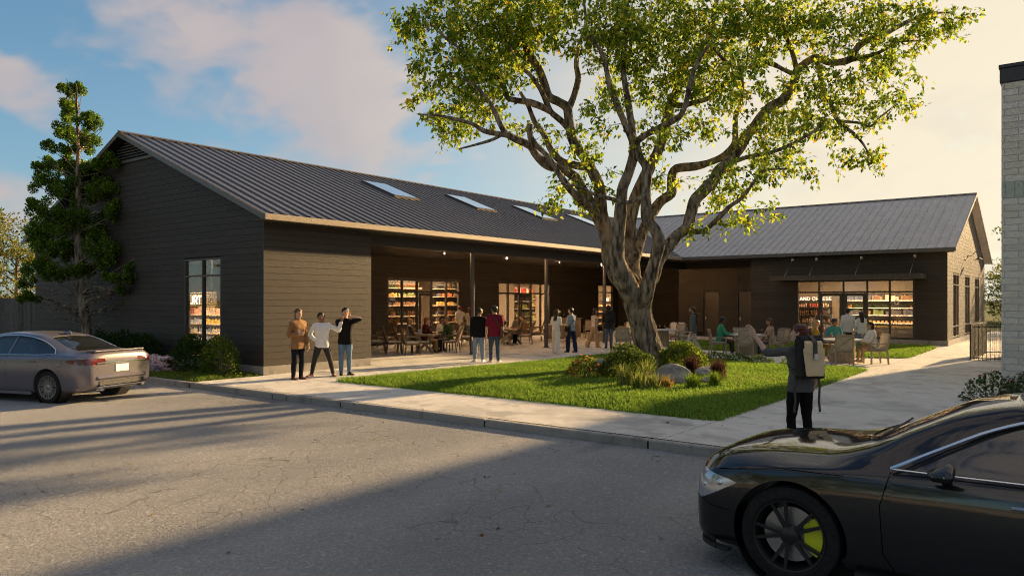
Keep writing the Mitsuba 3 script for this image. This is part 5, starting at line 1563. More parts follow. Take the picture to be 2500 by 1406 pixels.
    for s, a in ((1, arms[0]), (-1, arms[1])):
        fl = np.array([1, s, 1.0])
        d = nz(tw @ (np.asarray(a[4] if len(a) > 4 and a[4] is not None else a[1], float) * fl))
        hnd += hand_parts(wr[s], d, tw @ (np.asarray(a[2], float) * fl), tw @ (np.asarray(a[3], float) * fl), h, hands[0 if s == 1 else 1], point == s)
    bv, bf = soften(union(body), 0.035 * fine, 6)
    hv, hf_ = soften(union(headm), 0.011 * fine, 3)
    nv, nf = soften(union(hnd), 0.0065 * fine ** 2, 2)
    try:
        v, f = arr(union([man((bv, bf)), man((hv, hf_)), man((nv, nf))]))
        if len(v) < 200:
            raise ValueError
    except Exception:
        v, f = cat([(bv, bf), (hv, hf_), (nv, nf)])
    sk = np.asarray(SKIN[skin])
    col = np.tile(sk, (len(v), 1))
    rel = (v - hc) / h
    X, Y_, Z = rel @ hf, rel @ hl, rel @ hu
    near = (np.linalg.norm(rel, axis=1) < 0.085) & (X > 0.015)
    eye = near & (np.hypot((np.abs(Y_) - 0.0195) / 0.0075, (Z - 0.003) / 0.004) < 1)
    brow = near & (np.abs(Z - 0.0165) < 0.0032) & (np.abs(np.abs(Y_) - 0.02) < 0.012)
    lip = near & (np.hypot(Y_ / 0.0165, (Z + 0.0345) / 0.0052) < 1)
    cheek = near & (np.hypot((np.abs(Y_) - 0.026) / 0.014, (Z + 0.015) / 0.014) < 1)
    col[cheek] = sk * np.array([1.05, 0.90, 0.88])
    col[lip] = sk * np.array([0.85, 0.55, 0.52])
    col[brow] = np.asarray(hair[1]) * 0.8 + sk * 0.15
    col[eye] = (0.02, 0.016, 0.014)
    if beard:
        bd = near & (Z < -0.026) & ~lip
        col[bd] = np.asarray(beard) * 0.75 + sk * 0.25
    turn = T().translate([x, y, z - low]).rotate([0, 0, 1], math.degrees(rz))
    if hipz < 0.45 * h:
        turn = T().translate([x, y, z]).rotate([0, 0, 1], math.degrees(rz))
    K = dict(to_world=turn, smooth=True)
    obj('body', (v, f), 'm_skin', t, color=np.clip(col, 0, 1), **K)

    def garment(name, ms, colr, length, seed_, crease=0.005, trim=None, m='m_cloth', var=0.10, it=7):
        M = union(ms)
        for q in (trim or []):
            M = M.trim_by_plane([float(a) for a in q[0]], float(q[1]))
        vv, ff = soften(M, length * fine, it, crease * 1.9, seed_, 7.0)
        if callable(colr):
            cc = colr(vv)
        else:
            cc = tint((vv, ff), colr, var, seed_)
        return obj(name, (vv, ff), m, t, color=np.clip(cc, 0, 1), **K)

    # -- clothes
    if bottom:
        nm, cb, to = bottom
        e = 0.008 * h / 1.75 + 0.004
        ms = leg(1, e, to, wide) + leg(-1, e, to, wide) + [blob((P + Lh * 0.036 * h, 0.060 * h * g + e), (P - Lh * 0.036 * h, 0.060 * h * g + e), (hip[1], 0.050 * h * g + e), (hip[-1], 0.050 * h * g + e)),
                                                          blob((P + Lh * 0.036 * h, 0.058 * h * g + e), (P - Lh * 0.036 * h, 0.058 * h * g + e), (waist + Lh * 0.03 * h - u * 0.04 * h, 0.05 * h * g + e), (waist - Lh * 0.03 * h - u * 0.04 * h, 0.05 * h * g + e))]
        if nm in ('skirt', 'dress'):
            ms.append(m3.Manifold.batch_hull([union(leg(1, e, 0.5)), union(leg(-1, e, 0.5))]))
        garment(nm, ms, cb, 0.030, seed + 1, 0.004, [(-u, -(P - u * (hem - 0.025) * h) @ u)])
    nm, ct, sl = top
    e = 0.013 * h / 1.75 + 0.006
    down = hem
    ms = torso(e, 1.0, down)
    if True:
        cut = union(ms).trim_by_plane([float(q) for q in u], float((P - u * max(down + 0.012, -0.04) * h) @ u))
        ms = [cut]
    if sl > 0:
        ms += arm(1, e * 0.85, sl) + arm(-1, e * 0.85, sl)
    garment(nm, ms, ct, 0.024, seed + 2, 0.0065, [(-u, -(neck + u * (0.006 if sl > 0 else -0.03) * h) @ u)])
    if collar:
        cc_ = ct if not callable(ct) else (0.1, 0.05, 0.04)
        garment('collar', [bone(neck - u * 0.012 * h - fw * 0.004 * h, 0.046 * h, neck + u * 0.012 * h, 0.038 * h)], np.asarray(cc_) * 0.9, 0.02, seed + 3, 0.003, [(-u, -(neck + u * 0.022 * h) @ u)])
    if shoes is not None:
        for s in (1, -1):
            d = nz(ft[s] * np.array([1, 1, 0.0]) + np.array([0, 0, ft[s][2]]))
            sd = nz(np.cross([0, 0, 1.0], d))
            upv = np.cross(d, sd)
            b = an[s] - upv * 0.030 * h
            M = union([blob((b - d * 0.018 * h, 0.020 * h), (an[s] + upv * 0.005 * h, 0.024 * h), (b + d * 0.04 * h, 0.021 * h)), blob((b + d * 0.03 * h, 0.021 * h), (b + d * 0.085 * h + sd * 0.010 * h - upv * 0.003 * h, 0.0155 * h), (b + d * 0.085 * h - sd * 0.010 * h - upv * 0.003 * h, 0.0155 * h))])
            M = M.trim_by_plane([float(q) for q in upv], float((b - upv * 0.011 * h) @ upv))
            vv, ff = soften(M, 0.02 * fine, 3)
            cs = np.asarray(shoes)
            ks = obj('shoe', (vv, ff), 'm_vc', t, color=tint((vv, ff), cs), **K)
    # -- hair
    if hair:
        kind, hcx = hair
        cr = hc + hu * 0.018 * h - hf * 0.011 * h
        ms = [blob((cr, 0.0570 * h * hs), (cr + hf * 0.016 * h + hu * 0.009 * h, 0.0500 * h * hs), (cr - hu * 0.03 * h - hf * 0.006 * h, 0.046 * h * hs), seg=18)]
        pn_ = nz(hu * 0.70 - hf * 0.72)
        pl = [(pn_, (hc + hf * 0.046 * h + hu * 0.036 * h) @ pn_)]
        if kind == 'cap':
            ms = [blob((cr + hu * 0.004 * h, 0.057 * h), (cr + hf * 0.016 * h, 0.052 * h), seg=18)]
        if kind == 'curly':
            ms += [ball(cr + hf * 0.02 * h * math.cos(q) + hl * 0.032 * h * math.sin(q) + hu * (0.022 + 0.008 * math.cos(3 * q)) * h, 0.031 * h) for q in np.arange(8) * PI / 4]
        if kind == 'medium':
            ms += [blob((cr - hf * 0.012 * h, 0.052 * h), (hc - hu * 0.075 * h - hf * 0.038 * h, 0.022 * h), seg=12)]
        M = union(ms).trim_by_plane([float(q) for q in pl[0][0]], float(pl[0][1]))
        if kind == 'medium':
            M = union([M, blob((cr - hf * 0.026 * h, 0.046 * h), (hc - hu * 0.08 * h - hf * 0.036 * h + hl * 0.015 * h, 0.022 * h), (hc - hu * 0.08 * h - hf * 0.036 * h - hl * 0.015 * h, 0.022 * h), seg=12)])
        if kind == 'long' or kind == 'bob':
            q = neck - u * ((0.085 if kind == 'long' else 0.0) * h) - fw * 0.052 * h
            M = union([M, blob((cr - hf * 0.018 * h, 0.053 * h), (hc - hu * 0.05 * h - hf * 0.028 * h + hl * 0.025 * h, 0.034 * h), (hc - hu * 0.05 * h - hf * 0.028 * h - hl * 0.025 * h, 0.034 * h), seg=14),
                       blob((hc - hu * 0.05 * h - hf * 0.028 * h + hl * 0.024 * h, 0.033 * h), (hc - hu * 0.05 * h - hf * 0.028 * h - hl * 0.024 * h, 0.033 * h), (q + Ls * 0.022 * h, 0.022 * h), (q - Ls * 0.022 * h, 0.022 * h), seg=12)])
        vv, ff = soften(M, 0.013 * fine, 3, 0.009 if kind == 'curly' else 0.006, seed + 5, 34.0)
        obj('cap' if kind == 'cap' else 'hair', (vv, ff), 'm_hair', t, color=tint((vv, ff), hcx, 0.35, seed), **K)
        if kind == 'cap':
            M = blob((hc + hf * 0.04 * h + hu * 0.03 * h + hl * 0.025 * h, 0.006 * h), (hc + hf * 0.04 * h + hu * 0.03 * h - hl * 0.025 * h, 0.006 * h), (hc + hf * 0.085 * h + hu * 0.022 * h, 0.006 * h), seg=8)
            obj('cap_brim', arr(M), 'm_hair', t, color=tint(arr(M), hcx), **K)
    R = np.array([[math.cos(rz), -math.sin(rz), 0], [math.sin(rz), math.cos(rz), 0], [0, 0, 1.0]])
    zz = z - low if hipz >= 0.45 * h else z
    W = lambda q: R @ np.asarray(q, float) + np.array([x, y, zz])
    return dict(key=t, wr={s: W(wr[s]) for s in wr}, el={s: W(el[s]) for s in el}, chest=W(chest), back=W(chest - fw * 0.075 * h), neck=W(neck), hip=W(P), head=W(hc), fwd=R @ fw, left=R @ Ls, up=u, sh={s: W(sh[s]) for s in sh}, K=K, W=W, R=R, h=h)
D_ = math.radians
WALK_L = (((0.42, 0.02, -1), (0.10, 0, -1)), ((-0.18, 0.02, -1), (-0.62, 0, -1)))
WALK_R = (WALK_L[1], WALK_L[0])
SIT = (((1, 0.16, -0.06), (0.10, 0, -1)), ((1, 0.16, -0.06), (0.02, 0.03, -1)))
STAND = (((0.03, 0.05, -1), (-0.03, 0.0, -1)), ((0.05, 0.06, -1), (-0.04, 0.0, -1)))
HANG = ((0.03, 0.14, -1), (0.18, 0.02, -1), (0, -1, 0), (1, 0, 0))
FWD = ((0.25, 0.16, -1), (1, -0.25, 0.12), (0, -0.4, -1), (0, -1, 0.3))
TABLE = ((0.45, 0.16, -0.85), (1, -0.35, -0.05), (0, -0.2, -1), (0, -1, 0))

# three friends by the boarded corner
a1 = person('man in a tan overshirt holding a glass, leftmost of three by the corner wall', -15.84, 11.81, D_(5), 1.80, arms=(((0.10, 0.14, -1), (0.35, -0.1, -1), (0, -1, 0), (1, 0, 0)), ((-0.18, 0.20, -1), (0.92, -0.22, 0.12), (0, -1, 0), (0, 0, 1))),
            legs=(((0.10, 0.04, -1), (-0.10, 0, -1)), ((-0.02, 0.05, -1), (-0.10, 0, -1))), head=(-0.25, 0.0, 0), skin='fair', hair=('medium', (0.11, 0.06, 0.03)), top=('overshirt', (0.245, 0.135, 0.062), 1.0), bottom=('jeans', (0.010, 0.012, 0.022), 1.0), shoes=(0.12, 0.045, 0.02), hem=0.075, collar=True, hands=(0.5, 1.05), seed=1, fine=0.8, feet=(0.2, -0.1))
a2 = person('man in a white sweater with one hand on his hip and one finger raised', -15.92, 12.64, D_(-48), 1.72, lean=(0.0, -0.03), head=(0.25, 0.02, -0.14), arms=(((0.15, 0.85, -0.42), (0.10, 0.30, 0.95), (0.8, -0.4, 0), (-0.5, -1, 0)), ('hip', (-0.5, 1.0, -0.1), (0.2, -0.9, 0.2), (0.2, 0, 1), (0.75, -0.35, -0.6))),
            legs=(((0.05, 0.30, -1), (-0.06, 0.22, -1)), ((0.05, 0.30, -1), (-0.06, 0.20, -1))), skin='brown', hair=('short', (0.012, 0.010, 0.009)), top=('sweater', (0.74, 0.73, 0.70), 0.93), bottom=('trousers', (0.045, 0.043, 0.042), 1.0), shoes=(0.24, 0.14, 0.085), hem=0.05, hands=(0.95, 0.5), seed=2, fine=0.8, feet=(0.5, -0.75), point=1)
a3 = person('man in a black sweater and pale blue jeans calling through cupped hands', -15.78, 13.29, D_(-36), 1.81, head=(0.15, 0.06, 0), arms=(('mouth', (0.25, 1.0, -0.25), (0.1, -1, 0.3), (-0.5, 0, 1), (0.15, -0.25, 1.0)), ('mouth', (0.5, 0.55, -0.8), (0.1, -1, 0.3), (-0.5, 0, 1), (0.15, -0.2, 1.0))),
            legs=STAND, skin='pale', hair=('short', (0.010, 0.009, 0.009)), top=('sweater', (0.012, 0.011, 0.011), 1.0), bottom=('jeans', (0.13, 0.20, 0.30), 1.0), shoes=(0.015, 0.012, 0.010), hem=0.05, hands=(0.45, 0.45), seed=3, fine=0.8, feet=(0.65, 0.0))
w_ = a1['wr'][-1] + np.array([0.09, -0.02, 0.03])
tg = thing('drinking_glass', 'clear drinking glass in the hand of the man in the tan overshirt', 'glass')
scene['m_clear'] = {'type': 'dielectric', 'int_ior': 1.5}
mat('m_glassware', (0.78, 0.80, 0.80), 0.08, spec=0.9)
scene['m_goblet'] = {'type': 'thindielectric', 'int_ior': 1.6}
obj('glass_wall', lathe([(0.0, 0.0), (0.030, 0.0), (0.036, 0.12), (0.033, 0.12), (0.028, 0.008), (0.0, 0.008)], 16, w_ - np.array([0, 0, 0.03])), 'm_goblet', tg, smooth=30)

# the pair at the lawn's edge
a4 = person('man in black cap and black jacket seen from behind beside the man in maroon', -15.72, 18.80, D_(122), 1.76, head=(-0.85, 0.05, 0), arms=(HANG, ((0.05, 0.12, -1), (0.12, -0.02, -1), (0, -1, 0), (1, 0, 0))), legs=(((0.02, 0.10, -1), (-0.05, 0.02, -1)), ((0.0, 0.06, -1), (0.02, 0.04, -1))),
            skin='tan', hair=('cap', (0.012, 0.011, 0.011)), top=('jacket', (0.010, 0.010, 0.011), 0.95), bottom=('jeans', (0.19, 0.25, 0.33), 0.95), shoes=(0.75, 0.74, 0.72), hem=0.055, seed=4, wide=0.012, fat=1.05, feet=(0.6, -0.2), beard=(0.02, 0.015, 0.012))
a5 = person('man in a maroon T-shirt with a brown shoulder bag, seen from behind', -15.20, 18.98, D_(132), 1.84, head=(0.35, 0, 0), arms=(((0.10, 0.20, -1), (0.3, 0.05, -1), (0, -1, 0), (1, 0, 0)), HANG), legs=(((0.05, 0.08, -1), (-0.08, 0.02, -1)), ((-0.02, 0.04, -1), (-0.06, 0.02, -1))),
            skin='fair', hair=('short', (0.015, 0.011, 0.009)), top=('tshirt', (0.165, 0.014, 0.030), 0.42), bottom=('jeans', (0.052, 0.072, 0.115), 1.0), shoes=(0.62, 0.56, 0.48), hem=0.05, seed=5, fat=1.04, feet=(0.4, -0.6))
a6 = person('woman in a white top and wide white trousers walking in the forecourt', -15.95, 23.64, D_(98), 1.68, True, head=(-0.5, 0, 0), arms=(((0.10, 0.25, -1), (0.75, 0.1, -0.15), (0, -1, 0), (0, 0, 1)), HANG), legs=(((0.25, 0.03, -1), (0.0, 0, -1)), ((-0.22, 0.03, -1), (-0.42, 0, -1))),
            skin='tan', hair=('long', (0.022, 0.014, 0.012)), top=('tshirt', (0.72, 0.70, 0.66), 0.38), bottom=('wide_trousers', (0.68, 0.66, 0.60), 1.0), shoes=(0.6, 0.56, 0.5), hem=-0.03, seed=6, wide=0.055, feet=(0, (0, -0.5)))
a7 = person('woman with short dark hair in a denim vest and dark flared jeans', -15.72, 24.34, D_(170), 1.74, True, head=(0.1, 0, 0), arms=(HANG, ((0.12, 0.12, -1), (0.85, -0.1, -0.3), (0, -1, 0), (0, 0, 1))), legs=(((0.22, 0.04, -1), (-0.02, 0, -1)), ((-0.15, 0.04, -1), (-0.16, 0, -1))),
            skin='fair', hair=('short', (0.015, 0.010, 0.009)), top=('vest', (0.25, 0.32, 0.38), 0.40), bottom=('jeans', (0.022, 0.028, 0.060), 1.0), shoes=(0.02, 0.018, 0.016), hem=0.03, seed=7, wide=0.030)
a8 = person('woman in a cream camisole and wide tan trousers walking beside the porch column', -16.55, 27.42, D_(60), 1.68, True, head=(-0.2, 0, 0), arms=(HANG, ((-0.12, 0.12, -1), (0.05, 0, -1), (0, -1, 0), (1, 0, 0))), legs=(((-0.28, 0.03, -1), (-0.5, 0, -1)), ((0.22, 0.03, -1), (0.05, 0, -1))),
            skin='tan', hair=('bob', (0.018, 0.012, 0.010)), top=('camisole', (0.62, 0.58, 0.50), 0.0), bottom=('wide_trousers', (0.40, 0.29, 0.17), 1.0), shoes=(0.36, 0.24, 0.14), hem=-0.02, seed=8, wide=0.045, feet=((0, -0.6), 0))
a9 = person('man in dark clothes with a black backpack standing before the narrow window', -15.82, 27.36, D_(130), 1.80, head=(0.0, 0, 0), arms=(HANG, HANG), legs=STAND, skin='dark', hair=('medium', (0.010, 0.009, 0.008)), top=('tshirt', (0.030, 0.032, 0.036), 0.5), bottom=('jeans', (0.085, 0.125, 0.18), 1.0), shoes=(0.015, 0.014, 0.013), hem=0.06, seed=9)
a10 = person('bearded man in grey shirt and pale trousers walking past with a brown backpack', -11.85, 26.85, D_(208), 1.80, head=(0.15, -0.05, 0), arms=(HANG, ((-0.12, 0.12, -1), (0.25, 0, -1), (0, -1, 0), (1, 0, 0))), legs=WALK_L, skin='tan', hair=('short', (0.02, 0.014, 0.011)), beard=(0.02, 0.014, 0.011), top=('shirt', (0.095, 0.115, 0.115), 0.9), bottom=('trousers', (0.48, 0.46, 0.42), 1.0), shoes=(0.60, 0.57, 0.52), hem=0.07, seed=10, collar=True, feet=(0, (0, -0.55)))
a11 = person('man in a pale T-shirt with red cap embracing a red-haired woman at the shop window', -24.30, 27.62, D_(165), 1.74, head=(-0.2, 0, 0), arms=(HANG, ((-0.1, 0.65, -0.75), (-0.35, 0.45, -0.5), (0, -1, 0), (1, 0, 0))), legs=STAND, skin='fair', hair=('short', (0.14, 0.012, 0.012)), top=('tshirt', (0.50, 0.46, 0.40), 0.42), bottom=('jeans', (0.10, 0.12, 0.16), 1.0), hem=0.05, seed=11)
a12 = person('woman with long red hair beside the man at the shop window', -24.02, 28.02, D_(165), 1.66, True, arms=(((-0.2, 0.5, -0.8), (0.15, -0.3, 0.0), (0, -1, 0), (1, 0, 0)), HANG), legs=STAND, skin='fair', hair=('long', (0.13, 0.010, 0.014)), top=('tshirt', (0.42, 0.37, 0.32), 0.42), bottom=('jeans', (0.09, 0.11, 0.14), 1.0), hem=0.05, seed=12)
a13 = person('man in a white shirt seen from behind before the glass doors of the wing', -7.30, 30.95, D_(118), 1.72, head=(-0.1, 0, 0), arms=(HANG, ((0.2, 0.2, -1), (0.5, -0.3, -0.8), (0, -1, 0), (1, 0, 0))), legs=STAND, skin='tan', hair=('short', (0.02, 0.015, 0.012)), top=('shirt', (0.62, 0.62, 0.62), 0.95), bottom=('trousers', (0.08, 0.07, 0.06), 1.0), hem=0.06, seed=13, collar=True)
a14 = person('woman with long dark hair in a white blouse and jeans facing the glass doors', -6.78, 30.80, D_(125), 1.58, True, arms=(((0.1, 0.3, -1), (0.3, -0.1, -1), (0, -1, 0), (1, 0, 0)), HANG), legs=STAND, skin='tan', hair=('long', (0.018, 0.013, 0.012)), top=('blouse', (0.60, 0.62, 0.66), 0.9), bottom=('jeans', (0.13, 0.20, 0.33), 1.0), hem=0.04, seed=14)
# the young man in front
a15 = person('young man with curly auburn hair reaching out an arm, backpack on, at the kerb', -2.95, 10.04, D_(140), 1.70, lean=(-0.06, 0.0), head=(0.72, 0.05, 0.0), arms=(((0.74, 0.58, -0.10), (0.32, 0.49, 0.86), (-0.3, 0.9, 0.3), (0.8, -0.2, 0.5), (0.29, 0.42, 0.86)), ((-0.05, 0.16, -1), (0.32, -0.12, -1), (0, -1, 0), (1, 0, 0))),
             legs=(((0.12, 0.06, -1), (-0.12, 0.02, -1)), ((0.02, 0.06, -1), (-0.08, 0.02, -1))), skin='pale', hair=('curly', (0.085, 0.022, 0.012)), top=('sweater', (0.10, 0.096, 0.09), 0.56), bottom=('trousers', (0.010, 0.009, 0.009), 1.0), shoes=(0.03, 0.03, 0.03), hem=0.025, hands=(0.30, 0.6), seed=15, fine=0.6, fat=0.91)

# seated on the porch and at the round tables
def plaid(v):
    k = (np.floor(v[:, 2] / 0.05) + np.floor((v[:, 0] + v[:, 1]) / 0.06)) % 2
    return np.where(k[:, None] > 0, [[0.16, 0.025, 0.022]], [[0.035, 0.02, 0.02]])


SITTERS = [
    ('woman with long blonde hair in a white top seated at the nearest wooden porch table', -20.55, 20.35, 50, 1.66, True, 'fair', ('long', (0.38, 0.22, 0.07)), ('blouse', (0.60, 0.55, 0.47), 0.9), ('jeans', (0.05, 0.06, 0.09), 1.0)),
    ('person with auburn hair in a red plaid shirt seated at the nearest wooden porch table', -19.85, 20.55, 62, 1.72, False, 'fair', ('medium', (0.20, 0.07, 0.03)), ('shirt', plaid, 0.95), ('trousers', (0.24, 0.15, 0.05), 1.0)),
    ('woman in a white shirt and sunglasses seated behind the flowers on the porch', -20.25, 21.95, -60, 1.68, True, 'tan', ('bob', (0.015, 0.010, 0.009)), ('shirt', (0.68, 0.65, 0.60), 1.0), ('trousers', (0.02, 0.02, 0.025), 1.0)),
    ('man in a dark green sweater seated at the right of the nearest porch table', -19.42, 21.50, 205, 1.80, False, 'fair', ('short', (0.16, 0.10, 0.05)), ('sweater', (0.040, 0.062, 0.028), 0.95), ('trousers', (0.035, 0.037, 0.045), 1.0)),
    ('person in a white shirt seated behind the flowers of the second porch table', -21.12, 26.72, 40, 1.70, True, 'tan', ('bob', (0.02, 0.014, 0.011)), ('shirt', (0.62, 0.55, 0.50), 0.9), ('trousers', (0.36, 0.27, 0.18), 1.0)),
    ('man in a tan blazer seated at the second porch table facing left', -20.02, 27.12, 205, 1.78, False, 'fair', ('short', (0.09, 0.05, 0.03)), ('blazer', (0.23, 0.14, 0.075), 1.0), ('trousers', (0.012, 0.012, 0.014), 1.0)),
    ('man in a bright green sweater seated at the left of the far round table', -10.78, 26.80, 32, 1.80, False, 'dark', ('short', (0.010, 0.009, 0.008)), ('sweater', (0.055, 0.30, 0.19), 0.95), ('trousers', (0.050, 0.047, 0.044), 1.0)),
    ('dark-haired woman in sleeveless top and jeans at the right of the far round table', -9.13, 27.60, 222, 1.70, True, 'tan', ('long', (0.055, 0.018, 0.014)), ('camisole', (0.42, 0.33, 0.26), 0.0), ('jeans', (0.07, 0.12, 0.20), 1.0)),
    ('blonde woman in a mustard dress seated at the left of the near round table', -7.12, 25.95, 20, 1.70, True, 'fair', ('long', (0.42, 0.25, 0.09)), ('dress', (0.36, 0.22, 0.035), 0.9), ('dress', (0.36, 0.22, 0.035), 0.45)),
    ('man in a teal polo shirt seated at the back of the near round table', -6.92, 27.35, -62, 1.76, False, 'brown', ('short', (0.012, 0.010, 0.009)), ('polo', (0.060, 0.24, 0.25), 0.42), ('trousers', (0.03, 0.035, 0.05), 1.0)),
    ('dark-haired woman in white cardigan at the right of the near round table', -5.34, 25.80, 218, 1.66, True, 'tan', ('long', (0.012, 0.010, 0.010)), ('cardigan', (0.60, 0.60, 0.57), 0.95), ('skirt', (0.36, 0.27, 0.22), 0.45)),
]
SEATED = []
for i, (lb, x, y, rz, H, fem, skin, hair, top, bot) in enumerate(SITTERS):
    heels = i in (8, 10)
    s = person(lb, x, y, D_(rz), H, fem, hipz=0.535, lean=(0.10 if i not in (2, 8) else -0.02, 0.0), head=((0.2, -0.3, 0.1, 0.15, 0.0, 0.1, 0.0, 0.1, 0.25, 0.6, 0.0)[i], -0.08, 0), arms=((TABLE, TABLE) if i not in (8,) else (FWD, HANG)), legs=SIT, skin=skin, hair=hair, top=top, bottom=bot,
               shoes=((0.38, 0.24, 0.14) if i == 10 else (0.22, 0.09, 0.03) if i == 8 else (0.55, 0.53, 0.5) if i in (0, 5, 6) else (0.02, 0.018, 0.016)), hem=0.03, seed=30 + i, collar=(i in (1, 2, 5, 9)), fine=1.35)
    SEATED.append(s)
# sunglasses
s = SEATED[2]
hd = s['head']
sg = thing('sunglasses', 'dark sunglasses on the woman in the white shirt', 'sunglasses')
f_, l_ = nz([math.cos(D_(-54)), math.sin(D_(-54)), -0.08]), nz([-math.sin(D_(-54)), math.cos(D_(-54)), 0])
obj('frame', cat([tube([hd + f_ * 0.098 + l_ * 0.008, hd + f_ * 0.098 - l_ * 0.008], 0.004, 6)] + [tube([hd + f_ * 0.095 + l_ * k * 0.055, hd + f_ * 0.0 + l_ * k * 0.088], 0.004, 6) for k in (1, -1)]), 'm_dark', sg)
for k in (1, -1):
    obj('lens', hull([hd + f_ * (0.098 + q) + l_ * (k * 0.034 + 0.026 * math.cos(w)) + np.array([0, 0, 0.02 * math.sin(w) + 0.004]) for w in np.arange(8) * PI / 4 for q in (-0.003, 0.003)]), 'm_dark', sg)


def backpack(p, label, body, flap, w=0.30, hgt=0.46, dep=0.17, k=1.0, straps=True, roll=False):
    """worn on the back of the person record p."""
    t = thing('backpack', label, 'backpack')
    u, b, s = p['up'], -p['fwd'], p['left']
    u = nz(u - b * (u @ b) * 0 + b * 0.05)
    c = p['chest'] + b * (0.062 * p['h'] + dep * 0.5) + u * 0.02
    Q = lambda x, y, z: c + s * x + b * y + u * z
    r = 0.035
    pts = [(i * (w / 2 - r), j * (dep / 2 - r), zz) for i in (1, -1) for j in (1, -1) for zz in (-hgt / 2 + r, hgt / 2 - r)]
    M = m3.Manifold.batch_hull([ball(Q(*q), r, 10) for q in pts] + [ball(Q(0, dep * 0.5 + 0.004, -hgt * 0.22), r * 0.8, 10)])
    v, f = soften(M, 0.03, 4, 0.006, 5, 9.0)
    obj('bag_body', (v, f), 'm_vc', t, smooth=True, color=tint((v, f), body, 0.06))
    if roll:
        pn = [(i * (w / 2 - 0.060 + 0.025 * (zz > 0)), dep / 2 + 0.012 + 0.012 * (zz < 0), zz) for i in (1, -1) for zz in (-hgt * 0.40, hgt * 0.22)]
        M = m3.Manifold.batch_hull([ball(Q(*q), 0.016, 10) for q in pn])
        v, f = soften(M, 0.02, 3, 0.003, 6, 12.0)
        obj('front_panel', (v, f), 'm_vc', t, smooth=True, color=tint((v, f), flap, 0.05))
        M = m3.Manifold.batch_hull([ball(Q(i * (w / 2 - 0.06), dep / 2 + 0.022, zz), 0.014, 10) for i in (1, -1) for zz in (hgt * 0.12, hgt * 0.36)] + [ball(Q(i * (w / 2 - 0.05), 0.0, hgt * 0.5), 0.025, 10) for i in (1, -1)])
        v, f = soften(M, 0.02, 3, 0.003, 7, 12.0)
        obj('flap', (v, f), 'm_vc', t, smooth=True, color=tint((v, f), flap, 0.05))
        obj('closing_strap', cat([bar(Q(0, dep / 2 + 0.042, hgt * 0.40), Q(0, dep / 2 + 0.042, hgt * 0.02), 0.055, 0.012, b), bar(Q(0, 0.03, hgt * 0.545), Q(0, dep / 2 + 0.045, hgt * 0.40), 0.055, 0.012, b)]), 'm_dark', t)
        obj('buckle', cbox((-0.028, -0.008, -0.04), (0.028, 0.008, 0.04), 0.006), 'm_steel', t, to_world=T(np.array([[*(s), 0], [*(b), 0], [*(u), 0], [0, 0, 0, 1]]).T.tolist() if False else np.vstack([np.column_stack([s, b, u, Q(0, dep / 2 + 0.056, hgt * 0.04)]), [0, 0, 0, 1]]).tolist()))
        M = m3.Manifold.batch_hull([ball(Q(i * (w / 2 - 0.03), 0.01, hgt * 0.5), 0.03, 10) for i in (1, -1)] + [ball(Q(i * (w / 2 + 0.01), 0.0, hgt * 0.53), 0.014, 10) for i in (1, -1)])
        v, f = soften(M, 0.025, 3)
        obj('rolled_top', (v, f), 'm_vc', t, smooth=True, color=tint((v, f), body))
    else:
        M = m3.Manifold.batch_hull([ball(Q(i * (w / 2 - 0.07), dep / 2 + 0.012, zz), 0.022, 10) for i in (1, -1) for zz in (-hgt * 0.34, -hgt * 0.02)])
        v, f = soften(M, 0.025, 3)
        obj('front_pocket', (v, f), 'm_vc', t, smooth=True, color=tint((v, f), flap, 0.05))
    for k_ in (1, -1):
        a = Q(k_ * 0.085, -dep / 2, hgt * 0.46)
        sh = p['sh'][k_] * 0.55 + p['neck'] * 0.45 + u * 0.042 - b * 0.012
        ch = p['chest'] + s * k_ * 0.10 - b * (0.075 * p['h'])
        q = Q(k_ * (w / 2 - 0.02), -dep * 0.4, -hgt * 0.38)
        und = p['chest'] + s * k_ * 0.165 - u * 0.12 - b * 0.02
        S = spline(np.array([a, sh, ch, und, q]), 0.05)
        obj('shoulder_strap', cat([bar(S[i], S[i + 1], 0.05, 0.012, nz(S[i] - p['chest'])) for i in range(len(S) - 1)]), 'm_dark', t)
        if straps:
            S = np.array([q, q + s * k_ * 0.03 + np.array([0, 0, -0.18]), q + s * k_ * 0.02 + np.array([0, 0, -0.36]), q + s * k_ * 0.035 + np.array([0, 0, -0.50])])
            obj('hanging_strap', cat([bar(S[i], S[i + 1], 0.03, 0.008, b) for i in range(3)]), 'm_dark', t)


backpack(a15, 'black and cream roll-top backpack with hanging straps worn by the young man at the kerb', (0.012, 0.011, 0.011), (0.66, 0.49, 0.28), 0.34, 0.52, 0.16, roll=True)
backpack(a9, 'plain black backpack worn by the man at the narrow window', (0.012, 0.012, 0.014), (0.016, 0.016, 0.018), 0.31, 0.48, 0.17, straps=False)
backpack(a10, 'brown backpack worn by the bearded man in the grey shirt', (0.085, 0.05, 0.028), (0.07, 0.04, 0.022), 0.28, 0.44, 0.17, straps=False)
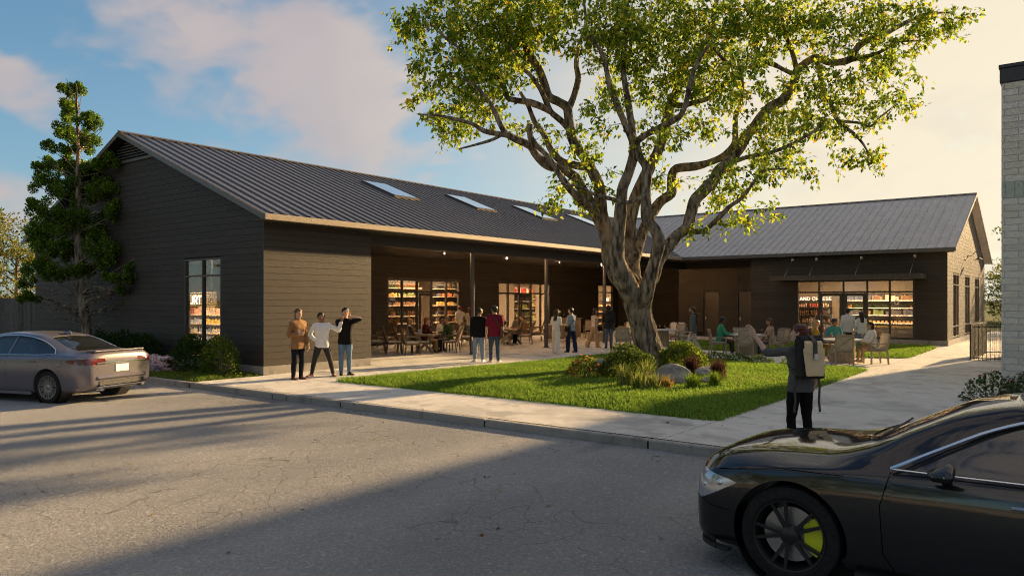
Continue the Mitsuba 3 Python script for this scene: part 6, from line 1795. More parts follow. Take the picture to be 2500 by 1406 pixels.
# shoulder bag of the man in maroon, bag of the woman in denim
sb = thing('shoulder_bag', 'brown leather shoulder bag hanging at the hip of the man in maroon', 'bag')
c = a5['hip'] - a5['left'] * 0.22 - a5['fwd'] * 0.06 + np.array([0, 0, -0.05])
M_ = m3.Manifold.batch_hull([ball(c + a5['fwd'] * i * 0.15 + a5['left'] * j * 0.03 + np.array([0, 0, k]), 0.02, 10) for i in (1, -1) for j in (1, -1) for k in (-0.12, 0.11)])
obj('bag_body', arr(M_), 'm_vc', sb, color=tint(arr(M_), (0.10, 0.055, 0.03)))
M_ = m3.Manifold.batch_hull([ball(c + a5['fwd'] * i * 0.155 - a5['left'] * 0.052 + np.array([0, 0, k]), 0.008, 8) for i in (1, -1) for k in (-0.02, 0.125)])
obj('flap', arr(M_), 'm_vc', sb, color=tint(arr(M_), (0.085, 0.045, 0.025)))
n5 = a5['sh'][1] * 0.5 + a5['neck'] * 0.5 + np.array([0, 0, 0.035])
S = spline(np.array([c + a5['fwd'] * -0.12 + np.array([0, 0, 0.12]), a5['back'] - a5['left'] * 0.05 - a5['fwd'] * 0.03, n5, a5['chest'] + a5['fwd'] * 0.16, c + a5['fwd'] * 0.12 + np.array([0, 0, 0.12])]), 0.06)
obj('strap', cat([bar(S[i], S[i + 1], 0.04, 0.008, nz(S[i] - a5['chest'])) for i in range(len(S) - 1)]), 'm_vc', sb, color=None if False else np.tile((0.07, 0.04, 0.025), (8 * (len(S) - 1), 1)))
hb = thing('handbag', 'small black handbag at the hip of the woman in the denim vest', 'bag')
c = a7['hip'] + a7['left'] * 0.20 + np.array([0, 0, 0.02])
M_ = m3.Manifold.batch_hull([ball(c + a7['fwd'] * i * 0.10 + a7['left'] * j * 0.03 + np.array([0, 0, k]), 0.02, 10) for i in (1, -1) for j in (1, -1) for k in (-0.09, 0.07)])
obj('bag_body', arr(M_), 'm_vc', hb, color=tint(arr(M_), (0.012, 0.011, 0.012)))
S = spline(np.array([c + np.array([0, 0, 0.07]) - a7['fwd'] * 0.08, a7['back'] - a7['fwd'] * 0.01, a7['sh'][-1] * 0.5 + a7['neck'] * 0.5 + np.array([0, 0, 0.03]), a7['chest'] + a7['fwd'] * 0.13, c + np.array([0, 0, 0.07]) + a7['fwd'] * 0.08]), 0.06)
obj('strap', cat([bar(S[i], S[i + 1], 0.02, 0.006, nz(S[i] - a7['chest'])) for i in range(len(S) - 1)]), 'm_dark', hb)
# ---------------------------------------------------------------- furniture of the porch and the forecourt
def weave(p, n, uv):
    a = noise(p.x * 30 + p.y * 30, 1.0, p.z * 90)
    b = noise(p.x * 110, p.y * 110, p.z * 40)
    return mix((0.115, 0.080, 0.050), (0.27, 0.20, 0.135), a * 0.6 + b * 0.4)


mat('m_wicker', proc(weave), 0.75, spec=0.2)
mat('m_frame_tan', (0.29, 0.235, 0.17), 0.55)
mat('m_cushion', (0.66, 0.62, 0.56), 0.9, spec=0.1)
mat('m_cushion_tan', (0.42, 0.36, 0.28), 0.9, spec=0.1)
mat('m_tabletop', proc(lambda p, n, uv: mix((0.24, 0.18, 0.12), (0.38, 0.30, 0.21), fbm(p.x * 6, p.y * 25, p.z * 25, 3))), 0.45)
mat('m_stonetop', (0.46, 0.45, 0.43), 0.35)
mat('m_white', (0.76, 0.75, 0.73), 0.5)
mat('m_wine', (0.42, 0.05, 0.07), 0.15, spec=0.7)


def wicker_chair():
    t = thing('wicker_chair', '', 'chair')
    fm = 'm_wicker'
    for sx, sy in ((1, 1), (1, -1), (-1, 1), (-1, -1)):
        obj('leg', tube([(sx * 0.25 + (0.05 if sx < 0 else -0.02) * -1, sy * 0.25, 0), (sx * 0.25, sy * 0.255, 0.44)], [0.018, 0.026], 8), fm, t)
    obj('seat', cbox((-0.27, -0.27, 0.36), (0.28, 0.27, 0.42), 0.02), fm, t)
    obj('cushion', cbox((-0.23, -0.24, 0.423), (0.28, 0.24, 0.485), 0.03), 'm_cushion', t)
    pts = []
    ys = np.linspace(-0.27, 0.27, 9)
    zs = np.linspace(0.42, 1.0, 7)
    v = np.array([(-0.255 - 0.16 * ((z - 0.42) / 0.58) ** 1.3 - 0.03 * (1 - (y / 0.27) ** 2) - o, y * (1 + 0.06 * (z - 0.42)), z + (0.03 * (1 - (y / 0.27) ** 2) if z > 0.98 else 0)) for o in (0, 0.035) for z in zs for y in ys])
    k, n = len(ys), len(ys) * len(zs)
    f = []
    for i in range(len(zs) - 1):
        for j in range(k - 1):
            a = i * k + j
            f += [[a, a + 1, a + k + 1], [a, a + k + 1, a + k], [n + a, n + a + k + 1, n + a + 1], [n + a, n + a + k, n + a + k + 1]]
    for j in range(k - 1):
        a = (len(zs) - 1) * k + j
        f += [[a, a + 1, n + a + 1], [a, n + a + 1, n + a]]
    for i in range(len(zs) - 1):
        for a in (i * k, i * k + k - 1):
            f += [[a, n + a, n + a + k], [a, n + a + k, a + k]]
    obj('backrest', (v, np.array(f)), fm, t)
    for sy in (1, -1):
        obj('armrest', tube([(-0.33, sy * 0.27, 0.68), (-0.1, sy * 0.30, 0.67), (0.18, sy * 0.30, 0.65), (0.26, sy * 0.285, 0.60), (0.25, sy * 0.255, 0.44)], 0.022, 8), fm, t, smooth=40)
    return proto(t, 'chair')


def cross_chair():
    t = thing('cross_back_chair', '', 'chair')
    fm = 'm_frame_tan'
    for sy in (1, -1):
        obj('leg', bar((0.25, sy * 0.255, 0), (0.25, sy * 0.255, 0.62), 0.042, 0.042, (0, 1, 0)), fm, t)
        obj('leg', cat([bar((-0.29, sy * 0.25, 0), (-0.24, sy * 0.25, 0.43), 0.042, 0.042, (0, 1, 0)), bar((-0.24, sy * 0.25, 0.43), (-0.33, sy * 0.25, 0.93), 0.042, 0.042, (0, 1, 0))]), fm, t)
        obj('armrest', cbox((-0.29, sy * 0.255 - 0.03, 0.62), (0.29, sy * 0.255 + 0.03, 0.645), 0.008), fm, t)
    obj('seat', cbox((-0.26, -0.27, 0.385), (0.27, 0.27, 0.43), 0.012), fm, t)
    obj('cushion', cbox((-0.23, -0.235, 0.432), (0.27, 0.235, 0.485), 0.022), 'm_cushion_tan', t)
    q = lambda z, y, o=0: (-0.24 - 0.18 * (z - 0.43) - o, y, z)
    obj('top_rail', bar(q(0.915, -0.27), q(0.915, 0.27), 0.04, 0.055), fm, t)
    obj('back_panel', fix((np.array([q(z, y, o) for o in (-0.012, 0.004) for z in (0.50, 0.89) for y in (-0.23, 0.23)]), BOXF.copy())), 'm_cushion_tan', t)
    obj('bottom_rail', bar(q(0.49, -0.23), q(0.49, 0.23), 0.035, 0.035), fm, t)
    for a, b, o in ((-0.22, 0.22, 0.013), (0.22, -0.22, 0.018)):
        obj('cross_bar', bar(q(0.505, a, o), q(0.89, b, o), 0.014, 0.032, (1, 0, 0.2)), fm, t)
    return proto(t, 'chair')


def cross_table():
    t = thing('cross_leg_table', '', 'table')
    for k in range(5):
        obj('plank', cbox((-0.5 + 0.2 * k + 0.003, -0.98, 0.70), (-0.3 + 0.2 * k - 0.003, 0.98, 0.748), 0.006), 'm_tabletop', t)
    for sy in (1, -1):
        for a, b, o in ((-0.36, 0.36, 0.0), (0.36, -0.36, 0.012)):
            obj('leg', bar((a, sy * 0.62 + o, 0.0), (b, sy * 0.62 + o, 0.698), 0.05, 0.10, (0, 0, 1)), 'm_tabletop', t)
        obj('cleat', cbox((-0.42, sy * 0.62 - 0.05, 0.665), (0.42, sy * 0.62 + 0.062, 0.699), 0.006), 'm_tabletop', t)
    obj('stretcher', bar((0, -0.6, 0.35), (0, 0.6, 0.35), 0.05, 0.08), 'm_tabletop', t)
    return proto(t, 'table')


def drum_table():
    t = thing('round_table', '', 'table')
    obj('tabletop', lathe([(0, 0.705), (0.74, 0.705), (0.755, 0.715), (0.755, 0.738), (0.745, 0.748), (0, 0.748)], 48), 'm_stonetop', t, smooth=40)
    for k in range(22):
        a, b = k * 2 * PI / 22 + 0.012, (k + 1) * 2 * PI / 22 - 0.012
        p = [(r * math.cos(w), r * math.sin(w), z) for z in (0.03, 0.705) for r, w in ((0.39, a), (0.39, b), (0.365, b), (0.365, a))]
        obj('plank', hull(p), 'm_tabletop', t)
    obj('base_ring', lathe([(0, 0.0), (0.40, 0.0), (0.40, 0.06), (0.36, 0.06), (0.36, 0.7)], 40), 'm_frame_tan', t, smooth=40)
    return proto(t, 'table')


wicker_chair(); cross_chair(); cross_table(); drum_table()
WC, CC = 'wicker_chair', 'cross_back_chair'
rad = math.radians
for x, y, a, lb in ((-21.29, 19.50, 52, 'woven dining chair with white cushion, nearest to the boarded corner'), (-20.62, 19.72, 50, 'woven dining chair behind the blonde woman, second from the corner'), (-19.70, 19.72, 56, 'woven dining chair seen from behind, nearest to the cross-legged table'),
                     (-23.4, 21.9, -80, 'woven dining chair against the porch wall, behind the first chairs'), (-19.42, 21.55, 205, 'woven dining chair under the man in the green sweater'), (-22.9, 25.7, 200, 'empty woven dining chair left of the couple at the window'),
                     (-21.09, 24.35, 60, 'woven dining chair left of the porch column, turned to the right'), (-20.02, 27.16, 205, 'woven dining chair under the man in the tan blazer'), (-20.20, 22.05, -60, 'woven dining chair under the woman in sunglasses'), (-21.16, 26.66, 40, 'woven dining chair under the person behind the second flowers'),
                     (-20.62, 20.28, 50, 'woven dining chair under the blonde woman'), (-19.92, 20.45, 62, 'woven dining chair under the person in plaid'), (-21.6, 30.2, 215, 'empty woven dining chair right of the second porch table'), (-22.3, 28.9, 190, 'woven dining chair in front of the right half of the second shop window')):
    dup(WC, (x, y, 0), rad(a), lb, 'woven porch chairs')
for x, y, a, lb in ((-14.37, 25.93, 118, 'cross-backed armchair seen from behind, left of the big tree trunk'), (-14.9, 27.4, 60, 'cross-backed armchair directly left of the trunk, turned to the right'), (-14.55, 31.1, 250, 'cross-backed armchair facing the street, right of the trunk'), (-13.75, 30.3, 200, 'cross-backed armchair right of the trunk, seen side on'), (-15.3, 29.2, 115, 'cross-backed armchair half hidden by the trunk'),
                     (-21.2, 34.6, 130, 'cross-backed armchair at the high wooden counter under the porch'), (-10.83, 26.76, 32, 'cross-backed armchair under the man in the bright green sweater'), (-9.62, 26.22, 118, 'cross-backed armchair seen from behind at the far round table'), (-9.08, 27.62, 222, 'cross-backed armchair under the woman in the sleeveless top'), (-9.2, 28.6, 240, 'cross-backed armchair at the back right of the far round table'), (-10.6, 28.4, -70, 'cross-backed armchair at the back of the far round table'),
                     (-5.94, 24.50, 116, 'cross-backed armchair seen from behind at the near round table'), (-5.27, 25.80, 218, 'cross-backed armchair under the woman in the white cardigan'), (-7.17, 25.93, 20, 'cross-backed armchair under the woman in mustard'), (-6.92, 27.42, -62, 'cross-backed armchair under the man in teal')):
    dup(CC, (x, y, 0), rad(a), lb, 'cross-backed forecourt armchairs')
dup('cross_leg_table', (-20.02, 21.1, 0), rad(20), 'wooden table with crossed legs nearest to the boarded corner')
dup('cross_leg_table', (-20.55, 26.75, 0), rad(20), 'wooden table with crossed legs beside the man in the tan blazer')
dup('round_table', (-9.95, 27.35, 0), 0.1, 'round table with slatted drum base, farther from the street')
dup('round_table', (-6.25, 25.75, 0), 0.3, 'round table with slatted drum base, nearer to the street')
dup('round_table', (-14.6, 29.6, 0), 0.2, 'round table with slatted drum base, hidden behind the tree trunk')


def sofa(label, x, y, a, w=1.6):
    t = thing('sofa', label, 'sofa')
    K = dict(to_world=T().translate([x, y, 0]).rotate([0, 0, 1], a))
    obj('base', cbox((-0.40, -w / 2, 0.12), (0.42, w / 2, 0.30), 0.02), 'm_wicker', t, **K)
    for sx in (1, -1):
        for sy in (1, -1):
            obj('leg', box((sx * 0.36 - 0.03, sy * (w / 2 - 0.06) - 0.03, 0), (sx * 0.36 + 0.03, sy * (w / 2 - 0.06) + 0.03, 0.119)), 'm_frame_tan', t, **K)
    obj('back_frame', hull([(-0.40 - q * 0.2 * k, s * w / 2, 0.30 + 0.5 * k) for k in (0, 1) for s in (1, -1) for q in (0.1, 0.45)] + [(-0.34 - 0.05 * k, s * w / 2, 0.30 + 0.5 * k) for k in (0, 1) for s in (1, -1)]), 'm_wicker', t, **K)
    for sy in (1, -1):
        obj('armrest', cbox((-0.36, sy * w / 2 - 0.05, 0.301), (0.40, sy * w / 2 + 0.05, 0.60), 0.02), 'm_frame_tan', t, **K)
    for k in range(2):
        y0 = -w / 2 + 0.06 + k * (w - 0.12) / 2
        obj('seat_cushion', cbox((-0.30, y0 + 0.006, 0.305), (0.42, y0 + (w - 0.12) / 2 - 0.006, 0.46), 0.04), 'm_cushion', t, **K)
        c = np.array([[-0.38, 0], [-0.22, 0]])
        obj('back_cushion', hull([(-0.30 + 0.03 * i - 0.14 * (z - 0.46) + d, yy, z) for i in (0,) for d in (0.0, 0.14) for z in (0.49, 0.86) for yy in (y0 + 0.05, y0 + (w - 0.12) / 2 - 0.05)] + [(-0.16, y0 + (w - 0.12) / 4, 0.66), (-0.38, y0 + (w - 0.12) / 4, 0.70)]), 'm_cushion', t, smooth=50, **K)
    return t


sofa('woven sofa with white cushions seen from behind, left of the walking women', -20.4, 30.6, 127)
sofa('woven sofa with white cushions facing the street, left of the tree trunk', -18.6, 35.4, -60)
sofa('small woven armchair with a white cushion, right of the tree trunk', -16.6, 35.6, -75, 0.9)
bx_ = thing('coffee_box', 'low wooden box table in front of the sofas', 'table')
for k in range(6):
    obj('plank', cbox((-0.55, -0.30, 0.075 * k), (0.55, 0.30, 0.075 * k + 0.071), 0.006), 'm_tabletop', bx_, to_world=T().translate([-19.0, 31.9, 0]).rotate([0, 0, 1], 37))
ct = thing('high_counter', 'high wooden counter with wine glasses under the porch', 'counter')
K_ = dict(to_world=T().translate([-22.2, 34.0, 0]).rotate([0, 0, 1], 90))
for k in range(8):
    obj('plank', cbox((-0.9 + 0.225 * k + 0.003, -0.3, 0.0), (-0.675 + 0.225 * k - 0.003, 0.3, 0.998), 0.006), 'm_tabletop', ct, **K_)
obj('counter_top', cbox((-0.98, -0.36, 1.0), (0.98, 0.36, 1.045), 0.01), 'm_tabletop', ct, **K_)

GOB = mikit.ply(lathe([(0.0, 0.0), (0.034, 0.0), (0.032, 0.004), (0.006, 0.008), (0.005, 0.085), (0.016, 0.098), (0.036, 0.125), (0.040, 0.155), (0.034, 0.205)], 20), 'm_goblet', smooth=40)
WIN = mikit.ply(lathe([(0.0, 0.098), (0.014, 0.099), (0.034, 0.125), (0.037, 0.145), (0.0, 0.145)], 20), 'm_wine', smooth=40)


def goblet(x, y, z, label, group):
    k = newkey('wine_glass')
    to = T().translate([x, y, z])
    scene[k + '__bowl'] = {**GOB, 'to_world': to}
    scene[k + '__wine'] = {**WIN, 'to_world': to}
    labels[k] = {'label': label, 'category': 'wine glass', 'group': group}


for i, (a, r) in enumerate(((215, 0.5), (120, 0.45), (280, 0.35), (330, 0.40), (20, 0.52))):
    goblet(-9.95 + r * math.cos(rad(a)), 27.35 + r * math.sin(rad(a)), 0.748, 'stemmed glass of rosé on the far round table, ' + ('leftmost', 'second from the left', 'third from the left', 'second from the right', 'rightmost')[[0, 1, 2, 3, 4][i]], 'wine glasses on the far round table')
for i, (a, r) in enumerate(((205, 0.56), (235, 0.42), (120, 0.35), (300, 0.20), (50, 0.42), (10, 0.58))):
    goblet(-6.25 + r * math.cos(rad(a)), 25.75 + r * math.sin(rad(a)), 0.748, 'stemmed glass of rosé on the near round table, ' + ('leftmost', 'second from the left', 'third from the left', 'third from the right', 'second from the right', 'rightmost')[i], 'wine glasses on the near round table')
for i, y in enumerate((33.5, 33.9, 34.5, 34.7)):
    goblet(-22.1, y, 1.045, 'stemmed wine glass on the high wooden counter, ' + ('leftmost', 'second from the left', 'second from the right', 'rightmost')[i], 'wine glasses on the high counter')
for x, y, q in ((-14.3, 29.5, 'rightmost'), (-14.9, 29.2, 'leftmost'), (-14.5, 29.4, 'in the middle')):
    goblet(x, y, 0.748, 'stemmed wine glass on the table behind the trunk, ' + q, 'wine glasses on the table behind the trunk')


def bouquet(label, x, y, z, cols, seed, n=16, h=0.30):
    r = np.random.default_rng(seed)
    t = thing('flower_vase', label, 'flowers')
    obj('vase', lathe([(0.0, 0.0), (0.055, 0.0), (0.06, 0.05), (0.05, 0.15), (0.058, 0.20)], 16, (x, y, z)), 'm_goblet', t, smooth=40)
    st, pe, pc = [], [], []
    lb, ld = [], []
    for i in range(n):
        a, s = r.uniform(0, 2 * PI), r.uniform(0.02, 0.15)
        e = np.array([x + s * math.cos(a), y + s * math.sin(a), z + h + r.uniform(-0.05, 0.10) - s * 0.5])
        b = np.array([x + r.normal(0, 0.015), y + r.normal(0, 0.015), z + 0.02])
        st.append(tube([b, (b + e) / 2 + np.array([0, 0, 0.03]), e], 0.004, 5, False))
        c = np.asarray(cols[r.integers(0, len(cols))])
        m = move(lathe([(0.0, 0.0), (0.022, 0.012), (0.028, 0.035), (0.018, 0.058), (0.004, 0.052)], 8), e)
        pe.append(m)
        pc.append(np.tile(c * r.uniform(0.8, 1.2), (len(m[0]), 1)))
        for k in range(3):
            lb.append(b + (e - b) * r.uniform(0.4, 0.9))
            ld.append([math.cos(a + k), math.sin(a + k), 0.8])
    obj('stems', cat(st), 'm_vc', t, kind='stuff', color=np.tile((0.06, 0.12, 0.03), (sum(len(m[0]) for m in st), 1)))
    obj('blossoms', cat(pe), 'm_vc', t, kind='stuff', color=np.clip(np.vstack(pc), 0, 1))
    obj('leaves', leaves_mesh(np.array(lb), np.array(ld, float), np.full(len(lb), 0.13), r), 'm_leaf', t, kind='stuff', color=np.tile((0.08, 0.16, 0.04), (len(lb) * 5, 1)))


TU = [(0.42, 0.06, 0.18), (0.55, 0.16, 0.28), (0.24, 0.025, 0.09), (0.62, 0.40, 0.45)]
bouquet('burgundy and pink tulips in a glass vase at the front of the nearest porch table', -19.85, 20.75, 0.748, TU, 1)
bouquet('burgundy and pink tulips in a glass vase at the back of the nearest porch table', -19.95, 21.8, 0.748, TU, 2, 12)
bouquet('burgundy tulips in a glass vase on the second porch table', -20.75, 26.55, 0.748, TU, 3)
bouquet('white and green bouquet on the high counter', -22.2, 33.2, 1.045, [(0.55, 0.62, 0.5), (0.3, 0.42, 0.2)], 4, 14)
for (x, y, z, r_, h_, lb) in ((-20.1, 20.55, 0.748, 0.07, 0.15, 'white pot on the nearest porch table beside the tulips'), (-20.4, 26.5, 0.748, 0.045, 0.11, 'white cup in front of the man in the tan blazer')):
    solo('white_pot', lathe([(0, 0), (r_ * 0.8, 0), (r_, h_), (r_ * 0.9, h_), (r_ * 0.75, 0.02), (0, 0.02)], 16, (x, y, z)), 'm_white', lb, 'pot', smooth=40)
# ---------------------------------------------------------------- the lit shops behind the glass
mat('m_shelf', (0.44, 0.36, 0.26), 0.55)
mat('m_floor_in', proc(lambda p, n, uv: mix((0.20, 0.15, 0.10), (0.28, 0.22, 0.16), fbm(p.x * 2, p.y * 9, 1.0, 3))), 0.4)
mat('m_product', VC, 0.35, spec=0.5)
rooms = {'shop_room': [((-32.1, 12.15, 0.0), (-25.25, 48.5, 3.6)), ((-25.2, 12.15, 0.0), (-17.7, 15.45, 3.6))], 'wing_room': [((-13.2, 37.78, 0.0), (-5.0, 52.2, 3.6))]}
obj('interior_floor', cat([sheet(sbox(-32.15, 12.14, -25.22, 48.5), 0.015), sheet(sbox(-25.21, 12.14, -17.69, 15.48), 0.015), sheet(sbox(-13.22, 37.77, -4.99, 52.3), 0.016)]), 'm_floor_in', MB)
obj('interior_ceiling', cat([box((-32.15, 12.14, 3.6), (-25.22, 48.5, 3.65)), box((-25.21, 12.14, 3.6), (-17.69, 15.48, 3.65)), box((-13.22, 37.77, 3.6), (-4.99, 52.3, 3.65))]), 'm_plaster', MB)
obj('interior_wall', cat([box((-32.19, 12.14, 0), (-32.15, 48.5, 3.6)), box((-25.22, 16.0, 0), (-25.205, 23.3, 3.6)), box((-32.15, 48.5, 0), (-25.22, 48.54, 3.6)), box((-13.22, 44.5, 0), (-4.99, 44.54, 3.6)), box((-13.25, 37.77, 0), (-13.222, 44.5, 3.6)),
                          box((-25.2, 15.485, 0), (-17.7, 15.505, 3.6)), box((-32.15, 19.2, 0), (-25.22, 19.24, 3.6)), box((-32.15, 33.2, 0), (-25.22, 33.24, 3.6)), box((-32.15, 41.0, 0), (-25.22, 41.04, 3.6)), box((-25.22, 44.1, 0), (-25.205, 48.5, 3.6))]), 'm_plaster', MB)


def ceiling_lamp(x, y, w, l, power, label):
    t = thing('ceiling_lamp', label, 'lamp')
    obj('housing', box((x - w / 2, y - l / 2, 3.52), (x + w / 2, y + l / 2, 3.598)), 'm_white', t)
    k = obj('diffuser', (np.array([(x - w / 2 + 0.02, y - l / 2 + 0.02, 3.515), (x - w / 2 + 0.02, y + l / 2 - 0.02, 3.515), (x + w / 2 - 0.02, y + l / 2 - 0.02, 3.515), (x + w / 2 - 0.02, y - l / 2 + 0.02, 3.515)]), np.array([[0, 1, 2], [0, 2, 3]])), 'm_white', t)
    scene[k]['emitter'] = {'type': 'area', 'radiance': rgb((power, power * 0.66, power * 0.36))}


ceiling_lamp(-26.6, 27.5, 1.6, 4.4, 2.2, 'lit ceiling lamp inside the first porch shop')
ceiling_lamp(-26.9, 36.8, 1.6, 4.4, 2.2, 'lit ceiling lamp inside the second porch shop')
ceiling_lamp(-26.6, 45.0, 1.4, 2.5, 2.4, 'lit ceiling lamp inside the bread shop')
ceiling_lamp(-23.6, 13.2, 3.2, 1.2, 2.4, 'lit ceiling lamp behind the tall gable window')
ceiling_lamp(-8.8, 40.4, 4.6, 1.6, 1.5, 'lit ceiling lamp inside the wing shop')


def shelf_unit(label, axis, c, sgn, a0, a1, zs, depth, seed, kinds, tone='m_shelf'):
    """shelving against a plane: boards at heights zs, goods on them; sgn: the side towards the room."""
    r = np.random.default_rng(seed)
    t = thing('shelf_unit', label, 'shelves')
    obj('back_panel', pbox(axis, c, c + sgn * 0.02, a0, a1, 0.02, zs[-1] + 0.35), 'm_frame', t)
    n = max(1, int(round((a1 - a0) / 1.3)))
    for i in range(n + 1):
        a = a0 + (a1 - a0) * i / n
        obj('upright', pbox(axis, c + sgn * 0.02, c + sgn * 0.05, a - 0.02, a + 0.02, 0.02, zs[-1] + 0.35), 'm_frame', t)
    goods, gc = [], []
    for j, z in enumerate(zs):
        obj('shelf', pbox(axis, c + sgn * 0.05, c + sgn * depth, a0, a1, z - 0.045, z), tone, t)
        gap = (zs[j + 1] if j + 1 < len(zs) else z + 0.42) - z - 0.06
        a = a0 + 0.05
        while a < a1 - 0.12:
            kind, pal = kinds[j % len(kinds)]
            run = r.integers(3, 8)
            col = np.asarray(pal[r.integers(0, len(pal))])
            for q in range(run):
                if a > a1 - 0.12:
                    break
                dd = c + sgn * (depth - 0.10)
                if kind == 'bottle':
                    h = min(gap, r.uniform(0.28, 0.31))
                    m = lathe([(0, 0), (0.036, 0), (0.036, h * 0.58), (0.013, h * 0.75), (0.013, h), (0, h)], 8, P3(axis, dd, a + 0.04, z))
                    w = 0.095
                elif kind == 'jar':
                    h = min(gap, r.uniform(0.12, 0.2))
                    m = lathe([(0, 0), (0.045, 0), (0.045, h * 0.8), (0.035, h * 0.85), (0.035, h), (0, h)], 8, P3(axis, dd, a + 0.05, z))
                    w = 0.115
                elif kind == 'loaf':
                    h = 0.11
                    m = hull([P3(axis, dd + sgn * o, a + 0.09 + p, z + zz) for o, p, zz in [(0.09 * math.cos(k), 0.08 * math.sin(k), 0.0) for k in np.arange(8) * PI / 4] + [(0.06 * math.cos(k), 0.055 * math.sin(k), h) for k in np.arange(8) * PI / 4]])
                    w = 0.19
                else:
                    h, w = min(gap, r.uniform(0.18, 0.30)), r.uniform(0.10, 0.15)
                    m = pbox(axis, dd - sgn * 0.07, dd + sgn * 0.06, a, a + w - 0.012, z, z + h)
                goods.append(m)
                gc.append(np.tile(np.clip(col * r.uniform(0.8, 1.2), 0, 1), (len(m[0]), 1)))
                a += w
            a += r.uniform(0.02, 0.14)
    obj('goods', cat(goods), 'm_product', t, kind='stuff', color=np.vstack(gc))


BOT = [(0.03, 0.035, 0.02), (0.10, 0.05, 0.02), (0.25, 0.10, 0.04), (0.02, 0.02, 0.02)]
CAN = [(0.42, 0.14, 0.06), (0.48, 0.33, 0.10), (0.20, 0.24, 0.10), (0.50, 0.42, 0.30), (0.10, 0.10, 0.12), (0.24, 0.14, 0.08)]
BOX_ = [(0.58, 0.46, 0.06), (0.34, 0.40, 0.08), (0.55, 0.22, 0.06), (0.45, 0.38, 0.26), (0.20, 0.13, 0.08)]
LOAF = [(0.48, 0.30, 0.12), (0.38, 0.21, 0.08)]
RED = [(0.36, 0.06, 0.05), (0.46, 0.28, 0.22), (0.42, 0.34, 0.26)]
Z5 = [0.35, 0.85, 1.22, 1.75, 2.2, 2.62]
for i, (y0, y1) in enumerate(((24.8, 27.75), (28.9, 32.2))):
    shelf_unit(('warm lit shelves of bottles left of the first shop door', 'warm lit shelves of bottles right of the first shop door')[i], 0, -27.4, 1, y0, y1, Z5, 0.40, 20 + i, [('bottle', BOT), ('bottle', BOT), ('bottle', BOT), ('jar', CAN), ('jar', CAN), ('bottle', BOT)])
shelf_unit('white lit shelves of coloured packets left of the second shop door', 0, -27.0, 1, 33.4, 37.0, [0.3, 0.7, 1.05, 1.5, 1.95, 2.45], 0.42, 23, [('box', CAN), ('jar', CAN), ('box', CAN), ('box', BOX_), ('bottle', BOT), ('box', RED)], 'm_white')
shelf_unit('white lit shelves of jars at the back of the second shop', 0, -29.6, 1, 37.2, 40.9, [0.3, 0.75, 1.2, 1.65, 2.1], 0.42, 24, [('jar', CAN), ('box', BOX_), ('bottle', BOT)], 'm_white')
shelf_unit('bread shelves behind the narrow window', 0, -27.0, 1, 43.6, 47.6, [0.4, 0.8, 1.2, 1.6], 0.42, 25, [('loaf', LOAF)], 'm_white')
shelf_unit('pale stepped shelves of packets behind the tall gable window', 1, 15.0, -1, -27.2, -22.4, [0.5, 0.85, 1.18, 1.5], 0.45, 26, [('box', [(0.5, 0.36, 0.05), (0.25, 0.3, 0.4)]), ('jar', [(0.2, 0.26, 0.35), (0.45, 0.4, 0.35)]), ('jar', [(0.25, 0.3, 0.4), (0.5, 0.36, 0.05)]), ('box', RED)])
shelf_unit('bakery shelves across the back of the wing shop', 1, 42.4, -1, -10.2, -5.2, [0.45, 0.85, 1.25, 1.62, 2.0], 0.48, 27, [('loaf', LOAF), ('loaf', LOAF), ('box', CAN), ('jar', BOT), ('box', CAN)], 'm_white')
shelf_unit('dark shelves of jars at the left of the wing shop', 1, 41.6, -1, -12.9, -10.6, [0.45, 0.85, 1.25, 1.65], 0.40, 28, [('jar', RED), ('jar', CAN), ('bottle', BOT)], 'm_frame')
# counter with buns, low in the right window of the wing
bc = thing('bakery_counter', 'wooden counter with yellow buns behind the right shop window', 'counter')
for k in range(5):
    obj('plank', box((-8.0, 38.15, 0.03 + 0.135 * k), (-5.3, 38.19, 0.16 + 0.135 * k)), 'm_tabletop', bc)
obj('counter_top', box((-8.0, 38.12, 0.71), (-5.3, 38.75, 0.74)), 'm_shelf', bc)
g_ = [hull([(x + 0.07 * math.cos(k) * s, y + 0.07 * math.sin(k) * s, 0.74 + z) for k in np.arange(8) * PI / 4 for s, z in ((1, 0.0), (1, 0.03), (0.6, 0.07))]) for x in np.arange(-7.9, -5.4, 0.16) for y in (38.22, 38.4, 38.58)]
obj('buns', cat(g_), 'm_product', bc, kind='stuff', color=np.tile((0.50, 0.36, 0.10), (sum(len(m[0]) for m in g_), 1)))

# hanging signs and window lettering
mat('m_sign', (0.85, 0.80, 0.70), 0.5)


def letters(name, label, text, h, at, axis, parent=None, glow=0.16, bold=False):
    m = meshkit.text_mesh(text, h, 0.015, bold)
    v = np.array(m.vertices)
    v = np.stack([v[:, 0], -v[:, 2], v[:, 1]], 1) if axis == 1 else np.stack([v[:, 2], v[:, 0], v[:, 1]], 1)
    m_ = (v + np.asarray(at, float), np.array(m.faces))
    if parent:
        k = obj('lettering', m_, 'm_sign', parent)
    else:
        k = solo(name, m_, 'm_sign', label, 'sign')
    if glow:
        scene[k]['emitter'] = {'type': 'area', 'radiance': rgb((glow, glow * 0.82, glow * 0.6))}


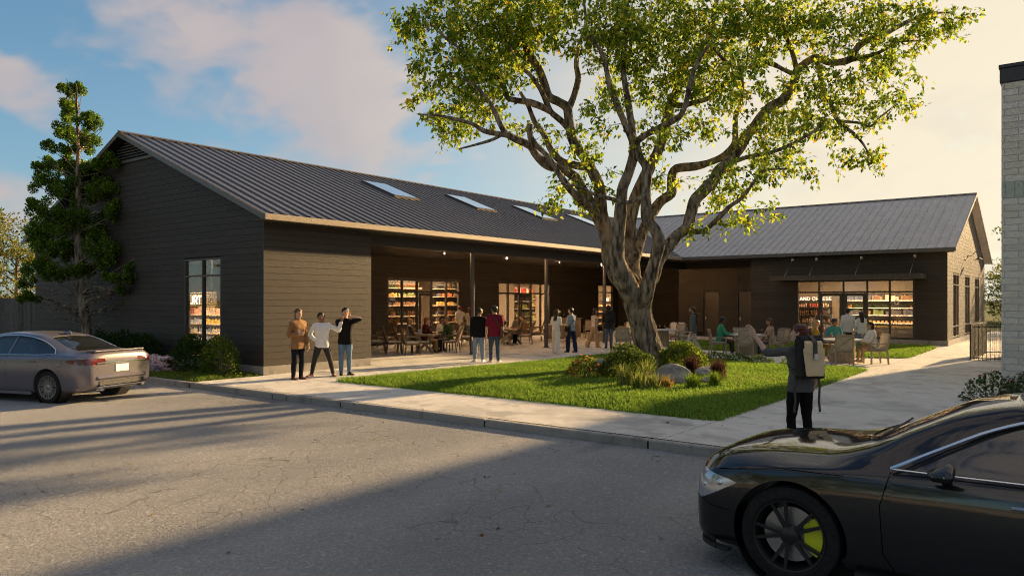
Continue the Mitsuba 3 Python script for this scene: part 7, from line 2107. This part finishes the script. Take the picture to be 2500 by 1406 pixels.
ys_ = thing('slat_sign', 'hanging wooden slat sign reading URT behind the tall gable window', 'sign')
for k in range(7):
    obj('slat', box((-24.9, 13.42, 1.80 + 0.07 * k), (-22.2, 13.46, 1.84 + 0.07 * k)), 'm_shelf', ys_)
for x in (-24.5, -22.5):
    obj('hanger', box((x, 13.43, 2.19), (x + 0.02, 13.45, 3.6)), 'm_frame', ys_)
letters('', '', 'URT', 0.27, (-23.80, 13.40, 1.87), 1, ys_)
letters('shop_sign', 'white hanging letters T AND CHEESE behind the left glass of the wing shop', 'T AND CHEESE', 0.175, (-11.46, 38.15, 1.985), 1)
letters('window_number', 'white number 6 on the right glass of the wing shop', '6', 0.30, (-6.95, 37.69, 1.80), 1, None, 0)
letters('shop_sign', 'white letter B cut by the right frame of the wing shop', 'B', 0.21, (-6.25, 38.15, 1.94), 1)
letters('shop_sign', 'white letters BRE behind the narrow window beside the trunk', 'BRE', 0.2, (-25.55, 43.72, 1.94), 0)
# ---------------------------------------------------------------- the two cars
from scipy.interpolate import PchipInterpolator
mat('m_paint_black', (0.003, 0.003, 0.004), 0.06, spec=0.55, clearcoat=1.0, clearcoat_gloss=0.97)
mat('m_paint_grey', (0.20, 0.185, 0.215), 0.22, metal=0.6, spec=0.6, clearcoat=1.0, clearcoat_gloss=0.95)
mat('m_carglass', (0.012, 0.014, 0.016), 0.03, spec=0.9, clearcoat=1.0, clearcoat_gloss=1.0)
mat('m_tyre', proc(lambda p, n, uv: mi.Color3f(0.018) * (0.7 + 0.6 * noise(p.x * 40, p.y * 40, p.z * 40))), 0.85, spec=0.2)
mat('m_rim_dark', (0.035, 0.034, 0.036), 0.3, metal=0.5)
mat('m_rim_grey', (0.30, 0.29, 0.29), 0.3, metal=0.8)
mat('m_chrome', (0.75, 0.75, 0.78), 0.12, metal=1.0)
mat('m_disc', (0.42, 0.41, 0.40), 0.35, metal=0.8)
mat('m_caliper', (0.62, 0.66, 0.02), 0.35)
mat('m_lamp', (0.42, 0.46, 0.52), 0.12, metal=0.6, clearcoat=1.0, clearcoat_gloss=1.0)
mat('m_tail', (0.10, 0.008, 0.008), 0.08, spec=0.8, clearcoat=1.0, clearcoat_gloss=1.0)
mat('m_amber', (0.75, 0.24, 0.03), 0.2)
mat('m_plastic', (0.014, 0.014, 0.015), 0.55)


def loft(tab, inset=0.0, nx=110, nr=26):
    """closed car shell from tables over x: bottom zb, shoulder zs, top zt, half width w, top-edge half width wt, crown cr."""
    X = np.array(tab['x'], float)
    F = {k: PchipInterpolator(X, tab[k]) for k in tab if k != 'x'}
    u = np.linspace(0, 1, nx)
    xs = X[0] + (X[-1] - X[0]) * (0.5 - 0.5 * np.cos(PI * u)) * 0.5 + (X[-1] - X[0]) * u * 0.5
    if inset:
        xs = np.clip(xs, X[0] + inset, X[-1] - inset)
        xs = np.linspace(xs[0], xs[-1], nx)
    rings = []
    for x in xs:
        zb, zs, zt, w, wt, cr = (float(F[k](x)) for k in ('zb', 'zs', 'zt', 'w', 'wt', 'cr'))
        w, wt, zt, zs = w - inset, wt - inset, zt - inset, min(zs, zt - cr * 0.6)
        hgt = zs - zb
        P = np.array([(0, zb), (0.55 * w, zb), (0.86 * w, zb + 0.005), (0.955 * w, zb + 0.07 * hgt + 0.01), (0.985 * w, zb + 0.3 * hgt), (1.0 * w, zb + 0.58 * hgt), (0.992 * w, zb + 0.80 * hgt), (0.965 * w, zs - 0.035 * hgt), (0.935 * w, zs + 0.0),
                      (0.935 * w + (wt - 0.935 * w) * 0.5, zs + (zt - cr - zs) * 0.53), (wt, zt - cr), (0.86 * wt, zt - 0.50 * cr), (0.5 * wt, zt - 0.14 * cr), (0, zt)])
        S = spline(np.column_stack([P[:, 0] * 0, P]), 10.0)
        d = np.concatenate([[0], np.cumsum(np.linalg.norm(np.diff(P, axis=0), axis=1) + 0.02)])
        t = np.linspace(0, d[-1], nr * 2)
        Y, Z = PchipInterpolator(d, P[:, 0])(t), PchipInterpolator(d, P[:, 1])(t)
        half = np.column_stack([np.full(len(t), x), Y, Z])
        other = half[1:-1][::-1] * np.array([1, -1, 1])
        rings.append(np.vstack([half, other]))
    k = len(rings[0])
    v = np.vstack(rings)
    f = []
    i, j = np.meshgrid(np.arange(nx - 1), np.arange(k), indexing='ij')
    a, b, c, d_ = i * k + j, i * k + (j + 1) % k, (i + 1) * k + (j + 1) % k, (i + 1) * k + j
    f = np.vstack([np.stack([a, b, c], -1).reshape(-1, 3), np.stack([a, c, d_], -1).reshape(-1, 3)])
    c0, c1 = len(v), len(v) + 1
    v = np.vstack([v, rings[0].mean(0) - [0, 0, 0], rings[-1].mean(0)])
    jj = np.arange(k)
    f = np.vstack([f, np.stack([(jj + 1) % k, jj, jj * 0 + c0], 1), np.stack([jj + (nx - 1) * k, (jj + 1) % k + (nx - 1) * k, jj * 0 + c1], 1)])
    f = np.array(trimesh.Trimesh(v, f, process=False).faces)
    M = man((v, f))
    if M.volume() < 0:
        M = man((v, f[:, ::-1]))
    return M


def yprism(poly, y0, y1):
    C = m3.CrossSection([np.array(poly, float)])
    if C.area() <= 1e-9:
        C = m3.CrossSection([np.array(poly[::-1], float)])
    M = m3.Manifold.extrude(C, y1 - y0)                        # (x, z, h)
    return M.rotate([90, 0, 0]).translate([0, y1, 0])


def zprism(poly, z0, z1):
    C = m3.CrossSection([np.array(poly, float)])
    if C.area() <= 1e-9:
        C = m3.CrossSection([np.array(poly[::-1], float)])
    return m3.Manifold.extrude(C, z1 - z0).translate([0, 0, z0])


def both(poly, y0, y1):
    return yprism(poly, y0, y1) + yprism(poly, -y1, -y0)


def line_gap(pts, w=0.006):
    out = []
    from shapely.geometry import LineString
    g = LineString(pts).buffer(w / 2, cap_style=2)
    return [list(g.exterior.coords)[:-1]]


def wheel(t, x, y, r, side, dark, caliper, K, spokes=10, wd=0.24):
    """side = +1 left, -1 right; built with its axis along y."""
    wk = obj('wheel', (lambda m: (m[0][:, [0, 2, 1]] * np.array([1, side, 1]) + np.array([x, y, r]), m[1]))(lathe([(r * 0.70, -wd), (r * 0.92, -wd), (r * 0.985, -wd + 0.02), (r, -wd + 0.05), (r, -0.05), (r * 0.985, -0.02), (r * 0.93, -0.004), (r * 0.78, 0.0), (r * 0.735, -0.012)], 64)), 'm_tyre', t, smooth=35, **K)
    tr = lambda m: (m[0][:, [0, 2, 1]] * np.array([1, side, 1]) + np.array([x, y, r]), m[1])
    rim = 'm_rim_dark' if dark else 'm_rim_grey'
    obj('rim', tr(lathe([(r * 0.745, -0.014), (r * 0.73, -0.004), (r * 0.70, -0.006), (r * 0.685, -0.03), (r * 0.66, -0.10), (r * 0.66, -wd), (r * 0.745, -wd)], 64)), rim, wk, smooth=35, **K)
    sp = []
    for i in range(spokes):
        a = 2 * PI * i / spokes
        for o in ((-0.20, 0.20) if dark else (-0.14, 0.14)):
            p, q = a + o * 0.7, a + o * (1.05 if dark else 1.35)
            A = np.array([0.16 * r * math.cos(p), 0.16 * r * math.sin(p)])
            B = np.array([0.705 * r * math.cos(q), 0.705 * r * math.sin(q)])
            n = nz([-(B - A)[1], (B - A)[0]])
            pts = [(*(A + n * s * 0.026 * r * 1.6), h) for s in (1, -1) for h in (-0.022, -0.045)] + [(*(B + n * s * 0.030 * r), h) for s in (1, -1) for h in (-0.012, -0.04)]
            sp.append(hull(pts))
    obj('spokes', tr(cat(sp)), rim, wk, kind='stuff', **K)
    obj('hub', tr(lathe([(0, -0.012), (0.10 * r, -0.012), (0.19 * r, -0.024), (0.2 * r, -0.06), (0, -0.06)], 32)), rim, wk, smooth=35, **K)
    obj('brake_disc', tr(lathe([(0.0, -0.085), (0.56 * r, -0.085), (0.56 * r, -0.11), (0, -0.11)], 48)), 'm_disc', wk, smooth=35, **K)
    if caliper:
        ang = np.linspace(-0.72, 0.62, 12) + (PI if side > 0 else PI)
        ms = hull([(q * r * math.cos(a), q * r * math.sin(a), h) for a in ang for q in (0.36, 0.645) for h in (-0.055, -0.13)])
        obj('brake_caliper', tr(ms), 'm_caliper', wk, **K)
    obj('arch_liner', (lambda m: (m[0][:, [0, 2, 1]] + np.array([x, y, r]), m[1]))(lathe([(r + 0.055, -0.02 * side), (r + 0.055, -0.30 * side), (0.02, -0.30 * side)], 48)), 'm_plastic', t, **K)


def make_car(name, label, cat_, tab, paint, at, rz, axles, r, dlo, wind, rear, lamp, tail, doors, dark, caliper, extras):
    t = thing(name, label, cat_)
    K = dict(to_world=T().translate(list(at)).rotate([0, 0, 1], rz))
    M = loft(tab)
    I = loft(tab, 0.010)
    wmax = max(tab['w'])
    cuts, parts = [], []
    for nm, solid, matn in [('side_window', both(p, 0.30, 1.2), 'm_carglass') for p in dlo] + [('windscreen', wind, 'm_carglass'), ('rear_window', rear, 'm_carglass'), ('headlight', lamp, 'm_lamp'), ('tail_light', tail, 'm_tail')]:
        if solid is None:
            continue
        cuts.append(solid)
        g = (I ^ solid)
        for pc in g.decompose():
            if pc.volume() > 1e-5:
                parts.append((nm, pc, matn))
    for ax in axles:
        for s in (1, -1):
            cyl = m3.Manifold.cylinder(0.36, r + 0.05, r + 0.05, 72).rotate([90, 0, 0]).translate([ax, (wmax - 0.30 + 0.36) if s > 0 else -(wmax - 0.30), r])
            cuts.append(cyl)
    for d in doors:
        for poly in line_gap(d):
            cuts.append(both(poly, wmax * 0.72, 1.2))
    B = M
    for c in cuts:
        B = B - c
    big = max(B.decompose(), key=lambda q: q.volume())
    obj('body', arr(big), paint, t, smooth=32, **K)
    for nm, pc, matn in parts:
        obj(nm, arr(pc), matn, t, smooth=35, **K)
    for ax in axles:
        for s in (1, -1):
            wheel(t, ax, s * (wmax - 0.025), r, s, dark, caliper and ax > 0, K, 5 if dark else 10)
    extras(t, K, M)
    return t


# black fastback at the right, driving towards -x
BT = dict(x=[-2.52, -2.46, -2.2, -1.7, -1.2, -0.6, 0.0, 0.35, 0.72, 1.0, 1.30, 1.75, 2.03, 2.18, 2.27, 2.32],
          zb=[0.36, 0.30, 0.24, 0.19, 0.17, 0.16, 0.16, 0.16, 0.16, 0.16, 0.16, 0.17, 0.18, 0.19, 0.21, 0.30],
          zs=[0.86, 0.92, 0.97, 0.985, 0.97, 0.95, 0.93, 0.925, 0.915, 0.905, 0.89, 0.85, 0.80, 0.755, 0.71, 0.64],
          zt=[0.90, 0.98, 1.06, 1.20, 1.36, 1.44, 1.445, 1.38, 1.22, 1.08, 0.995, 0.965, 0.925, 0.875, 0.815, 0.70],
          w=[0.70, 0.80, 0.90, 0.955, 0.965, 0.96, 0.955, 0.955, 0.955, 0.957, 0.962, 0.965, 0.94, 0.88, 0.78, 0.60],
          wt=[0.50, 0.58, 0.58, 0.56, 0.56, 0.57, 0.575, 0.60, 0.66, 0.72, 0.76, 0.76, 0.73, 0.66, 0.56, 0.42],
          cr=[0.03, 0.04, 0.05, 0.05, 0.045, 0.045, 0.045, 0.05, 0.06, 0.065, 0.06, 0.055, 0.05, 0.04, 0.03, 0.02])
b_dlo = [[(0.72, 0.955), (0.48, 1.10), (0.20, 1.245), (-0.10, 1.33), (-0.18, 1.335), (-0.18, 0.965)], [(-0.23, 0.965), (-0.23, 1.338), (-0.6, 1.345), (-1.1, 1.28), (-1.5, 1.12), (-1.62, 1.0)]]
b_wind = zprism([(1.08, 0.0), (1.05, 0.30), (0.97, 0.56), (0.80, 0.655), (0.40, 0.565), (0.06, 0.515), (0.09, 0.25), (0.10, 0.0), (0.09, -0.25), (0.06, -0.515), (0.40, -0.565), (0.80, -0.655), (0.97, -0.56), (1.05, -0.30)], 1.0, 1.6)
b_rear = zprism([(-1.0, 0.48), (-1.75, 0.50), (-2.1, 0.46), (-2.12, -0.46), (-1.75, -0.50), (-1.0, -0.48)], 1.0, 1.6)
b_lamp = both([(2.40, 0.555), (2.20, 0.535), (2.02, 0.63), (1.88, 0.71), (1.94, 0.728), (2.16, 0.765), (2.40, 0.765)], 0.46, 1.2)
b_tail = both([(-2.6, 0.80), (-2.35, 0.84), (-2.2, 0.80), (-2.35, 0.76), (-2.6, 0.74)], 0.3, 1.2)
b_doors = [[(0.80, 0.93), (0.86, 0.70), (0.84, 0.36), (0.76, 0.24)], [(-0.205, 0.95), (-0.22, 0.60), (-0.25, 0.24)], [(1.10, 0.868), (1.55, 0.86), (2.05, 0.79)], [(2.20, 0.535), (2.10, 0.50), (1.95, 0.49)]]


def black_extras(t, K, M):
    for s in (1, -1):
        # chrome strip round the window
        S = spline(np.array([(0.80, s * 0.898, 0.958), (0.50, s * 0.800, 1.115), (0.20, s * 0.712, 1.262), (-0.12, s * 0.655, 1.352), (-0.6, s * 0.635, 1.362), (-1.1, s * 0.64, 1.295), (-1.55, s * 0.72, 1.12), (-1.68, s * 0.83, 1.0)]), 0.08)
        obj('window_trim', tube(S, 0.012, 8), 'm_chrome', t, smooth=40, **K)
        S = spline(np.array([(0.80, s * 0.898, 0.955), (0.3, s * 0.900, 0.958), (-0.5, s * 0.902, 0.968), (-1.66, s * 0.86, 0.995)]), 0.1)
        obj('belt_trim', tube(S, 0.007, 8), 'm_chrome', t, smooth=40, **K)
        mir = blob(((0.44, s * 1.03, 0.995), 0.045), ((0.42, s * 1.17, 1.0), 0.040), ((0.52, s * 1.05, 0.985), 0.035), ((0.42, s * 1.10, 1.035), 0.04), ((0.50, s * 1.14, 0.985), 0.03))
        k = obj('mirror', soften(mir, 0.02, 3), 'm_paint_black', t, smooth=True, **K)
        obj('mirror_stalk', bar((0.46, s * 0.90, 0.945), (0.46, s * 1.03, 0.97), 0.06, 0.025), 'm_plastic', k, **K)
        S = spline(np.array([(0.535, s * 1.03, 1.0), (0.50, s * 1.12, 1.012), (0.43, s * 1.205, 1.0)]), 0.04)
        obj('mirror_trim', tube(S, 0.006, 6), 'm_chrome', k, **K)
        # lower intake with its pale blades, splitter lip, amber marker
        obj('air_intake', fix(hull([(2.235, s * 0.70, 0.43), (2.10, s * 0.86, 0.42), (2.12, s * 0.86, 0.25), (2.245, s * 0.70, 0.24), (2.05, s * 0.70, 0.3)])), 'm_plastic', t, **K)
        for z0, z1 in ((0.40, 0.33), (0.30, 0.24)):
            S = spline(np.array([(2.285, s * 0.66, z0), (2.235, s * 0.78, z0 - 0.02), (2.15, s * 0.865, z1), (2.07, s * 0.90, z1 - 0.02)]), 0.05)
            obj('intake_blade', cat([bar(S[i], S[i + 1], 0.012, 0.035) for i in range(len(S) - 1)]), 'm_paint_black', t, **K)
        S = spline(np.array([(2.33, s * 0.0, 0.175), (2.29, s * 0.45, 0.178), (2.19, s * 0.80, 0.185), (2.03, s * 0.95, 0.19), (1.93, s * 0.965, 0.19)]), 0.06)
        obj('front_lip', cat([bar(S[i], S[i + 1], 0.06, 0.025) for i in range(len(S) - 1)]), 'm_plastic', t, **K)
        # inside the headlight
        for dx, dz, rr in ((0.0, 0.0, 0.042), (-0.13, 0.02, 0.034)):
            obj('headlight_lens', (lambda m: m)(arr(ball((2.155 + dx, s * (0.835 + (0.062 if dx else 0.0)), 0.645 + dz + (0.02 if dx else 0)), rr, 20))), 'm_chrome', t, smooth=True, **K)
        obj('door_handle', cbox((-0.08, s * 0.955 - 0.012, 0.80), (0.10, s * 0.955 + 0.012, 0.825), 0.008), 'm_chrome', t, **K)
        obj('side_skirt', bar((1.02, s * 0.945, 0.18), (-1.02, s * 0.945, 0.18), 0.05, 0.05), 'm_plastic', t, **K)
    gr = []
    for k in range(7):
        gr.append(cbox((2.28, -0.42, 0.36 + 0.028 * k), (2.325, 0.42, 0.372 + 0.028 * k), 0.003))
    obj('grille', cat(gr), 'm_plastic', t, kind='stuff', **K)
    obj('wiper', tube([(0.98, 0.35, 1.075), (0.86, -0.05, 1.155), (0.84, -0.2, 1.17)], 0.008, 6), 'm_plastic', t, **K)


make_car('sports_saloon', 'glossy black low fastback car with yellow-green brake calipers driving out of the right edge', 'car', BT, 'm_paint_black', (-0.28, 6.66, -0.13), 180, (1.49, -1.46), 0.365, b_dlo, b_wind, b_rear, b_lamp, b_tail, b_doors, True, True, black_extras)

# grey saloon at the left, driving towards -x: its tail to the camera
GT = dict(x=[-2.46, -2.42, -2.30, -2.05, -1.7, -1.2, -0.7, 0.0, 0.45, 0.85, 1.2, 1.6, 2.0, 2.25, 2.38, 2.42],
          zb=[0.40, 0.34, 0.28, 0.23, 0.20, 0.18, 0.17, 0.17, 0.17, 0.17, 0.17, 0.18, 0.20, 0.22, 0.26, 0.34],
          zs=[0.84, 0.92, 0.965, 0.985, 0.985, 0.975, 0.96, 0.94, 0.93, 0.92, 0.90, 0.86, 0.80, 0.73, 0.68, 0.62],
          zt=[0.88, 1.03, 1.075, 1.075, 1.13, 1.31, 1.415, 1.45, 1.42, 1.25, 1.06, 0.98, 0.90, 0.80, 0.72, 0.64],
          w=[0.70, 0.80, 0.87, 0.915, 0.93, 0.932, 0.93, 0.925, 0.925, 0.925, 0.925, 0.92, 0.89, 0.82, 0.74, 0.60],
          wt=[0.52, 0.62, 0.68, 0.67, 0.62, 0.56, 0.56, 0.57, 0.58, 0.66, 0.73, 0.74, 0.70, 0.62, 0.54, 0.42],
          cr=[0.02, 0.03, 0.035, 0.04, 0.045, 0.05, 0.05, 0.05, 0.05, 0.055, 0.055, 0.05, 0.045, 0.04, 0.03, 0.02])
g_dlo = [[(0.92, 0.96), (0.65, 1.15), (0.42, 1.29), (0.20, 1.345), (-0.20, 1.36), (-0.20, 0.985)], [(-0.25, 0.985), (-0.25, 1.36), (-0.65, 1.335), (-1.05, 1.24), (-1.42, 1.09), (-1.50, 1.02), (-1.25, 1.005)]]
g_wind = zprism([(1.18, 0.0), (1.10, 0.45), (0.92, 0.62), (0.45, 0.55), (0.42, 0.0), (0.45, -0.55), (0.92, -0.62), (1.10, -0.45)], 1.0, 1.6)
g_rear = zprism([(-0.98, 0.0), (-1.0, 0.40), (-1.06, 0.50), (-1.5, 0.545), (-1.86, 0.56), (-1.92, 0.4), (-1.95, 0.0), (-1.92, -0.4), (-1.86, -0.56), (-1.5, -0.545), (-1.06, -0.50), (-1.0, -0.40)], 1.03, 1.6)
g_lamp = both([(2.5, 0.60), (2.2, 0.62), (1.95, 0.74), (2.1, 0.76), (2.5, 0.70)], 0.4, 1.2)
g_tail = both([(-2.6, 0.80), (-2.20, 0.80), (-1.92, 0.865), (-1.98, 0.90), (-2.2, 0.92), (-2.6, 0.93)], 0.42, 1.2)
g_doors = [[(-0.225, 0.97), (-0.24, 0.6), (-0.30, 0.26)], [(-1.42, 1.0), (-1.20, 0.85), (-1.16, 0.70), (-1.02, 0.55)], [(-1.63, 0.90), (-1.62, 0.76), (-1.80, 0.76), (-1.80, 0.90)], [(0.95, 0.93), (0.98, 0.6), (0.90, 0.25)]]


def grey_extras(t, K, M):
    for s in (1, -1):
        S = spline(np.array([(0.95, s * 0.868, 0.965), (0.66, s * 0.775, 1.165), (0.42, s * 0.70, 1.305), (0.2, s * 0.658, 1.36), (-0.22, s * 0.645, 1.378), (-0.66, s * 0.645, 1.352), (-1.08, s * 0.66, 1.257), (-1.46, s * 0.74, 1.10), (-1.56, s * 0.83, 1.02)]), 0.08)
        obj('window_trim', tube(S, 0.010, 8), 'm_chrome', t, smooth=40, **K)
        S = spline(np.array([(0.95, s * 0.868, 0.962), (0.3, s * 0.87, 0.968), (-0.5, s * 0.873, 0.985), (-1.25, s * 0.870, 1.0), (-1.56, s * 0.84, 1.02)]), 0.1)
        obj('belt_trim', tube(S, 0.007, 8), 'm_chrome', t, smooth=40, **K)
        for x in (-1.0, 0.05):
            obj('door_handle', cbox((x - 0.10, s * 0.928 - 0.014, 0.845), (x + 0.10, s * 0.928 + 0.016, 0.872), 0.008), 'm_paint_grey', t, **K)
        obj('side_skirt', bar((1.0, s * 0.912, 0.20), (-1.0, s * 0.912, 0.20), 0.04, 0.06), 'm_paint_grey', t, **K)
        obj('side_marker', fix(hull([(-1.93, s * 0.922, 0.60), (-2.10, s * 0.905, 0.605), (-2.10, s * 0.905, 0.63), (-1.93, s * 0.922, 0.625), (-2.0, s * 0.88, 0.61)])), 'm_amber', t, **K)
        mir = blob(((0.72, s * 0.98, 1.0), 0.04), ((0.70, s * 1.10, 1.0), 0.036), ((0.70, s * 1.05, 1.04), 0.036))
        obj('mirror', soften(mir, 0.02, 3), 'm_paint_grey', t, smooth=True, **K)
    obj('boot_spoiler', soften(m3.Manifold.batch_hull([ball((-2.40, y, 1.075), 0.018, 10) for y in (-0.62, 0.0, 0.62)] + [ball((-2.20, y, 1.07), 0.012, 10) for y in (-0.64, 0.64)]), 0.03, 2), 'm_paint_grey', t, smooth=True, **K)
    obj('boot_trim', cbox((-2.468, -0.62, 0.815), (-2.43, 0.62, 0.845), 0.008), 'm_chrome', t, **K)
    k = obj('number_plate', cbox((-2.475, -0.17, 0.63), (-2.452, 0.17, 0.78), 0.006), 'm_white', t, **K)
    obj('bumper', cbox((-2.50, -0.66, 0.475), (-2.36, 0.66, 0.575), 0.045), 'm_paint_grey', t, smooth=40, **K)
    obj('bumper_insert', cbox((-2.475, -0.58, 0.36), (-2.40, 0.58, 0.46), 0.01), 'm_plastic', t, **K)
    obj('bumper_trim', cbox((-2.49, -0.60, 0.325), (-2.42, 0.60, 0.35), 0.008), 'm_chrome', t, **K)
    for s in (1, -1):
        obj('exhaust', (lambda m: (m[0][:, [2, 1, 0]] * np.array([1, 1, 1]) + np.array([-2.47, s * 0.52, 0.30]), m[1][:, ::-1]))(lathe([(0.045, -0.04), (0.045, 0.10), (0.038, 0.10), (0.038, -0.03), (0.0, -0.03)][::-1], 20)), 'm_chrome', t, **K)
    fin = m3.Manifold.batch_hull([ball((-0.82, 0, 1.415), 0.018, 10), ball((-1.0, 0, 1.40), 0.022, 10), ball((-0.99, 0, 1.455), 0.007, 8)])
    obj('antenna_fin', soften(fin, 0.02, 2), 'm_paint_grey', t, smooth=True, **K)


make_car('grey_saloon', 'metallic grey saloon car seen from behind at the left edge', 'car', GT, 'm_paint_grey', (-18.68, 6.92, -0.13), 198, (1.44, -1.42), 0.335, g_dlo, g_wind, g_rear, g_lamp, g_tail, g_doors, False, False, grey_extras)
